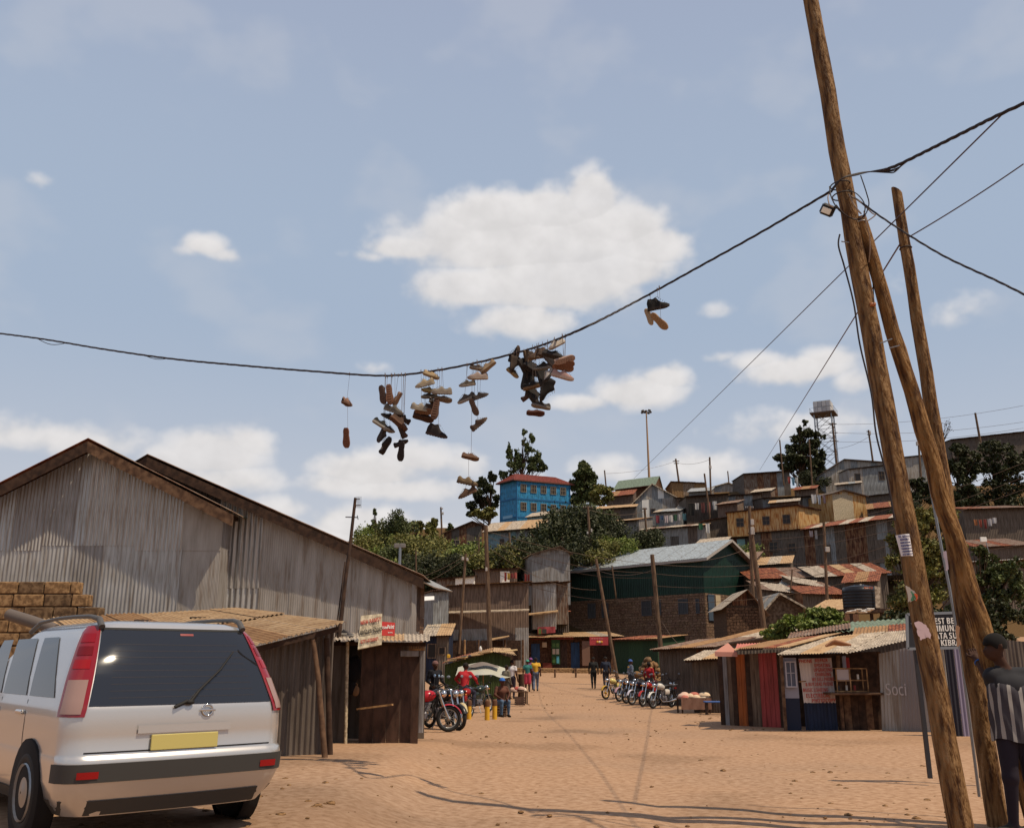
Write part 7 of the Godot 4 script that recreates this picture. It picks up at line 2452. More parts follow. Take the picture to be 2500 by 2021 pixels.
func hanging_shoes() -> void:
	# [x, y, roll in picture, yaw, tilt showing sole, size, kind, upper, sole, label, depth offset]
	var L := [
		[846, 980, 0, 70, 0, 0.95, "low", "8f6a58", "7d5c4c", "dusty brown shoe seen from the front, upper of two on the leftmost string", 0],
		[847, 1068, -88, 0, 80, 1.0, "low", "7a4c38", "8d5a42", "brown shoe sole outwards, lower of two on the leftmost string", 0],
		[937, 964, -78, 0, 60, 1.0, "low", "3c2c26", "6d5244", "dark shoe hanging toe down, left of the two upright soles in the second bunch", 0.05],
		[952, 964, -82, 0, 85, 1.05, "low", "6a4634", "8c6048", "brown shoe sole outwards, right of the two upright soles in the second bunch", -0.05],
		[968, 972, 60, 180, 30, 0.75, "low", "9a735c", "b89478", "small tan shoe tilted beside the two upright soles", 0],
		[961, 998, -20, 0, -20, 1.0, "low", "6a635a", "8a8276", "grey sneaker pointing right below the two upright soles", -0.05],
		[951, 1017, -25, 180, -10, 0.85, "low", "2f2924", "4f463e", "blackish shoe in the middle of the second bunch", 0],
		[932, 1034, -32, 0, 10, 0.95, "low", "23211f", "aba398", "black shoe with white sole edge at the left of the second bunch", -0.06],
		[950, 1047, 0, 60, 0, 0.8, "low", "4a3f3a", "9d9186", "small dark shoe with pale toe below the black and white one", 0.02],
		[936, 1060, -110, 0, 40, 0.95, "low", "332b28", "4a3e38", "dark shoe hanging steeply at the lower left of the second bunch", 0.05],
		[975, 1030, -40, 0, 35, 1.05, "high", "4d3527", "6d4c38", "brown boot slanting down in the right of the second bunch", -0.05],
		[985, 1020, -35, 180, 0, 0.85, "low", "38291f", "4a382c", "dark shoe at the top right of the second bunch", 0.06],
		[983, 1048, -70, 180, 20, 0.95, "low", "5d4032", "4a3428", "brown shoe hanging toe down at the right of the second bunch", 0],
		[938, 1087, 62, 0, -60, 0.95, "low", "322825", "413430", "dark slim shoe hanging edgewise, lowest on the left of the second bunch", 0],
		[977, 1080, 25, 0, 10, 0.75, "low", "2e2624", "3f3531", "small black shoe above the lowest sole of the second bunch", 0.04],
		[981, 1101, -96, 0, 80, 0.95, "low", "2f2724", "3a302c", "black shoe sole outwards, lowest on the right of the second bunch", -0.04],
		[1053, 913, -20, 0, 15, 0.85, "low", "b89c74", "c4ac86", "cream shoe lying right on the cable", 0],
		[1037, 934, 14, 180, -10, 0.98, "low", "b5a285", "cabda4", "cream sneaker pointing left just below the cable in the third bunch", -0.05],
		[1048, 951, -12, 180, 10, 0.75, "low", "8a7048", "b09868", "small yellowish shoe in the stack of the third bunch", 0],
		[1048, 965, 4, 180, 0, 0.8, "low", "4d4640", "8d8272", "dark shoe with pale sole in the stack of the third bunch", 0.05],
		[1079, 953, 2, 180, -8, 1.02, "low", "8d8074", "a89a8c", "long grey sneaker pointing left at the right of the third bunch", -0.04],
		[1081, 972, -6, 0, 35, 0.88, "low", "6a5a4e", "8f7c6a", "brown grey shoe under the long grey sneaker", 0.02],
		[1055, 978, 0, 80, 10, 0.75, "low", "857a72", "9a8e82", "small grey shoe seen toe on in the third bunch", 0.06],
		[1026, 993, -4, 20, -15, 0.98, "low", "a39a8c", "c2b8a6", "whitish rounded sneaker at the left of the third bunch", -0.08],
		[1036, 1002, -2, 0, 50, 0.95, "low", "7a5440", "946a50", "brown shoe tucked under the whitish sneaker", 0],
		[1052, 994, 48, 0, 0, 0.85, "high", "523828", "6a4a38", "brown boot pointing up in the third bunch", 0.04],
		[1064, 1001, -98, 0, 85, 1.05, "low", "54382a", "6d4a38", "brown shoe hanging sole outwards at the right of the third bunch", -0.06],
		[1033, 1016, -12, 0, 30, 1.05, "high", "3f2820", "54382c", "dark brown boot at the bottom of the third bunch", 0.05],
		[1066, 1056, -16, 0, -10, 1.08, "high", "2c2320", "4a3a32", "black boot hanging alone below the third bunch", 0],
		[1166, 896, -15, 0, 10, 0.8, "low", "8a7664", "a3907c", "tan shoe on the cable, left of two in the fourth bunch", 0.04],
		[1190, 893, 38, 180, 20, 0.9, "low", "a08468", "b59c80", "tan shoe on the cable, right of two in the fourth bunch", -0.02],
		[1167, 917, 3, 180, -5, 1.0, "low", "a38f84", "bda99a", "pinkish grey sneaker pointing left in the fourth bunch", -0.06],
		[1141, 935, 8, 180, -5, 0.82, "low", "5f574e", "b0a496", "grey plimsoll with white sole pointing left, upper of two", 0],
		[1138, 970, 27, 180, -5, 0.95, "low", "5a5148", "aea294", "grey plimsoll with white sole pointing left, lower of two", 0],
		[1171, 965, 22, 0, -10, 0.82, "low", "3a3230", "584e48", "dark shoe pointing up to the right beside the plimsolls", 0],
		[1158, 994, -68, 0, 75, 0.88, "low", "5a4032", "6e5242", "brown shoe sole outwards below the plimsolls", 0],
		[1167, 1033, 42, 0, -10, 0.95, "low", "4f3a2e", "6b5444", "brown shoe pointing steeply up to the right", 0],
		[1148, 1113, -12, 0, 25, 0.85, "low", "6a4c3a", "7c5c48", "brown shoe on the longest string, uppermost of three", 0],
		[1141, 1174, -12, 0, -8, 1.02, "low", "7d684c", "6a5440", "tan trainer on the longest string, middle of three", 0],
		[1140, 1201, 28, 180, -12, 0.95, "low", "5f4432", "7a5a44", "brown shoe on the longest string, lowest of three", 0],
		[1258, 866, 80, 0, 20, 0.9, "high", "2f241e", "594434", "dark shoe knotted high at the left of the fifth bunch", 0.04],
		[1254, 888, -95, 0, 10, 0.9, "high", "3a2b22", "4a382c", "dark brown shoe hanging toe down at the left of the fifth bunch", -0.04],
		[1253, 908, -40, 0, 20, 0.72, "low", "5a4430", "b09872", "shoe with cream toe lowest at the left of the fifth bunch", 0],
		[1358, 838, 32, 180, 0, 0.85, "low", "c9bcae", "d6cabc", "white sneaker lying against the cable above the fifth bunch", 0],
		[1290, 876, -80, 0, 20, 0.95, "high", "3d2c20", "6e543c", "brown boot hanging at the upper left of the fifth bunch", 0.04],
		[1313, 866, 10, 180, 0, 0.95, "high", "5a4434", "7d6450", "brown boot right under the cable in the fifth bunch", -0.06],
		[1336, 866, -18, 0, 10, 0.9, "low", "4a3a30", "5f4c40", "brown shoe at the top middle of the fifth bunch", 0.04],
		[1352, 864, -20, 0, 20, 1.0, "low", "1f1b1b", "3a3434", "black striped trainer at the top right of the fifth bunch", -0.08],
		[1329, 892, 8, 180, -5, 0.95, "low", "2d2724", "8d8680", "black shoe with grey sole pointing left in the middle of the fifth bunch", -0.04],
		[1346, 882, -50, 0, 0, 0.85, "low", "2b2322", "4a3e3a", "black shoe hanging behind the pink soles", 0.08],
		[1376, 877, 18, 0, 50, 0.92, "low", "a88676", "bd9c8a", "pale pink shoe pointing right, upper of the rosy shoes", -0.05],
		[1378, 890, 6, 0, 60, 0.85, "low", "7a5038", "8c5e44", "brown sole pointing right between the rosy shoes", 0.02],
		[1374, 896, -8, 0, 60, 0.9, "low", "8a5c40", "9c6c50", "orange brown sole pointing right, second of the rosy shoes", -0.03],
		[1340, 911, 55, 180, 0, 0.85, "low", "b5aca6", "2f2a2a", "white and black sneaker pointing down left", -0.05],
		[1374, 914, -18, 0, -5, 0.98, "low", "b59088", "cbb0a2", "rose coloured trainer pointing right, lowest of the rosy shoes", -0.06],
		[1280, 895, -60, 0, 20, 0.9, "high", "1c1716", "332b28", "black boot at the left edge of the fifth bunch", 0],
		[1300, 900, -35, 0, 30, 1.0, "high", "1b1615", "2e2725", "black boot in the dark middle of the fifth bunch", 0.05],
		[1286, 926, -100, 0, 20, 1.1, "high", "1a1514", "2d2624", "large black boot hanging toe down in the fifth bunch", 0.04],
		[1300, 939, 12, 0, 0, 1.0, "low", "1f1917", "8a6a4c", "black shoe with tan sole pointing right in the fifth bunch", -0.08],
		[1323, 918, -75, 0, 10, 1.05, "high", "1a1615", "2c2523", "tall black boot at the right of the dark bunch", 0],
		[1331, 950, -100, 0, 0, 1.15, "high", "1b1716", "2f2826", "long black boot at the lower right of the dark bunch", 0.04],
		[1287, 965, 40, 0, 10, 0.75, "low", "4a2e24", "5d3c30", "brown shoe at the lower left of the dark bunch", 0],
		[1304, 970, -55, 0, 20, 1.0, "high", "1f1917", "332b28", "black boot above the lowest shoes of the dark bunch", 0.05],
		[1322, 988, -8, 180, 10, 0.9, "low", "3a3330", "8d847c", "dark trainer with grey stripes, second lowest of the dark bunch", -0.04],
		[1307, 1006, -4, 0, 40, 0.85, "low", "4a2a22", "5f382e", "reddish brown shoe sole outwards, lowest of the dark bunch", 0],
		[1606, 745, 10, 0, -5, 0.98, "high", "1f1b19", "3a322e", "black ankle boot hanging alone on the right of the cable", 0],
		[1588, 772, -72, 0, 20, 0.8, "low", "c4a684", "cfb394", "cream shoe hanging toe down, left of the pair on the right", 0.03],
		[1611, 783, -48, 0, 55, 0.98, "low", "cfb596", "b88f66", "cream shoe with tan sole, right of the pair on the right", -0.05],
	]
	for s in L:
		var at := on_line(s[0])
		var pos := P(s[0], s[1], -at.z + s[10])
		var bs := Basis(Vector3.BACK, deg_to_rad(s[2])) * Basis(Vector3.UP, deg_to_rad(s[3] + rand(-14, 14))) * Basis(Vector3.RIGHT, deg_to_rad(-s[4] if s[3] < 90 else s[4]))
		var g: String = "shoes in the first string" if s[0] < 900 else ("shoes in the second bunch" if s[0] < 1000 else ("shoes in the third bunch" if s[0] < 1110 else ("shoes in the fourth bunch" if s[0] < 1220 else ("shoes in the fifth bunch" if s[0] < 1500 else "shoes on the right of the cable"))))
		shoe_thing(s[9], pos, bs, s[5] * 1.02, s[6], s[7], s[8], {1068: 0.54, 1174: 0.38, 1201: 0.17}.get(s[1], maxf(0.04, at.y - pos.y)), g)

# ------------------------------------------------------------------ the silver car
const CAR := [ # height, half width, rear z, front z, rear corner radius
	[0.22, 0.76, -0.08, -4.30, 0.22], [0.34, 0.84, -0.01, -4.40, 0.22], [0.46, 0.872, 0.05, -4.45, 0.21], [0.60, 0.876, 0.065, -4.45, 0.20], [0.645, 0.872, 0.05, -4.44, 0.20], [0.665, 0.866, 0.012, -4.42, 0.19],
	[0.80, 0.868, 0.016, -4.38, 0.19], [0.90, 0.866, 0.014, -4.30, 0.19], [0.965, 0.860, 0.010, -4.12, 0.19], [1.00, 0.852, 0.002, -3.42, 0.19], [1.04, 0.842, -0.018, -3.30, 0.19], [1.20, 0.802, -0.095, -2.98, 0.18], [1.35, 0.752, -0.180, -2.70, 0.17],
	[1.48, 0.704, -0.262, -2.46, 0.16], [1.57, 0.660, -0.325, -2.28, 0.15], [1.62, 0.610, -0.37, -2.16, 0.15], [1.648, 0.53, -0.45, -2.05, 0.15], [1.665, 0.38, -0.65, -1.90, 0.14], [1.672, 0.12, -1.0, -1.6, 0.06]]

func car_at(y: float) -> Array:
	for i in CAR.size() - 1:
		if y <= CAR[i + 1][0]:
			var t: float = clampf((y - CAR[i][0]) / (CAR[i + 1][0] - CAR[i][0]), 0, 1)
			var o := []
			for k in 5:
				o.append(lerpf(CAR[i][k], CAR[i + 1][k], t))
			return o
	return CAR[CAR.size() - 1]

# point on the skin: s metres round from the middle of the tail (positive to the right)
func car_pt(y: float, s: float) -> Vector3:
	var q := car_at(y)
	var w: float = q[1]
	var r: float = q[4]
	var a := w - r
	var m := absf(s)
	var sg := signf(s)
	var cr := 0.045
	if m < a:
		return Vector3(s, y, q[2] - cr * pow(m / w, 2.0))
	var z0: float = q[2] - cr * pow(a / w, 2.0)
	if m < a + r * PI / 2:
		var th := (m - a) / r
		return Vector3(sg * (a + r * sin(th)), y, z0 - r * (1.0 - cos(th)))
	return Vector3(sg * w, y, z0 - r - (m - a - r * PI / 2))

func car_patch(y0: float, y1: float, f0: Callable, f1: Callable, off: float, rows := 10, cols := 10) -> MB:
	var g := []
	for i in rows + 1:
		var y := lerpf(y0, y1, float(i) / rows)
		var row := []
		for j in cols + 1:
			var s: float = lerpf(f0.call(y), f1.call(y), float(j) / cols)
			var p := car_pt(y, s)
			var n := (car_pt(y, s + 0.01) - car_pt(y, s - 0.01)).cross(car_pt(y + 0.01, s) - car_pt(y - 0.01, s)).normalized()
			row.append(p + n * off)
		g.append(row)
	var mb := MB.new()
	mb.sheet(g)
	return mb

func car() -> void:
	var t := thing("silver_car", "silver hatchback off-roader seen from behind with tall red tail lights", "car", Vector3(-2.595, 0.262, -7.8), deg_to_rad(41.0))
	t.scale = Vector3(1.035, 1, 1)
	var pm := make("car_paint", "bdbab8", 0.3, 0.6)
	pm.clearcoat_enabled = true
	pm.clearcoat = 0.8
	pm.clearcoat_roughness = 0.08
	# body
	var ys := []
	for i in CAR.size():
		ys.append(CAR[i][0])
	var g := []
	for y in ys:
		var q := car_at(y)
		var w: float = q[1]
		var r: float = q[4]
		var half := []
		for k in 6:
			half.append(car_pt(y, (w - r) * k / 5.0))
		for k in 6:
			half.append(car_pt(y, w - r + r * PI / 2 * (k + 1) / 6.0))
		var zs: float = half[half.size() - 1].z
		var fr := minf(0.4, w * 0.6)
		for k in 12:
			half.append(Vector3(w, y, lerpf(zs, q[3] + fr, (k + 1) / 12.0)))
		for k in 6:
			var th := PI / 2 * (k + 1) / 6.0
			half.append(Vector3(w - fr * (1.0 - cos(th)), y, q[3] + fr - fr * sin(th)))
		half.append(Vector3(0, y, q[3]))
		var row := []
		for k in range(half.size() - 1, 0, -1):
			row.append(half[k] * Vector3(-1, 1, 1))
		row.append_array(half)
		g.append(row)
	var mb := MB.new()
	mb.sheet(g, true)
	part(t, "body", mb, pm)
	# rear window, reaching across the tailgate between the lamps
	var gm := make("car_glass", "1a1b1e", 0.03, 0.0, null, Vector3.ONE, 0.75)
	var gl := func(y: float) -> float: return -(0.715 - (y - 1.0) * 0.24)
	var gr := func(y: float) -> float: return 0.715 - (y - 1.0) * 0.24
	var rw := part(t, "rear_window", car_patch(1.005, 1.575, gl, gr, 0.006, 12, 16), gm)
	part(rw, "seal", car_patch(1.575, 1.592, gl, gr, 0.008, 2, 12), M.black_rubber)
	for k in 9:
		var y := 1.06 + k * 0.05
		part(rw, "heater_line", car_patch(y, y + 0.0016, func(yy): return gl.call(yy) * 0.82, func(yy): return gr.call(yy) * 0.82, 0.0075, 1, 10), paint("33241f", 0.6))
	var stp := func(y: float) -> float: return -0.16
	var stq := func(y: float) -> float: return 0.16
	part(rw, "brake_lamp", car_patch(1.535, 1.552, func(_y): return 0.02, func(_y): return 0.13, 0.008, 1, 3), paint("7a1418", 0.3))
	# tail lights
	for s in [-1.0, 1.0]:
		var i0 := func(y: float) -> float: return s * (0.722 - (y - 1.0) * 0.24)
		var i1 := func(y: float) -> float:
			var q := car_at(y)
			return s * (q[1] - q[4] + q[4] * PI / 2 * 0.98 + 0.02 * (1.6 - y))
		var red := make("lamp_red_%d" % int(s), "7d0c12", 0.12, 0.0, null, Vector3.ONE, 0.6)
		var tl := part(t, "tail_light", car_patch(0.93, 1.60, i0, i1, 0.014, 14, 8), red)
		var j0 := func(y: float) -> float: return lerpf(i0.call(y), i1.call(y), 0.12)
		var j1 := func(y: float) -> float: return lerpf(i0.call(y), i1.call(y), 0.80)
		part(tl, "reversing_lens", car_patch(0.95, 1.19, j0, j1, 0.018, 5, 6), paint("8f746d", 0.2))
		part(tl, "lens_edge", car_patch(0.93, 1.59, func(y): return i1.call(y), func(y): return i1.call(y) + s * 0.018, 0.012, 10, 2), paint("d8d4cc", 0.3))
		for k in 3:
			part(tl, "reflector_row", car_patch(1.27 + k * 0.1, 1.34 + k * 0.1, func(y): return lerpf(i0.call(y), i1.call(y), 0.16), func(y): return lerpf(i0.call(y), i1.call(y), 0.78), 0.017, 2, 5), paint(["8c1216", "660b10", "80101a"][k], 0.18))
		# roof rail
		var rb := MB.new()
		var pts := PackedVector3Array()
		var zs := [-0.36, -0.44, -0.6, -1.0, -1.5, -2.0, -2.3]
		for k in zs.size():
			pts.append(Vector3(s * (0.60 - (0.02 if k < 2 else 0.0)), [1.60, 1.665, 1.69, 1.70, 1.70, 1.68, 1.60][k], zs[k]))
		rb.tube(pts, [0.026, 0.024, 0.018, 0.017, 0.017, 0.018, 0.022], 8)
		part(t, "roof_rail", rb, paint("4f4c4a", 0.5))
		# side windows
		for w in [[0.50, 1.18], [1.28, 2.02], [2.1, 2.85]]:
			var e0 := func(y: float) -> float: return s * (0.66 + w[0] + (y - 1.06) * (0.42 if w[0] < 0.6 else 0.12))
			var e1 := func(y: float) -> float: return s * (0.66 + w[1] - (y - 1.06) * (0.1 if w[0] < 2.0 else 0.75))
			part(t, "side_window", car_patch(1.06, 1.53, e0, e1, 0.006, 8, 6), gm)
		var mr := MB.new()
		mr.box(Vector3(s * 0.96, 1.08, -2.95), Vector3(0.2, 0.15, 0.1), 0.03)
		part(t, "mirror", mr, pm)
		# wheels
		for z in [-0.82, -3.45]:
			var ar := MB.new()
			ar.x = Transform3D(Basis(Vector3.FORWARD, PI / 2), Vector3(s * 0.80, 0.345, z))
			ar.lathe([Vector2(0.01, 0.085 * s), Vector2(0.40, 0.085 * s), Vector2(0.40, -0.05 * s)], 26)
			part(t, "wheel_arch", ar, M.dark)
			var wb := MB.new()
			wb.torus(Vector3(s * 0.80, 0.345, z), Vector3.RIGHT, 0.255, 0.095, 28, 9)
			var wh := part(t, "wheel", wb, M.black_rubber)
			var rm := MB.new()
			rm.x = Transform3D(Basis(Vector3.FORWARD, PI / 2), Vector3(s * 0.85, 0.345, z))
			rm.lathe([Vector2(0.01, 0.05 * s), Vector2(0.06, 0.045 * s), Vector2(0.19, 0.02 * s), Vector2(0.215, 0.05 * s), Vector2(0.22, 0.0)], 24)
			part(wh, "rim", rm, M.steel)
		for z in [1.24, 2.06]:
			var hb := MB.new()
			hb.box(Vector3(s * 0.875, 0.93, -z - 0.0), Vector3(0.03, 0.035, 0.2), 0.012)
			part(t, "door_handle", hb, pm)
			part(t, "door_seam", car_patch(0.42, 1.03, func(_y): return s * (z + 0.62), func(_y): return s * (z + 0.632), 0.002, 6, 1), M.dark)
	# tailgate: seam, wiper, emblem, garnish, plate, bumper
	part(t, "tailgate_seam", car_patch(0.668, 0.68, func(_y): return -0.72, func(_y): return 0.72, 0.003, 1, 12), M.dark)
	var wp := MB.new()
	var base := car_pt(1.02, 0.02) + Vector3(0, 0, 0.03)
	wp.tube(PackedVector3Array([base, car_pt(1.10, 0.10) + Vector3(0, 0.01, 0.035), car_pt(1.26, 0.30) + Vector3(0, 0.01, 0.03), car_pt(1.40, 0.44) + Vector3(0, 0.01, 0.022)]), [0.018, 0.012, 0.009, 0.006], 6)
	wp.ball(base, Vector3(0.035, 0.02, 0.02), 6, 8)
	wp.tube(PackedVector3Array([car_pt(0.985, -0.10) + Vector3(0, 0, 0.02), car_pt(1.03, 0.0) + Vector3(0, 0, 0.03)]), 0.014, 6)
	part(t, "wiper", wp, M.black_rubber)
	var em := MB.new()
	var ec := car_pt(0.955, 0.165) + Vector3(0, 0, 0.012)
	em.torus(ec, Vector3.BACK, 0.042, 0.0075, 24, 6)
	em.box(ec + Vector3(0, 0, 0.004), Vector3(0.125, 0.018, 0.012), 0.004)
	part(t, "emblem", em, M.chrome)
	part(t, "garnish", car_patch(0.80, 0.86, func(_y): return -0.36, func(_y): return 0.36, 0.018, 2, 8), pm)
	var np := MB.new()
	np.box(car_pt(0.73, 0.0) + Vector3(0, 0, 0.016), Vector3(0.52, 0.115, 0.012), 0.004)
	part(t, "number_plate", np, paint("b5a866", 0.5))
	part(t, "bumper_strip", car_patch(0.47, 0.60, func(_y): return -1.0, func(_y): return 1.0, 0.012, 3, 24), paint("3a3938", 0.6))
	part(t, "sill", car_patch(0.23, 0.34, func(_y): return -3.2, func(_y): return 3.2, 0.006, 2, 30), paint("3a3938", 0.7))
	for s in [-1.0, 1.0]:
		part(t, "reflector", car_patch(0.50, 0.55, func(_y): return s * 0.62, func(_y): return s * 0.76, 0.018, 1, 4), paint("8a1216", 0.2))
	var hd := MB.new()
	hd.box(Vector3(0, 0.72, -4.30), Vector3(1.3, 0.16, 0.2), 0.05)
	part(t, "headlight_bar", hd, paint("a8aab0", 0.2))

# ------------------------------------------------------------------ motorcycles: front towards +x
func motorcycle(label: String, at: Vector3, turn: float, tank: String, o := {}) -> Node3D:
	var t := thing("motorcycle", label, "motorcycle", at, turn, o.get("group", "motorcycles parked in a row"))
	var R := 0.3
	for w in [0.66, -0.62]:
		var wn := MB.new()
		wn.torus(Vector3(w, R, 0), Vector3.BACK, R - 0.045, 0.045, 26, 8)
		var wh := part(t, "wheel", wn, M.black_rubber)
		var rm := MB.new()
		rm.torus(Vector3(w, R, 0), Vector3.BACK, R - 0.09, 0.014, 22, 6)
		part(wh, "rim", rm, paint(o.get("rim", "9a9a98"), 0.35, 0.6))
		var sp := MB.new()
		for i in (5 if o.has("mag") else 12):
			var a := TAU * i / (5.0 if o.has("mag") else 12.0)
			sp.bar(Vector3(w, R, 0.02 * (1 if i % 2 else -1)), Vector3(w + cos(a) * (R - 0.09), R + sin(a) * (R - 0.09), 0), 0.016 if o.has("mag") else 0.004, 4)
		sp.x = Transform3D(Basis(Vector3.RIGHT, PI / 2), Vector3(w, R, 0))
		sp.lathe([Vector2(0.01, -0.05), Vector2(0.055, -0.045), Vector2(0.055, 0.045), Vector2(0.01, 0.05)], 10)
		part(wh, "hub", sp, paint(o.get("rim", "9a9a98"), 0.35, 0.6))
	var fk := MB.new()
	for s in [-1, 1]:
		fk.tube(PackedVector3Array([Vector3(0.66, R, 0.075 * s), Vector3(0.50, 0.66, 0.075 * s), Vector3(0.40, 0.93, 0.075 * s)]), [0.024, 0.022, 0.018], 7)
	part(t, "fork", fk, M.chrome)
	for f in [[0.66, 0.35, 2.1], [-0.62, 1.0, 2.75]]:
		var g := []
		for i in 9:
			var a: float = lerpf(f[1], f[2], i / 8.0)
			var row := []
			for j in 5:
				var u := j / 2.0 - 1.0
				row.append(Vector3(f[0] + cos(a) * (R + 0.035 - 0.025 * u * u), R + sin(a) * (R + 0.035 - 0.025 * u * u), u * 0.06))
			g.append(row)
		var fb := MB.new()
		fb.sheet(g)
		part(t, "mudguard", fb, paint(o.get("guard", tank), 0.3) if f[0] > 0 else M.plastic_black)
	# tank
	var tg := []
	for i in 9:
		var u := i / 8.0
		var row := []
		var w: float = [0.03, 0.09, 0.13, 0.15, 0.155, 0.15, 0.13, 0.10, 0.04][i]
		var h: float = [0.04, 0.10, 0.125, 0.135, 0.135, 0.125, 0.11, 0.085, 0.03][i]
		for j in 13:
			var a := TAU * j / 12.0
			row.append(Vector3(0.34 - 0.46 * u, 0.83 - 0.05 * u + sin(a) * h, cos(a) * w))
		tg.append(row)
	var tb := MB.new()
	tb.sheet(tg, true)
	var pm := paint(tank, 0.25)
	part(t, "tank", tb, pm)
	var sg := []
	for i in 8:
		var u := i / 7.0
		var row := []
		for j in 9:
			var a := TAU * j / 8.0
			var w: float = [0.06, 0.10, 0.125, 0.13, 0.13, 0.125, 0.115, 0.07][i]
			row.append(Vector3(-0.1 - 0.66 * u, 0.80 + 0.03 * sin(u * 5.0) + 0.04 * u + sin(a) * 0.05, cos(a) * w))
		sg.append(row)
	var sb := MB.new()
	sb.sheet(sg, true)
	part(t, "seat", sb, paint(o.get("seat", "1b191a"), 0.55))
	var fr := MB.new()
	fr.tube(PackedVector3Array([Vector3(0.42, 0.85, 0), Vector3(0.30, 0.5, 0), Vector3(0.16, 0.26, 0), Vector3(-0.2, 0.26, 0), Vector3(-0.3, 0.5, 0), Vector3(-0.3, 0.74, 0)]), 0.022, 6)
	for s in [-1, 1]:
		fr.tube(PackedVector3Array([Vector3(0.38, 0.84, 0), Vector3(0.0, 0.72, 0.07 * s), Vector3(-0.4, 0.72, 0.1 * s), Vector3(-0.8, 0.80, 0.1 * s)]), 0.016, 6)
		fr.tube(PackedVector3Array([Vector3(-0.22, 0.32, 0.09 * s), Vector3(-0.62, R, 0.11 * s)]), 0.02, 6)
		fr.tube(PackedVector3Array([Vector3(-0.55, 0.74, 0.12 * s), Vector3(-0.62, R + 0.02, 0.12 * s)]), [0.03, 0.028], 8)
		fr.tube(PackedVector3Array([Vector3(0.24, 0.34, 0), Vector3(0.27, 0.36, 0.28 * s), Vector3(0.22, 0.62, 0.28 * s), Vector3(0.3, 0.66, 0.04 * s)]), 0.013, 5)
	part(t, "frame", fr, M.black_rubber)
	var en := MB.new()
	en.box(Vector3(-0.02, 0.37, 0), Vector3(0.34, 0.2, 0.24), 0.04)
	for i in 6:
		en.box(Vector3(0.10 + i * 0.012, 0.50 + i * 0.03, 0), Vector3(0.16, 0.014, 0.17), 0.004)
	en.bar(Vector3(-0.05, 0.34, 0.16), Vector3(-0.05, 0.34, -0.16), 0.07, 10)
	part(t, "engine", en, paint("77757a", 0.4, 0.7))
	var ex := MB.new()
	ex.tube(PackedVector3Array([Vector3(0.2, 0.52, -0.06), Vector3(0.3, 0.40, -0.1), Vector3(0.2, 0.25, -0.14), Vector3(-0.2, 0.25, -0.16), Vector3(-0.35, 0.28, -0.17)]), 0.018, 7)
	ex.tube(PackedVector3Array([Vector3(-0.33, 0.28, -0.17), Vector3(-0.40, 0.29, -0.17), Vector3(-0.88, 0.36, -0.17), Vector3(-0.92, 0.365, -0.17)]), [0.02, 0.045, 0.045, 0.02], 9)
	part(t, "exhaust", ex, M.chrome)
	var hb := MB.new()
	hb.tube(PackedVector3Array([Vector3(0.28, 1.02, -0.36), Vector3(0.33, 1.06, -0.22), Vector3(0.40, 0.98, -0.06), Vector3(0.40, 0.98, 0.06), Vector3(0.33, 1.06, 0.22), Vector3(0.28, 1.02, 0.36)]), 0.013, 6)
	for s in [-1, 1]:
		hb.bar(Vector3(0.28, 1.02, 0.36 * s), Vector3(0.31, 1.04, 0.25 * s), 0.02, 7)
		hb.bar(Vector3(0.33, 1.06, 0.2 * s), Vector3(0.36, 1.24, 0.28 * s), 0.006, 5)
	part(t, "handlebar", hb, M.black_rubber)
	for s in [-1, 1]:
		var mr := MB.new()
		mr.x = Transform3D(Basis(Vector3.UP, -0.3 * s), Vector3(0.36, 1.27, 0.30 * s))
		mr.ball(Vector3.ZERO, Vector3(0.014, 0.036, 0.055), 6, 10)
		part(t, "mirror", mr, paint(o.get("mirror", "6f7680"), 0.2))
	var hl := MB.new()
	hl.ball(Vector3(0.53, 0.86, 0), Vector3(0.08, 0.085, 0.085), 8, 12)
	part(t, "headlight", hl, M.chrome)
	for s in [-1, 1]:
		var ind := MB.new()
		ind.ball(Vector3(0.48, 0.82, 0.15 * s), Vector3(0.025, 0.022, 0.03), 5, 7)
		part(t, "indicator", ind, paint("c4762a", 0.3))
	var sc := MB.new()
	for s in [-1, 1]:
		var rows := []
		for i in 5:
			var row := []
			for j in 5:
				row.append(Vector3(-0.08 - 0.30 * i / 4.0, 0.52 + 0.20 * j / 4.0, s * (0.13 - 0.03 * pow(j / 2.0 - 1.0, 2.0) - 0.02 * pow(i / 2.0 - 1.0, 2.0))))
			rows.append(row)
		sc.sheet(rows, false, s > 0)
	part(t, "side_cover", sc, pm)
	var rk := MB.new()
	rk.tube(PackedVector3Array([Vector3(-0.7, 0.86, 0.1), Vector3(-0.98, 0.88, 0.09), Vector3(-1.0, 0.88, 0), Vector3(-0.98, 0.88, -0.09), Vector3(-0.7, 0.86, -0.1)]), 0.011, 5)
	for i in 3:
		rk.bar(Vector3(-0.76 - 0.09 * i, 0.875, 0.1), Vector3(-0.76 - 0.09 * i, 0.875, -0.1), 0.008, 5)
	part(t, "rack", rk, M.steel)
	var tlb := MB.new()
	tlb.box(Vector3(-0.9, 0.74, 0), Vector3(0.06, 0.08, 0.13), 0.015)
	part(t, "tail_light", tlb, paint("941a18", 0.25))
	var kb := MB.new()
	kb.bar(Vector3(-0.1, 0.27, 0.1), Vector3(-0.16, 0.0, 0.24), 0.012, 5)
	part(t, "stand", kb, M.steel)
	return t

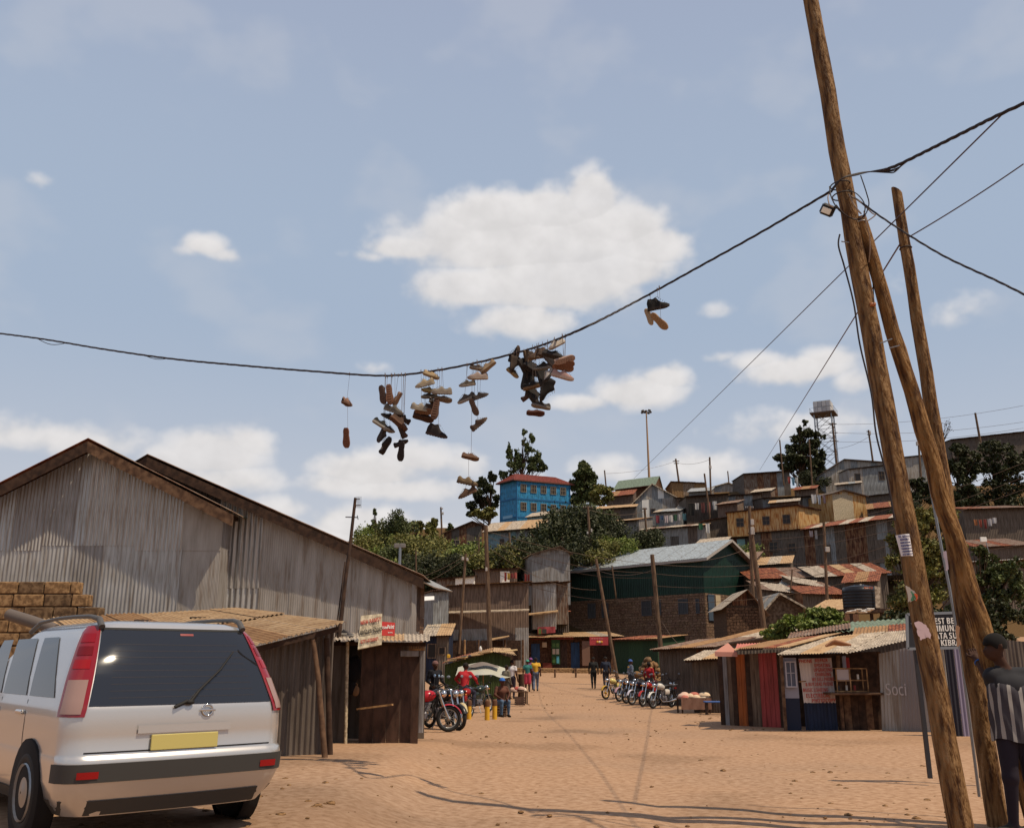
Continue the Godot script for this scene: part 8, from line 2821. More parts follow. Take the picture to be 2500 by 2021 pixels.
# ------------------------------------------------------------------ people: capsules joined smoothly, meshed as surface nets
func net(bones: Array, cell: float, k: float) -> MB:
	# bones: [a, b, ra, rb, colour]
	var lo := Vector3(1e9, 1e9, 1e9)
	var hi := -lo
	for b in bones:
		var r: float = maxf(b[2], b[3]) + cell * 2.5
		for e in [b[0], b[1]]:
			lo = lo.min(e - Vector3.ONE * r)
			hi = hi.max(e + Vector3.ONE * r)
	var n := Vector3i(((hi - lo) / cell).ceil()) + Vector3i.ONE
	var nx := n.x
	var nxy := n.x * n.y
	var f := PackedFloat32Array()
	f.resize(nxy * n.z)
	f.fill(1.0)
	var near := PackedFloat32Array()
	near.resize(nxy * n.z)
	near.fill(1.0)
	var who := PackedByteArray()
	who.resize(nxy * n.z)
	for bi in bones.size():
		var b = bones[bi]
		var a: Vector3 = b[0]
		var ab: Vector3 = b[1] - a
		var ll := maxf(ab.length_squared(), 1e-8)
		var ra: float = b[2]
		var rb: float = b[3]
		var pad := maxf(ra, rb) + k + cell * 2.0
		var p0 := Vector3i(((a.min(b[1]) - Vector3.ONE * pad - lo) / cell).floor()).max(Vector3i.ZERO)
		var p1 := Vector3i(((a.max(b[1]) + Vector3.ONE * pad - lo) / cell).ceil()).min(n - Vector3i.ONE)
		for z in range(p0.z, p1.z + 1):
			for y in range(p0.y, p1.y + 1):
				var row := z * nxy + y * nx
				for x in range(p0.x, p1.x + 1):
					var p := lo + Vector3(x, y, z) * cell
					var t := clampf((p - a).dot(ab) / ll, 0.0, 1.0)
					var d := p.distance_to(a + ab * t) - lerpf(ra, rb, t)
					var i := row + x
					if d < near[i]:
						near[i] = d
						who[i] = bi
					var h := maxf(k - absf(f[i] - d), 0.0) / k
					f[i] = minf(f[i], d) - h * h * k * 0.25
	var idx := {}
	var vp := PackedVector3Array()
	var vc := PackedColorArray()
	for z in n.z - 1:
		for y in n.y - 1:
			for x in n.x - 1:
				var i0 := z * nxy + y * nx + x
				var inside := 0
				if f[i0] < 0: inside += 1
				if f[i0 + 1] < 0: inside += 1
				if f[i0 + nx] < 0: inside += 1
				if f[i0 + nx + 1] < 0: inside += 1
				if f[i0 + nxy] < 0: inside += 1
				if f[i0 + nxy + 1] < 0: inside += 1
				if f[i0 + nxy + nx] < 0: inside += 1
				if f[i0 + nxy + nx + 1] < 0: inside += 1
				if inside == 0 or inside == 8:
					continue
				var s := Vector3.ZERO
				var c := 0
				for e in [[0, 1, 0], [2, 3, 0], [4, 5, 0], [6, 7, 0], [0, 2, 1], [1, 3, 1], [4, 6, 1], [5, 7, 1], [0, 4, 2], [1, 5, 2], [2, 6, 2], [3, 7, 2]]:
					var ia: int = i0 + (e[0] & 1) + (1 if e[0] & 2 else 0) * nx + (1 if e[0] & 4 else 0) * nxy
					var ib: int = i0 + (e[1] & 1) + (1 if e[1] & 2 else 0) * nx + (1 if e[1] & 4 else 0) * nxy
					if (f[ia] < 0) != (f[ib] < 0):
						var t := f[ia] / (f[ia] - f[ib])
						var q := Vector3(e[0] & 1, 1 if e[0] & 2 else 0, 1 if e[0] & 4 else 0)
						q[e[2]] += t
						s += q
						c += 1
				idx[i0] = vp.size()
				vp.append(lo + (Vector3(x, y, z) + s / c) * cell)
				vc.append(bones[who[i0]][4])
	var tris := PackedInt32Array()
	var st := [1, nx, nxy]
	for i0 in idx:
		for ax in 3:
			var u: int = st[(ax + 1) % 3]
			var w: int = st[(ax + 2) % 3]
			var i1: int = i0 + st[ax]
			if i1 >= f.size() or (f[i0] < 0) == (f[i1] < 0):
				continue
			if not (idx.has(i0 - u) and idx.has(i0 - w) and idx.has(i0 - u - w)):
				continue
			var q := [idx[i0], idx[i0 - u], idx[i0 - u - w], idx[i0 - w]]
			tris.append_array([q[0], q[1], q[2], q[0], q[2], q[3]])
	var nn := PackedVector3Array()
	nn.resize(vp.size())
	var grad := func(p: Vector3) -> Vector3:
		var g := (p - lo) / cell
		var i := clampi(int(g.z), 1, n.z - 2) * nxy + clampi(int(g.y), 1, n.y - 2) * nx + clampi(int(g.x), 1, n.x - 2)
		return Vector3(f[i + 1] - f[i - 1], f[i + nx] - f[i - nx], f[i + nxy] - f[i - nxy])
	for i in vp.size():
		nn[i] = (grad.call(vp[i]) as Vector3).normalized()
	var mb := MB.new()
	mb.tinted = true
	for i in range(0, tris.size(), 3):
		var a := tris[i]
		var b := tris[i + 1]
		var c := tris[i + 2]
		var before := mb.v.size()
		mb.tri(vp[a], vp[b], vp[c], nn[a], nn[b], nn[c])
		var cs := [vc[a], vc[b], vc[c]]
		for j in 3:
			for m in 3:
				if mb.v[before + j] == [vp[a], vp[b], vp[c]][m]:
					mb.c[before + j] = cs[m]
					break
	return mb

func lin(c: String) -> Color:
	return Color(c).srgb_to_linear()

# figure facing +z, standing on y = 0; pose: stand, walk, ride, sit
func person(label: String, at: Vector3, turn: float, h: float, pose: String, o: Dictionary) -> Node3D:
	var t := thing("person", label, "person", at, turn, "people in the street")
	var s := h / 1.72
	var skin := lin(o.get("skin", "4a3024"))
	var top := lin(o.top)
	var leg := lin(o.legs)
	var shoe := lin(o.get("shoes", "2a2220"))
	var arm := top if o.get("long", true) else skin
	var hip := Vector3(0, 0.93, 0)
	var lean := 0.0
	var kn := [Vector3(-0.10, 0.50, 0.02), Vector3(0.10, 0.50, 0.02)]
	var an := [Vector3(-0.10, 0.08, -0.02), Vector3(0.11, 0.08, -0.02)]
	var el := [Vector3(-0.25, 1.13, -0.03), Vector3(0.25, 1.13, -0.03)]
	var ha := [Vector3(-0.26, 0.88, 0.06), Vector3(0.26, 0.88, 0.06)]
	if pose == "walk":
		kn = [Vector3(-0.09, 0.50, 0.12), Vector3(0.09, 0.50, -0.02)]
		an = [Vector3(-0.09, 0.09, 0.16), Vector3(0.10, 0.10, -0.24)]
		el = [Vector3(-0.25, 1.14, -0.12), Vector3(0.25, 1.14, 0.04)]
		ha = [Vector3(-0.25, 0.92, -0.08), Vector3(0.24, 0.93, 0.16)]
	elif pose == "ride":
		hip = Vector3(0, 0.90, 0)
		lean = 0.10
		kn = [Vector3(-0.22, 0.78, 0.38), Vector3(0.22, 0.78, 0.38)]
		an = [Vector3(-0.25, 0.32, 0.24), Vector3(0.25, 0.32, 0.24)]
		el = [Vector3(-0.34, 1.20, 0.14), Vector3(0.34, 1.20, 0.14)]
		ha = [Vector3(-0.32, 1.06, 0.42), Vector3(0.32, 1.06, 0.42)]
	elif pose == "sit":
		hip = Vector3(0, 0.46, 0)
		lean = o.get("lean", 0.12)
		kn = [Vector3(-0.13, 0.50, 0.42), Vector3(0.13, 0.50, 0.42)]
		an = [Vector3(-0.13, 0.08, 0.40), Vector3(0.13, 0.08, 0.40)]
		el = [Vector3(-0.27, 0.72, 0.14), Vector3(0.27, 0.72, 0.14)]
		ha = [Vector3(-0.12, 0.60, 0.34), Vector3(0.12, 0.60, 0.34)]
	for k in ["el", "ha", "kn", "an"]:
		if o.has(k):
			match k:
				"el": el = o.el
				"ha": ha = o.ha
				"kn": kn = o.kn
				"an": an = o.an
	var ch := hip + Vector3(0, 0.36, lean * 0.7)
	var nk := hip + Vector3(0, 0.55, lean)
	var hd := nk + Vector3(0, 0.145, 0.015 + lean * 0.25)
	var B := []
	B.append([hip + Vector3(-0.06, 0, 0), hip + Vector3(0.06, 0, 0), 0.125, 0.125, leg])
	B.append([hip + Vector3(0, 0.10, lean * 0.2), ch, 0.125, 0.150, top])
	B.append([ch + Vector3(-0.07, 0.02, 0), ch + Vector3(0.07, 0.02, 0), 0.125, 0.125, top])
	B.append([ch + Vector3(-0.15, 0.125, 0), ch + Vector3(0.15, 0.125, 0), 0.068, 0.068, top])
	B.append([nk + Vector3(0, -0.06, 0), hd + Vector3(0, -0.04, 0), 0.056, 0.052, skin])
	B.append([hd + Vector3(0, -0.02, 0.012), hd + Vector3(0, 0.045, -0.006), 0.078, 0.092, skin])
	B.append([hd + Vector3(0, -0.075, 0.045), hd + Vector3(0, -0.04, 0.05), 0.036, 0.046, skin])
	B.append([hd + Vector3(0, -0.012, 0.094), hd + Vector3(0, -0.028, 0.108), 0.010, 0.014, skin])
	for i in 2:
		var sg := -1.0 if i == 0 else 1.0
		var sh := ch + Vector3(0.185 * sg, 0.12, 0)
		B.append([sh, sh.lerp(el[i], 0.5), 0.066, 0.056, top])
		B.append([sh.lerp(el[i], 0.5), el[i], 0.055, 0.046, arm])
		B.append([el[i], ha[i], 0.046, 0.032, arm])
		var hdir: Vector3 = (ha[i] - el[i]).normalized()
		B.append([ha[i], ha[i] + hdir * 0.07, 0.030, 0.036, skin])
		var fw := (hdir * 0.8 + Vector3(0, -0.2, 0.5)).normalized()
		var sd := hdir.cross(fw).normalized()
		for q in 4:
			var rt: Vector3 = ha[i] + hdir * 0.09 + sd * (q - 1.5) * 0.019
			B.append([rt, rt + fw * (0.055 + 0.012 * (1 if q in [1, 2] else 0)), 0.0105, 0.009, skin])
		B.append([ha[i] + hdir * 0.03 + sd * 0.03, ha[i] + hdir * 0.05 + sd * 0.05 + fw * 0.05, 0.012, 0.010, skin])
		B.append([hd + Vector3(0.088 * sg, 0.0, -0.01), hd + Vector3(0.09 * sg, 0.02, -0.012), 0.018, 0.02, skin])
		var hp := hip + Vector3(0.09 * sg, -0.03, 0)
		var shorts: bool = o.get("shorts", false)
		B.append([hp, kn[i], 0.102 if not o.has("skirt") else 0.12, 0.070 if not o.has("skirt") else 0.11, leg])
		B.append([kn[i], kn[i].lerp(an[i], 0.35), 0.066, 0.062, skin if shorts else leg])
		B.append([kn[i].lerp(an[i], 0.35), an[i], 0.062, 0.042, skin if shorts else leg])
		B.append([an[i] + Vector3(0, -0.02, -0.03), an[i] + Vector3(0, -0.045, 0.17), 0.046, 0.034, shoe])
	for b in B:
		b[0] = b[0] * s
		b[1] = b[1] * s
		b[2] *= s
		b[3] *= s
	part(t, "body", net(B, o.get("cell", 0.024), 0.03), M.cloth)
	# hair or hat follows the skull
	var hm := MB.new()
	var hc: Vector3 = (hd + Vector3(0, 0.035, -0.012)) * s
	var g := []
	var drop: float = -0.25 if o.get("hat", "") == "" else 0.0
	for i in 7:
		var th := lerpf(drop, PI / 2, i / 6.0)
		var row := []
		for j in 13:
			var a := TAU * j / 12.0
			var rr := 0.102 if o.get("hat", "") == "" else 0.112
			var fore := 0.10 if o.get("hat", "") == "" and sin(a) > 0.5 and i == 0 else 0.0
			row.append(hc + Vector3(cos(a) * cos(th) * rr * 0.94, sin(th) * rr + fore, sin(a) * cos(th) * rr * 1.04) * s)
		g.append(row)
	hm.sheet(g, true, true)
	if o.get("hat", "") == "cap":
		hm.ball(hc + Vector3(0, 0.01, 0.12) * s, Vector3(0.07, 0.012, 0.07), 5, 10)
	part(t, "hair" if o.get("hat", "") == "" else o.hat, hm, paint(o.get("hair", "17120f"), 0.9))
	if o.has("stripe"):
		var sb := MB.new()
		sb.box((ch + Vector3(0, 0.02, -0.12)) * s, Vector3(0.16, 0.22, 0.02) * s, 0.005)
		part(t, "print", sb, paint(o.stripe, 0.8))
	return t

func G(x: float, d: float) -> Vector3:
	return Vector3(x, H(x, d), -d)

# place on the ground under a pixel column at depth d
func GP(px: float, d: float) -> Vector3:
	var p := P(px, 1640, d)
	return G(p.x, d)

func street_life() -> void:
	# parked row on the right: front wheels towards the road
	var hd := atan2(-0.62, -0.78)
	var rows := [
		["yellow wheeled motorcycle with pale tank, farthest left of the parked row", 1499, 46.0, "c2b06c", {"rim": "b8902e", "mag": 1, "guard": "b08a2c"}],
		["dark motorcycle with pinkish mudguard, second from the left of the parked row", 1530, 44.4, "2b2428", {"guard": "a58088"}],
		["black motorcycle with round headlight, third from the left of the parked row", 1548, 43.0, "241f24", {"rim": "77757a"}],
		["dark purple motorcycle with white front mudguard, middle of the parked row", 1563, 41.6, "33202a", {"guard": "b9b2bb"}],
		["red motorcycle with red front mudguard in the parked row", 1586, 40.2, "8f1c1e", {"guard": "9a2420"}],
		["white tanked motorcycle with white front mudguard, nearest of the parked row", 1615, 38.6, "c4bdb4", {"guard": "c9c3ba", "rim": "8f8d8b"}],
		["black motorcycle wedged behind the nearest bikes of the parked row", 1634, 43.0, "1d1b1e", {}],
		["dark red motorcycle wedged behind the middle of the parked row", 1600, 44.2, "4a1618", {}],
		["grey motorcycle wedged behind the left of the parked row", 1566, 45.6, "3c3a40", {}],
		["motorcycle half hidden behind the parked row with pale tank", 1652, 41.4, "a59a8e", {}],
	]
	for r in rows:
		motorcycle(r[0], GP(r[1], r[2]), PI + 0.86 + rand(-0.08, 0.08), r[3], r[4])
	# on the left
	var gl := {"group": "motorcycles on the left of the street"}
	motorcycle("black seated motorcycle with big red tank nearest on the left", GP(1030, 23.0), 0.25, "a01a26", gl.merged({"mirror": "8fb0d0"}))
	motorcycle("motorcycle with chrome headlight facing the camera on the left", GP(1112, 26.0), -PI / 2 + 0.35, "6a1a1c", gl.merged({"guard": "b8a880"}))
	motorcycle("motorcycle ridden by the person in the red jacket", GP(1136, 31.5), PI / 2 - 0.25, "8a1e1c", gl)
	motorcycle("dark motorcycle before the person in black on the left", GP(1062, 30.0), 0.5, "241f20", gl)
	motorcycle("dark green motorcycle parked beside the kiosk tarpaulin pole", GP(1168, 35.0), 1.0, "1f2a24", gl)
	motorcycle("black motorcycle standing between the two red ones on the left", GP(1084, 24.5), -0.9, "1a181a", gl)
	# bollards
	for b in [[1146, 30.0, "left"], [1190, 29.5, "middle"], [1208, 30.4, "right"]]:
		var t := thing("bollard", "short rusty yellow bollard pipe, %s of three" % b[2], "bollard", GP(b[0], b[1]), 0.0, "bollards by the green kiosk")
		var mb := MB.new()
		mb.lathe([Vector2(0.075, -0.1), Vector2(0.075, 0.42)], 12)
		part(t, "pipe", mb, M.yellow_paint)
		mb = MB.new()
		mb.lathe([Vector2(0.075, 0.42), Vector2(0.08, 0.42), Vector2(0.08, 0.56), Vector2(0.055, 0.60), Vector2(0.001, 0.61)], 12)
		part(t, "cap", mb, paint("5a3a26", 0.8))
	# people
	person("person in a red jacket sitting on a motorcycle with back turned", GP(1134, 31.7), PI - 0.25, 1.72, "ride", {"top": "b02a30", "legs": "2a2a3a", "shoes": "b0a090"})
	person("person in black jacket standing behind the motorcycles on the left", GP(1062, 31.5), 0.5, 1.74, "stand", {"top": "141316", "legs": "1c1a1e", "hat": "helmet", "hair": "6a4c48", "ha": [Vector3(-0.2, 1.0, 0.26), Vector3(0.26, 1.0, 0.3)]})
	person("person in white shirt and dark trousers beside the green kiosk", GP(1250, 46.0), PI * 0.85, 1.74, "stand", {"top": "c6c2c4", "legs": "2d2630", "long": false})
	person("woman in teal top and red skirt walking up the street", GP(1288, 52.0), PI, 1.62, "stand", {"top": "2f6a66", "legs": "a8384a", "shorts": true, "skirt": true, "long": false, "hat": "scarf", "hair": "3f8a78"})
	person("person in purple scarf walking just beyond the yellow shirt", GP(1296, 54.5), PI, 1.70, "stand", {"top": "6a3a68", "legs": "2e2430", "hat": "scarf", "hair": "7a4478"})
	person("person in yellow shirt and jeans walking up the street", GP(1308, 52.4), PI, 1.74, "walk", {"top": "c79a34", "legs": "5a6478", "long": false})
	person("person in black walking up the street, left of the dark pair", GP(1449, 55.5), PI, 1.72, "walk", {"top": "1c191b", "legs": "1a181a"})
	person("person in dark blue walking up the street, right of the dark pair", GP(1479, 55.0), PI, 1.76, "walk", {"top": "1f2434", "legs": "241f22"})
	person("person with blue and orange helmet behind the parked motorcycles", GP(1540, 48.5), PI * 0.6, 1.70, "stand", {"top": "5d6674", "legs": "2a2a30", "hat": "helmet", "hair": "3a5590", "stripe": "c79a34"})
	person("person in red shirt bending among the parked motorcycles", GP(1585, 45.5), PI * 0.8, 1.66, "stand", {"top": "9a1e26", "legs": "2a2226", "skin": "2c1d17"})
	person("person with blue cap sitting beside the bollards", GP(1222, 32.5), 0.4, 1.66, "sit", {"top": "5d3a2c", "legs": "4a6078", "hat": "cap", "hair": "2f62a8", "skin": "5a3a2c", "long": false})
	person("person in grey cloth standing at the table of goods", GP(1236, 42.0), 2.4, 1.60, "stand", {"top": "6d6456", "legs": "5a5048", "skirt": true})
	edge_person()
	# stool below the seated person
	var so := GP(1222, 32.5)
	var st := thing("crate_stool", "wooden crate used as a seat beside the bollards", "crate", so)
	var mb := MB.new()
	for i in 4:
		mb.box(Vector3(0, 0.05 + i * 0.09, 0.15), Vector3(0.4, 0.07, 0.02))
		mb.box(Vector3(0, 0.05 + i * 0.09, -0.15), Vector3(0.4, 0.07, 0.02))
		mb.box(Vector3(0.2, 0.05 + i * 0.09, 0), Vector3(0.02, 0.07, 0.28))
		mb.box(Vector3(-0.2, 0.05 + i * 0.09, 0), Vector3(0.02, 0.07, 0.28))
	part(st, "slats", mb, M.timber)
	mb = MB.new()
	mb.box(Vector3(0, 0.34, 0), Vector3(0.42, 0.025, 0.34))
	part(st, "lid", mb, M.timber_pale)
	kiosk_green()
	goods()

# the person at the right edge whose raised hand rests on the third pole
func edge_person() -> void:
	var at := Vector3(P(2464, 1700, 9.55).x, H(4.8, 9.55), -9.55)
	var t := thing("person", "person in striped dark shirt at the right edge reaching a hand to the pole", "person", at, 0.0, "people in the street")
	var skin := lin("3f2a20")
	var top := lin("26232a")
	var leg := lin("1e1c24")
	var B := []
	var hip := Vector3(0.02, 0.98, 0)
	var ch := Vector3(0.02, 1.34, 0)
	var hd := Vector3(-0.08, 1.72, 0.0)
	B.append([hip + Vector3(-0.07, 0, 0), hip + Vector3(0.07, 0, 0), 0.13, 0.13, leg])
	B.append([hip + Vector3(0, 0.1, 0), ch, 0.135, 0.155, top])
	B.append([ch + Vector3(-0.08, 0.02, 0), ch + Vector3(0.08, 0.02, 0), 0.13, 0.13, top])
	B.append([ch + Vector3(-0.16, 0.13, 0), ch + Vector3(0.16, 0.13, 0), 0.07, 0.07, top])
	B.append([Vector3(0.0, 1.50, 0), hd + Vector3(0, -0.05, 0), 0.06, 0.055, skin])
	B.append([hd + Vector3(-0.01, -0.02, 0), hd + Vector3(0.01, 0.05, 0), 0.082, 0.096, skin])
	B.append([hd + Vector3(-0.05, -0.075, 0.01), hd + Vector3(-0.055, -0.04, 0.01), 0.038, 0.046, skin])
	B.append([hd + Vector3(-0.098, -0.01, 0.012), hd + Vector3(-0.112, -0.028, 0.014), 0.010, 0.015, skin])
	B.append([hd + Vector3(-0.05, -0.08, 0.012), hd + Vector3(-0.094, -0.066, 0.014), 0.02, 0.016, skin])
	B.append([hd + Vector3(0.01, 0.0, 0.09), hd + Vector3(0.012, 0.02, 0.092), 0.018, 0.02, skin])
	# arm out to the pole
	var hand := P(2385, 1608, 9.97) - at
	var el := P(2424, 1676, 9.65) - at
	var sh := ch + Vector3(-0.18, 0.10, 0.0)
	B.append([sh, sh.lerp(el, 0.5), 0.068, 0.058, top])
	B.append([sh.lerp(el, 0.5), el, 0.056, 0.048, skin])
	B.append([el, hand, 0.047, 0.031, skin])
	var sh2 := ch + Vector3(0.19, 0.10, 0)
	B.append([sh2, Vector3(0.27, 1.12, -0.02), 0.066, 0.05, top])
	B.append([Vector3(0.27, 1.12, -0.02), Vector3(0.27, 0.86, 0.06), 0.046, 0.034, skin])
	B.append([Vector3(0.27, 0.86, 0.06), Vector3(0.27, 0.76, 0.08), 0.034, 0.03, skin])
	for i in 2:
		var sg := -1.0 if i == 0 else 1.0
		B.append([hip + Vector3(0.09 * sg, -0.03, 0), Vector3(0.1 * sg, 0.52, 0.03), 0.105, 0.072, leg])
		B.append([Vector3(0.1 * sg, 0.52, 0.03), Vector3(0.1 * sg, 0.09, -0.02), 0.068, 0.045, leg])
		B.append([Vector3(0.1 * sg, 0.06, -0.04), Vector3(0.1 * sg - 0.15, 0.045, 0.0), 0.048, 0.036, lin("2a2220")])
	var body := net(B, 0.015, 0.03)
	# hand in fine cells: palm, four fingers laid on the wood, thumb at the side
	var dir := (hand - el).normalized()
	var up := Vector3(-0.25, 0.95, 0.1)
	up = (up - dir * up.dot(dir) * 0.4).normalized()
	var side := dir.cross(up).normalized()
	var Hn := []
	Hn.append([hand, hand + dir * 0.03, 0.030, 0.032, skin])
	for q in 4:
		var sd2 := side * (q - 1.5) * 0.021
		Hn.append([hand + dir * 0.02 + sd2 * 0.6, hand + dir * 0.085 + sd2, 0.019, 0.017, skin])
		var k1 := hand + dir * 0.09 + sd2
		var ln: float = [0.036, 0.042, 0.040, 0.030][q]
		var k2 := k1 + (dir * 0.8 + up * 0.5).normalized() * ln
		var k3 := k2 + (dir * 0.55 + Vector3(0, 0.1, -0.8)).normalized() * ln * 0.75
		var k4 := k3 + (dir * 0.1 + Vector3(0, -0.1, -0.9)).normalized() * ln * 0.55
		Hn.append([k1, k2, 0.0105, 0.0095, skin])
		Hn.append([k2, k3, 0.0095, 0.009, skin])
		Hn.append([k3, k4, 0.009, 0.0075, skin])
	var tb := hand + dir * 0.035 - side * 0.028
	Hn.append([tb, tb + (dir * 0.5 - side * 0.8 + up * 0.2).normalized() * 0.045, 0.013, 0.011, skin])
	Hn.append([tb + (dir * 0.5 - side * 0.8 + up * 0.2).normalized() * 0.045, tb + (dir * 0.5 - side * 0.8 + up * 0.2).normalized() * 0.045 + dir * 0.035, 0.011, 0.009, skin])
	var hn := net(Hn, 0.004, 0.008)
	body.v.append_array(hn.v)
	body.n.append_array(hn.n)
	body.uv.append_array(hn.uv)
	body.c.append_array(hn.c)
	part(t, "body", body, M.cloth)
	var wb := MB.new()
	wb.torus(el.lerp(hand, 0.86), dir, 0.036, 0.007, 18, 6)
	part(t, "wristband", wb, paint("2f62b0", 0.5))
	var hm := MB.new()
	var g := []
	for i in 8:
		var th := lerpf(-0.35, PI / 2, i / 7.0)
		var row := []
		for j in 17:
			var a := TAU * j / 16.0
			var face := 0.06 if cos(a) < -0.6 and i == 0 else 0.0
			row.append(hd + Vector3(0.012, 0.035, 0) + Vector3(cos(a) * cos(th) * 0.113, sin(th) * 0.115 + face, sin(a) * cos(th) * 0.105))
		g.append(row)
	hm.sheet(g, true, true)
	part(t, "hair", hm, paint("100d0c", 0.95))
	# loose striped shirt hanging in folds
	var sb := MB.new()
	sb.tinted = true
	for j in 40:
		var strip := []
		for i in 12:
			var y := 0.86 + 0.62 * i / 11.0
			var row := []
			for e in 2:
				var a := TAU * (j + e) / 40.0
				var fold := 1.0 + (0.05 * sin(a * 7.0 + y * 9.0) + 0.03 * sin(a * 13.0 - y * 21.0)) * (1.1 - (y - 0.86))
				var w := lerpf(0.215, 0.225, (y - 0.86) / 0.5) if y < 1.36 else lerpf(0.225, 0.10, (y - 1.36) / 0.12)
				row.append(Vector3(0.02 + cos(a) * w * fold, y + 0.02 * sin(a * 3.0), sin(a) * w * 0.72 * fold))
			strip.append(row)
		sb.col = lin("8d8884") if j % 3 == 0 else lin("3a363c")
		sb.sheet(strip, false, true)
	part(t, "shirt", sb, M.cloth)

func kiosk_green() -> void:
	# olive kiosk behind the tarpaulin
	var d := 46.0
	var a := P(1086, 1622, d)
	var b := P(1246, 1594, d)
	var base := H(-3.0, d)
	var t := thing("green_kiosk", "olive green tin kiosk with junk on its sloping roof", "kiosk", Vector3((a.x + b.x) / 2, base, -d))
	var off := -t.position
	a += off
	b += off
	var m := P(1203, 1592, d) + off
	sheets(t, "wall_sheet", Vector3(a.x, 0, 0), Vector3(m.x, 0, 0), m, a, [M.kiosk_green], 0.6, 0.12, 0.012)
	sheets(t, "wall_sheet", Vector3(m.x, 0, 0), Vector3(b.x, 0, 0), b + Vector3.DOWN * 0.2, m, [M.kiosk_green, M.timber_dark], 0.6, 0.12, 0.012)
	for e in [[Vector3(a.x, 0, -2.5), Vector3(a.x, 0, 0), a, a + Vector3(0, 0, -2.5)], [Vector3(b.x, 0, 0), Vector3(b.x, 0, -2.5), b + Vector3(0, -0.2, -2.5), b + Vector3(0, -0.2, 0)]]:
		part(t, "wall", corr_sheet(e[0], e[1], e[2], e[3], 0.12, 0.012), M.kiosk_green)
	var fr := Vector3(0, 0.03, 0.35)
	var bk := Vector3(0, 0.25, -2.7)
	sheets(t, "roof_sheet", a + fr + Vector3(-0.15, 0, 0), m + fr, m + bk, a + bk, [M.tan_roof_dark, M.rust_roof], 0.6, 0.12, 0.014, 0.05)
	sheets(t, "roof_sheet", m + fr, b + fr + Vector3(0.3, -0.15, 0), b + bk, m + bk, [M.tan_roof, M.rust_roof_grey], 0.6, 0.12, 0.014, 0.05)
	var items := [[1120, 1606, 0.9, "b09468", "flat tan board lying on the kiosk roof at left"], [1140, 1601, 0.5, "4a5560", "dark blue scrap on the kiosk roof"], [1160, 1598, 0.8, "b89a70", "pale board in the middle of the kiosk roof"], [1185, 1592, 0.7, "c0a47a", "pale board high on the kiosk roof"], [1240, 1588, 0.9, "c4aa80", "pale stick of timber jutting from the kiosk roof at right"], [1100, 1612, 0.6, "8f7a5e", "grey brown board at the low end of the kiosk roof"]]
	for q in items:
		var mb := MB.new()
		mb.x = Transform3D(Basis(Vector3.UP, rand(-0.5, 0.5)) * Basis(Vector3.BACK, 0.12), P(q[0], q[1], d - 0.2) + Vector3(0, -0.02, 0))
		mb.box(Vector3.ZERO, Vector3(q[2], 0.06, 0.25), 0.01)
		solo("roof_junk", q[4], "junk", mb, paint(q[3], 0.9), "junk on the kiosk roof")
	var jc := MB.new()
	jc.lathe([Vector2(0.001, 0), Vector2(0.07, 0), Vector2(0.07, 0.16), Vector2(0.03, 0.2), Vector2(0.03, 0.24), Vector2(0.001, 0.24)], 10)
	solo("bottle", "white plastic bottle standing on the kiosk roof", "bottle", jc, M.white_paint, "", Transform3D(Basis(), P(1173, 1590, d - 0.2)))
	var yc := MB.new()
	yc.box(Vector3.ZERO, Vector3(0.16, 0.18, 0.12), 0.03)
	solo("yellow_can", "small yellow can on the low end of the kiosk roof", "can", yc, M.yellow_paint, "", Transform3D(Basis(), P(1095, 1602, d - 0.1)))
	# tarpaulin over poles: pale sheet sagging
	var tp := thing("tarpaulin", "pale grey plastic tarpaulin sagging over poles before the green kiosk", "tarpaulin", GP(1180, 42.0))
	off = -tp.position
	var g := []
	var nr := 9
	for i in nr:
		var v := i / (nr - 1.0)
		var row := []
		for j in 21:
			var u := j / 20.0
			var x := lerpf(1118, 1240, u)
			var ridge := 1617.0 + 14.0 * pow(absf(u - 0.45) / 0.5, 1.4)
			var edge := 1646.0 + 6.0 * sin(u * 9.0) + 8.0 * absf(u - 0.45) + (7.0 if absf(u - 0.5) < 0.18 else 0.0) * sin((u - 0.32) / 0.36 * PI)
			var y := lerpf(ridge, edge, pow(v, 0.8))
			var dd := 43.2 - 1.6 * v + 0.15 * sin(u * 17.0 + v * 3.0) * v
			row.append(P(x + 6.0 * (u - 0.5) * v * 2.0, y, dd) + off)
		g.append(row)
	var mb := MB.new()
	mb.sheet(g, false, true)
	part(tp, "sheet", mb, paint("a8a594", 0.45))
	var gt := []
	for i in 4:
		var row := []
		for j in 11:
			var u := j / 10.0
			row.append(P(lerpf(1140, 1218, u), lerpf(1616.5 + 11.0 * pow(absf(u - 0.48) / 0.5, 1.3), 1628 + 2.5 * sin(u * 8.0), i / 3.0), 43.0 - 0.5 * i / 3.0) + off + Vector3(0, 0.02, 0.05))
		gt.append(row)
	mb = MB.new()
	mb.sheet(gt, false, true)
	part(tp, "patch", mb, paint("6f645c", 0.85))
	for x in [[1180, 1650], [1124, 1650], [1236, 1652]]:
		mb = MB.new()
		mb.bar(P(x[0], x[1] - 12, 42.2) + off, Vector3((P(x[0], x[1], 42.2) + off).x, -0.1, (P(x[0], x[1], 42.2) + off).z), 0.03, 6)
		part(tp, "pole", mb, M.timber_pale)

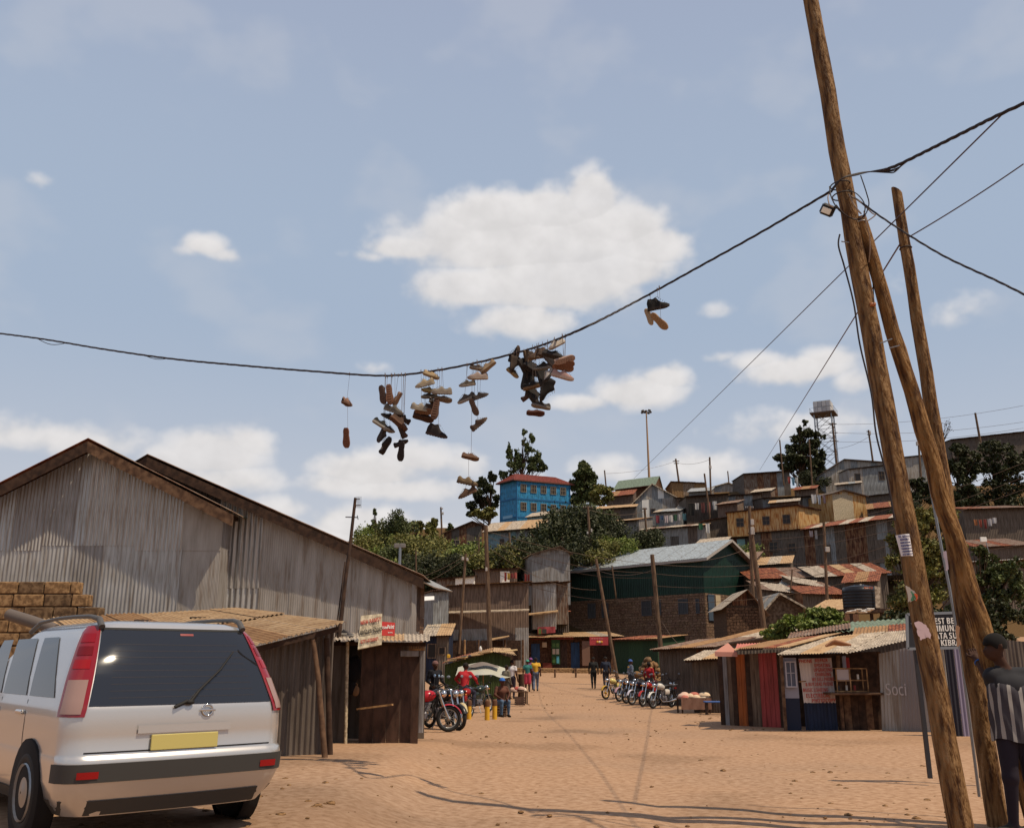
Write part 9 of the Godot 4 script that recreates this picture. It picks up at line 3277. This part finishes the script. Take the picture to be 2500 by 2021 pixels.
func goods() -> void:
	# table heaped with pale goods, left of the road
	for g in [[1264, 42.5, 0.75, "low table heaped with pale and red goods left of the road", ["b8998a", "c7b09c", "a8524a", "d0bca6"]], [1690, 35.0, 1.0, "table heaped with cream and rose cloth at the end of the motorcycle row", ["d0b79a", "c9a996", "b06a5c", "d8c6ae"]]]:
		var at := GP(g[0], g[1])
		var t := thing("market_table", g[3], "table", at, 0.1, "market tables")
		var w: float = g[2]
		var mb := MB.new()
		mb.box(Vector3(0, 0.5, 0), Vector3(w * 1.1, 0.04, 0.7), 0.008)
		part(t, "table_top", mb, M.timber)
		for x in [-0.5, 0.5]:
			for z in [-0.3, 0.3]:
				mb = MB.new()
				mb.box(Vector3(x * w, 0.22, z), Vector3(0.05, 0.56, 0.05))
				part(t, "leg", mb, M.timber_dark)
		for i in 9:
			var cl := MB.new()
			var gr := []
			var cx := rand(-0.42, 0.42) * w
			var cz := rand(-0.2, 0.25)
			for a in 6:
				var row := []
				for b in 9:
					var an := TAU * b / 8.0
					var rr := 0.19 * w * sin(PI * 0.5 * a / 5.0) * (1.0 + 0.2 * sin(an * 2 + i))
					row.append(Vector3(cx + cos(an) * rr, 0.64 + 0.04 * (i % 3) - 0.13 * pow(a / 5.0, 2.0), cz + sin(an) * rr * 0.9))
				gr.append(row)
			cl.sheet(gr, true, true)
			solo("cloth_heap", "%s" % (["small heap of pale goods on the low table left of the road", "small heap of cloth on the table at the end of the motorcycle row"][0 if g[0] < 1500 else 1]), "cloth", cl, paint(g[4][i % 4], 0.9), "heaps on the market tables", Transform3D(Basis(), at))
		if g[0] > 1500:
			var dr := MB.new()
			var rows := []
			for a in 5:
				var row := []
				for b in 12:
					row.append(Vector3(-0.55 * w + 1.1 * w * b / 11.0, 0.53 - 0.4 * a / 4.0, 0.36 + 0.02 * sin(b * 1.9 + a)))
				rows.append(row)
			dr.sheet(rows)
			part(t, "cloth_drape", dr, paint("7a5a4c", 0.9))
	# low blue topped bench right of it
	var bn := thing("bench", "low dark bench with blue edge right of the cloth table", "bench", GP(1742, 34.0))
	var mb := MB.new()
	mb.box(Vector3(0, 0.42, 0), Vector3(0.75, 0.05, 0.35), 0.01)
	part(bn, "seat", mb, paint("3b5a94", 0.6))
	for x in [-0.3, 0.3]:
		mb = MB.new()
		mb.box(Vector3(x, 0.2, 0), Vector3(0.06, 0.4, 0.3))
		part(bn, "leg", mb, M.timber_dark)
	# brown box before the left table
	mb = MB.new()
	for i in 4:
		mb.box(Vector3(0, 0.06 + i * 0.085, 0.16), Vector3(0.38, 0.07, 0.02))
		mb.box(Vector3(0, 0.06 + i * 0.085, -0.16), Vector3(0.38, 0.07, 0.02))
		mb.box(Vector3(0.18, 0.06 + i * 0.085, 0), Vector3(0.02, 0.07, 0.3))
		mb.box(Vector3(-0.18, 0.06 + i * 0.085, 0), Vector3(0.02, 0.07, 0.3))
	solo("crate", "brown slatted crate standing before the low table", "crate", mb, M.brown_metal, "", Transform3D(Basis(Vector3.UP, 0.2), GP(1269, 40.5)))
	# dark stump
	var st := GP(1272, 48.0)
	mb = MB.new()
	mb.tube(PackedVector3Array([st + Vector3(0, -0.1, 0), st + Vector3(0.02, 0.5, 0), st + Vector3(0, 1.05, 0)]), [0.17, 0.14, 0.15], 10)
	solo("tree_stump", "dark upright tree stump at the roadside left of the walkers", "stump", mb, M.trunk)
	# heap of rough stones behind the motorcycles
	var shapes := []
	for q in 3:
		var r := RandomNumberGenerator.new()
		r.seed = 300 + q
		var g := []
		for i in 6:
			var th := PI * i / 5.0 - PI / 2
			var row := []
			for j in 9:
				var a := TAU * (j % 8) / 8.0
				row.append(Vector3(cos(a) * cos(th), sin(th) * 0.75, sin(a) * cos(th)) * (1.0 + 0.25 * sin(a * 3.0 + q * 2.0 + i)))
			g.append(row)
		var sm := MB.new()
		sm.sheet(g, true, true)
		shapes.append(sm.mesh())
	var c := GP(1585, 51.0)
	var n := 0
	for lv in 7:
		var cnt: int = [12, 11, 9, 7, 5, 3, 1][lv]
		for i in cnt:
			var a := TAU * i / cnt + lv * 0.7
			var rr := (1.05 - lv * 0.15) * (1.0 if i % 2 else 0.6)
			var s := rand(0.17, 0.27)
			solo("stone", "rough tan stone in the heap behind the parked motorcycles", "stone", shapes[n % 3], [M.stone, M.block_tan, M.block_tan_dark][n % 3], "stones of the heap behind the motorcycles", Transform3D(Basis.from_euler(Vector3(rand(-0.4, 0.4), rand(0, 6), rand(-0.4, 0.4))).scaled(Vector3.ONE * s), c + Vector3(cos(a) * rr, 0.12 + lv * 0.255, sin(a) * rr * 0.7)))
			n += 1

func _ready() -> void:
	rng.seed = 20240
	set_camera()
	set_light()
	materials()
	land()
	hall()
	left_side()
	street_front()
	hillside()
	right_side()
	greenery()
	masts()
	poles()
	cables()
	near_poles()
	car()
	street_life()
	hanging_shoes()
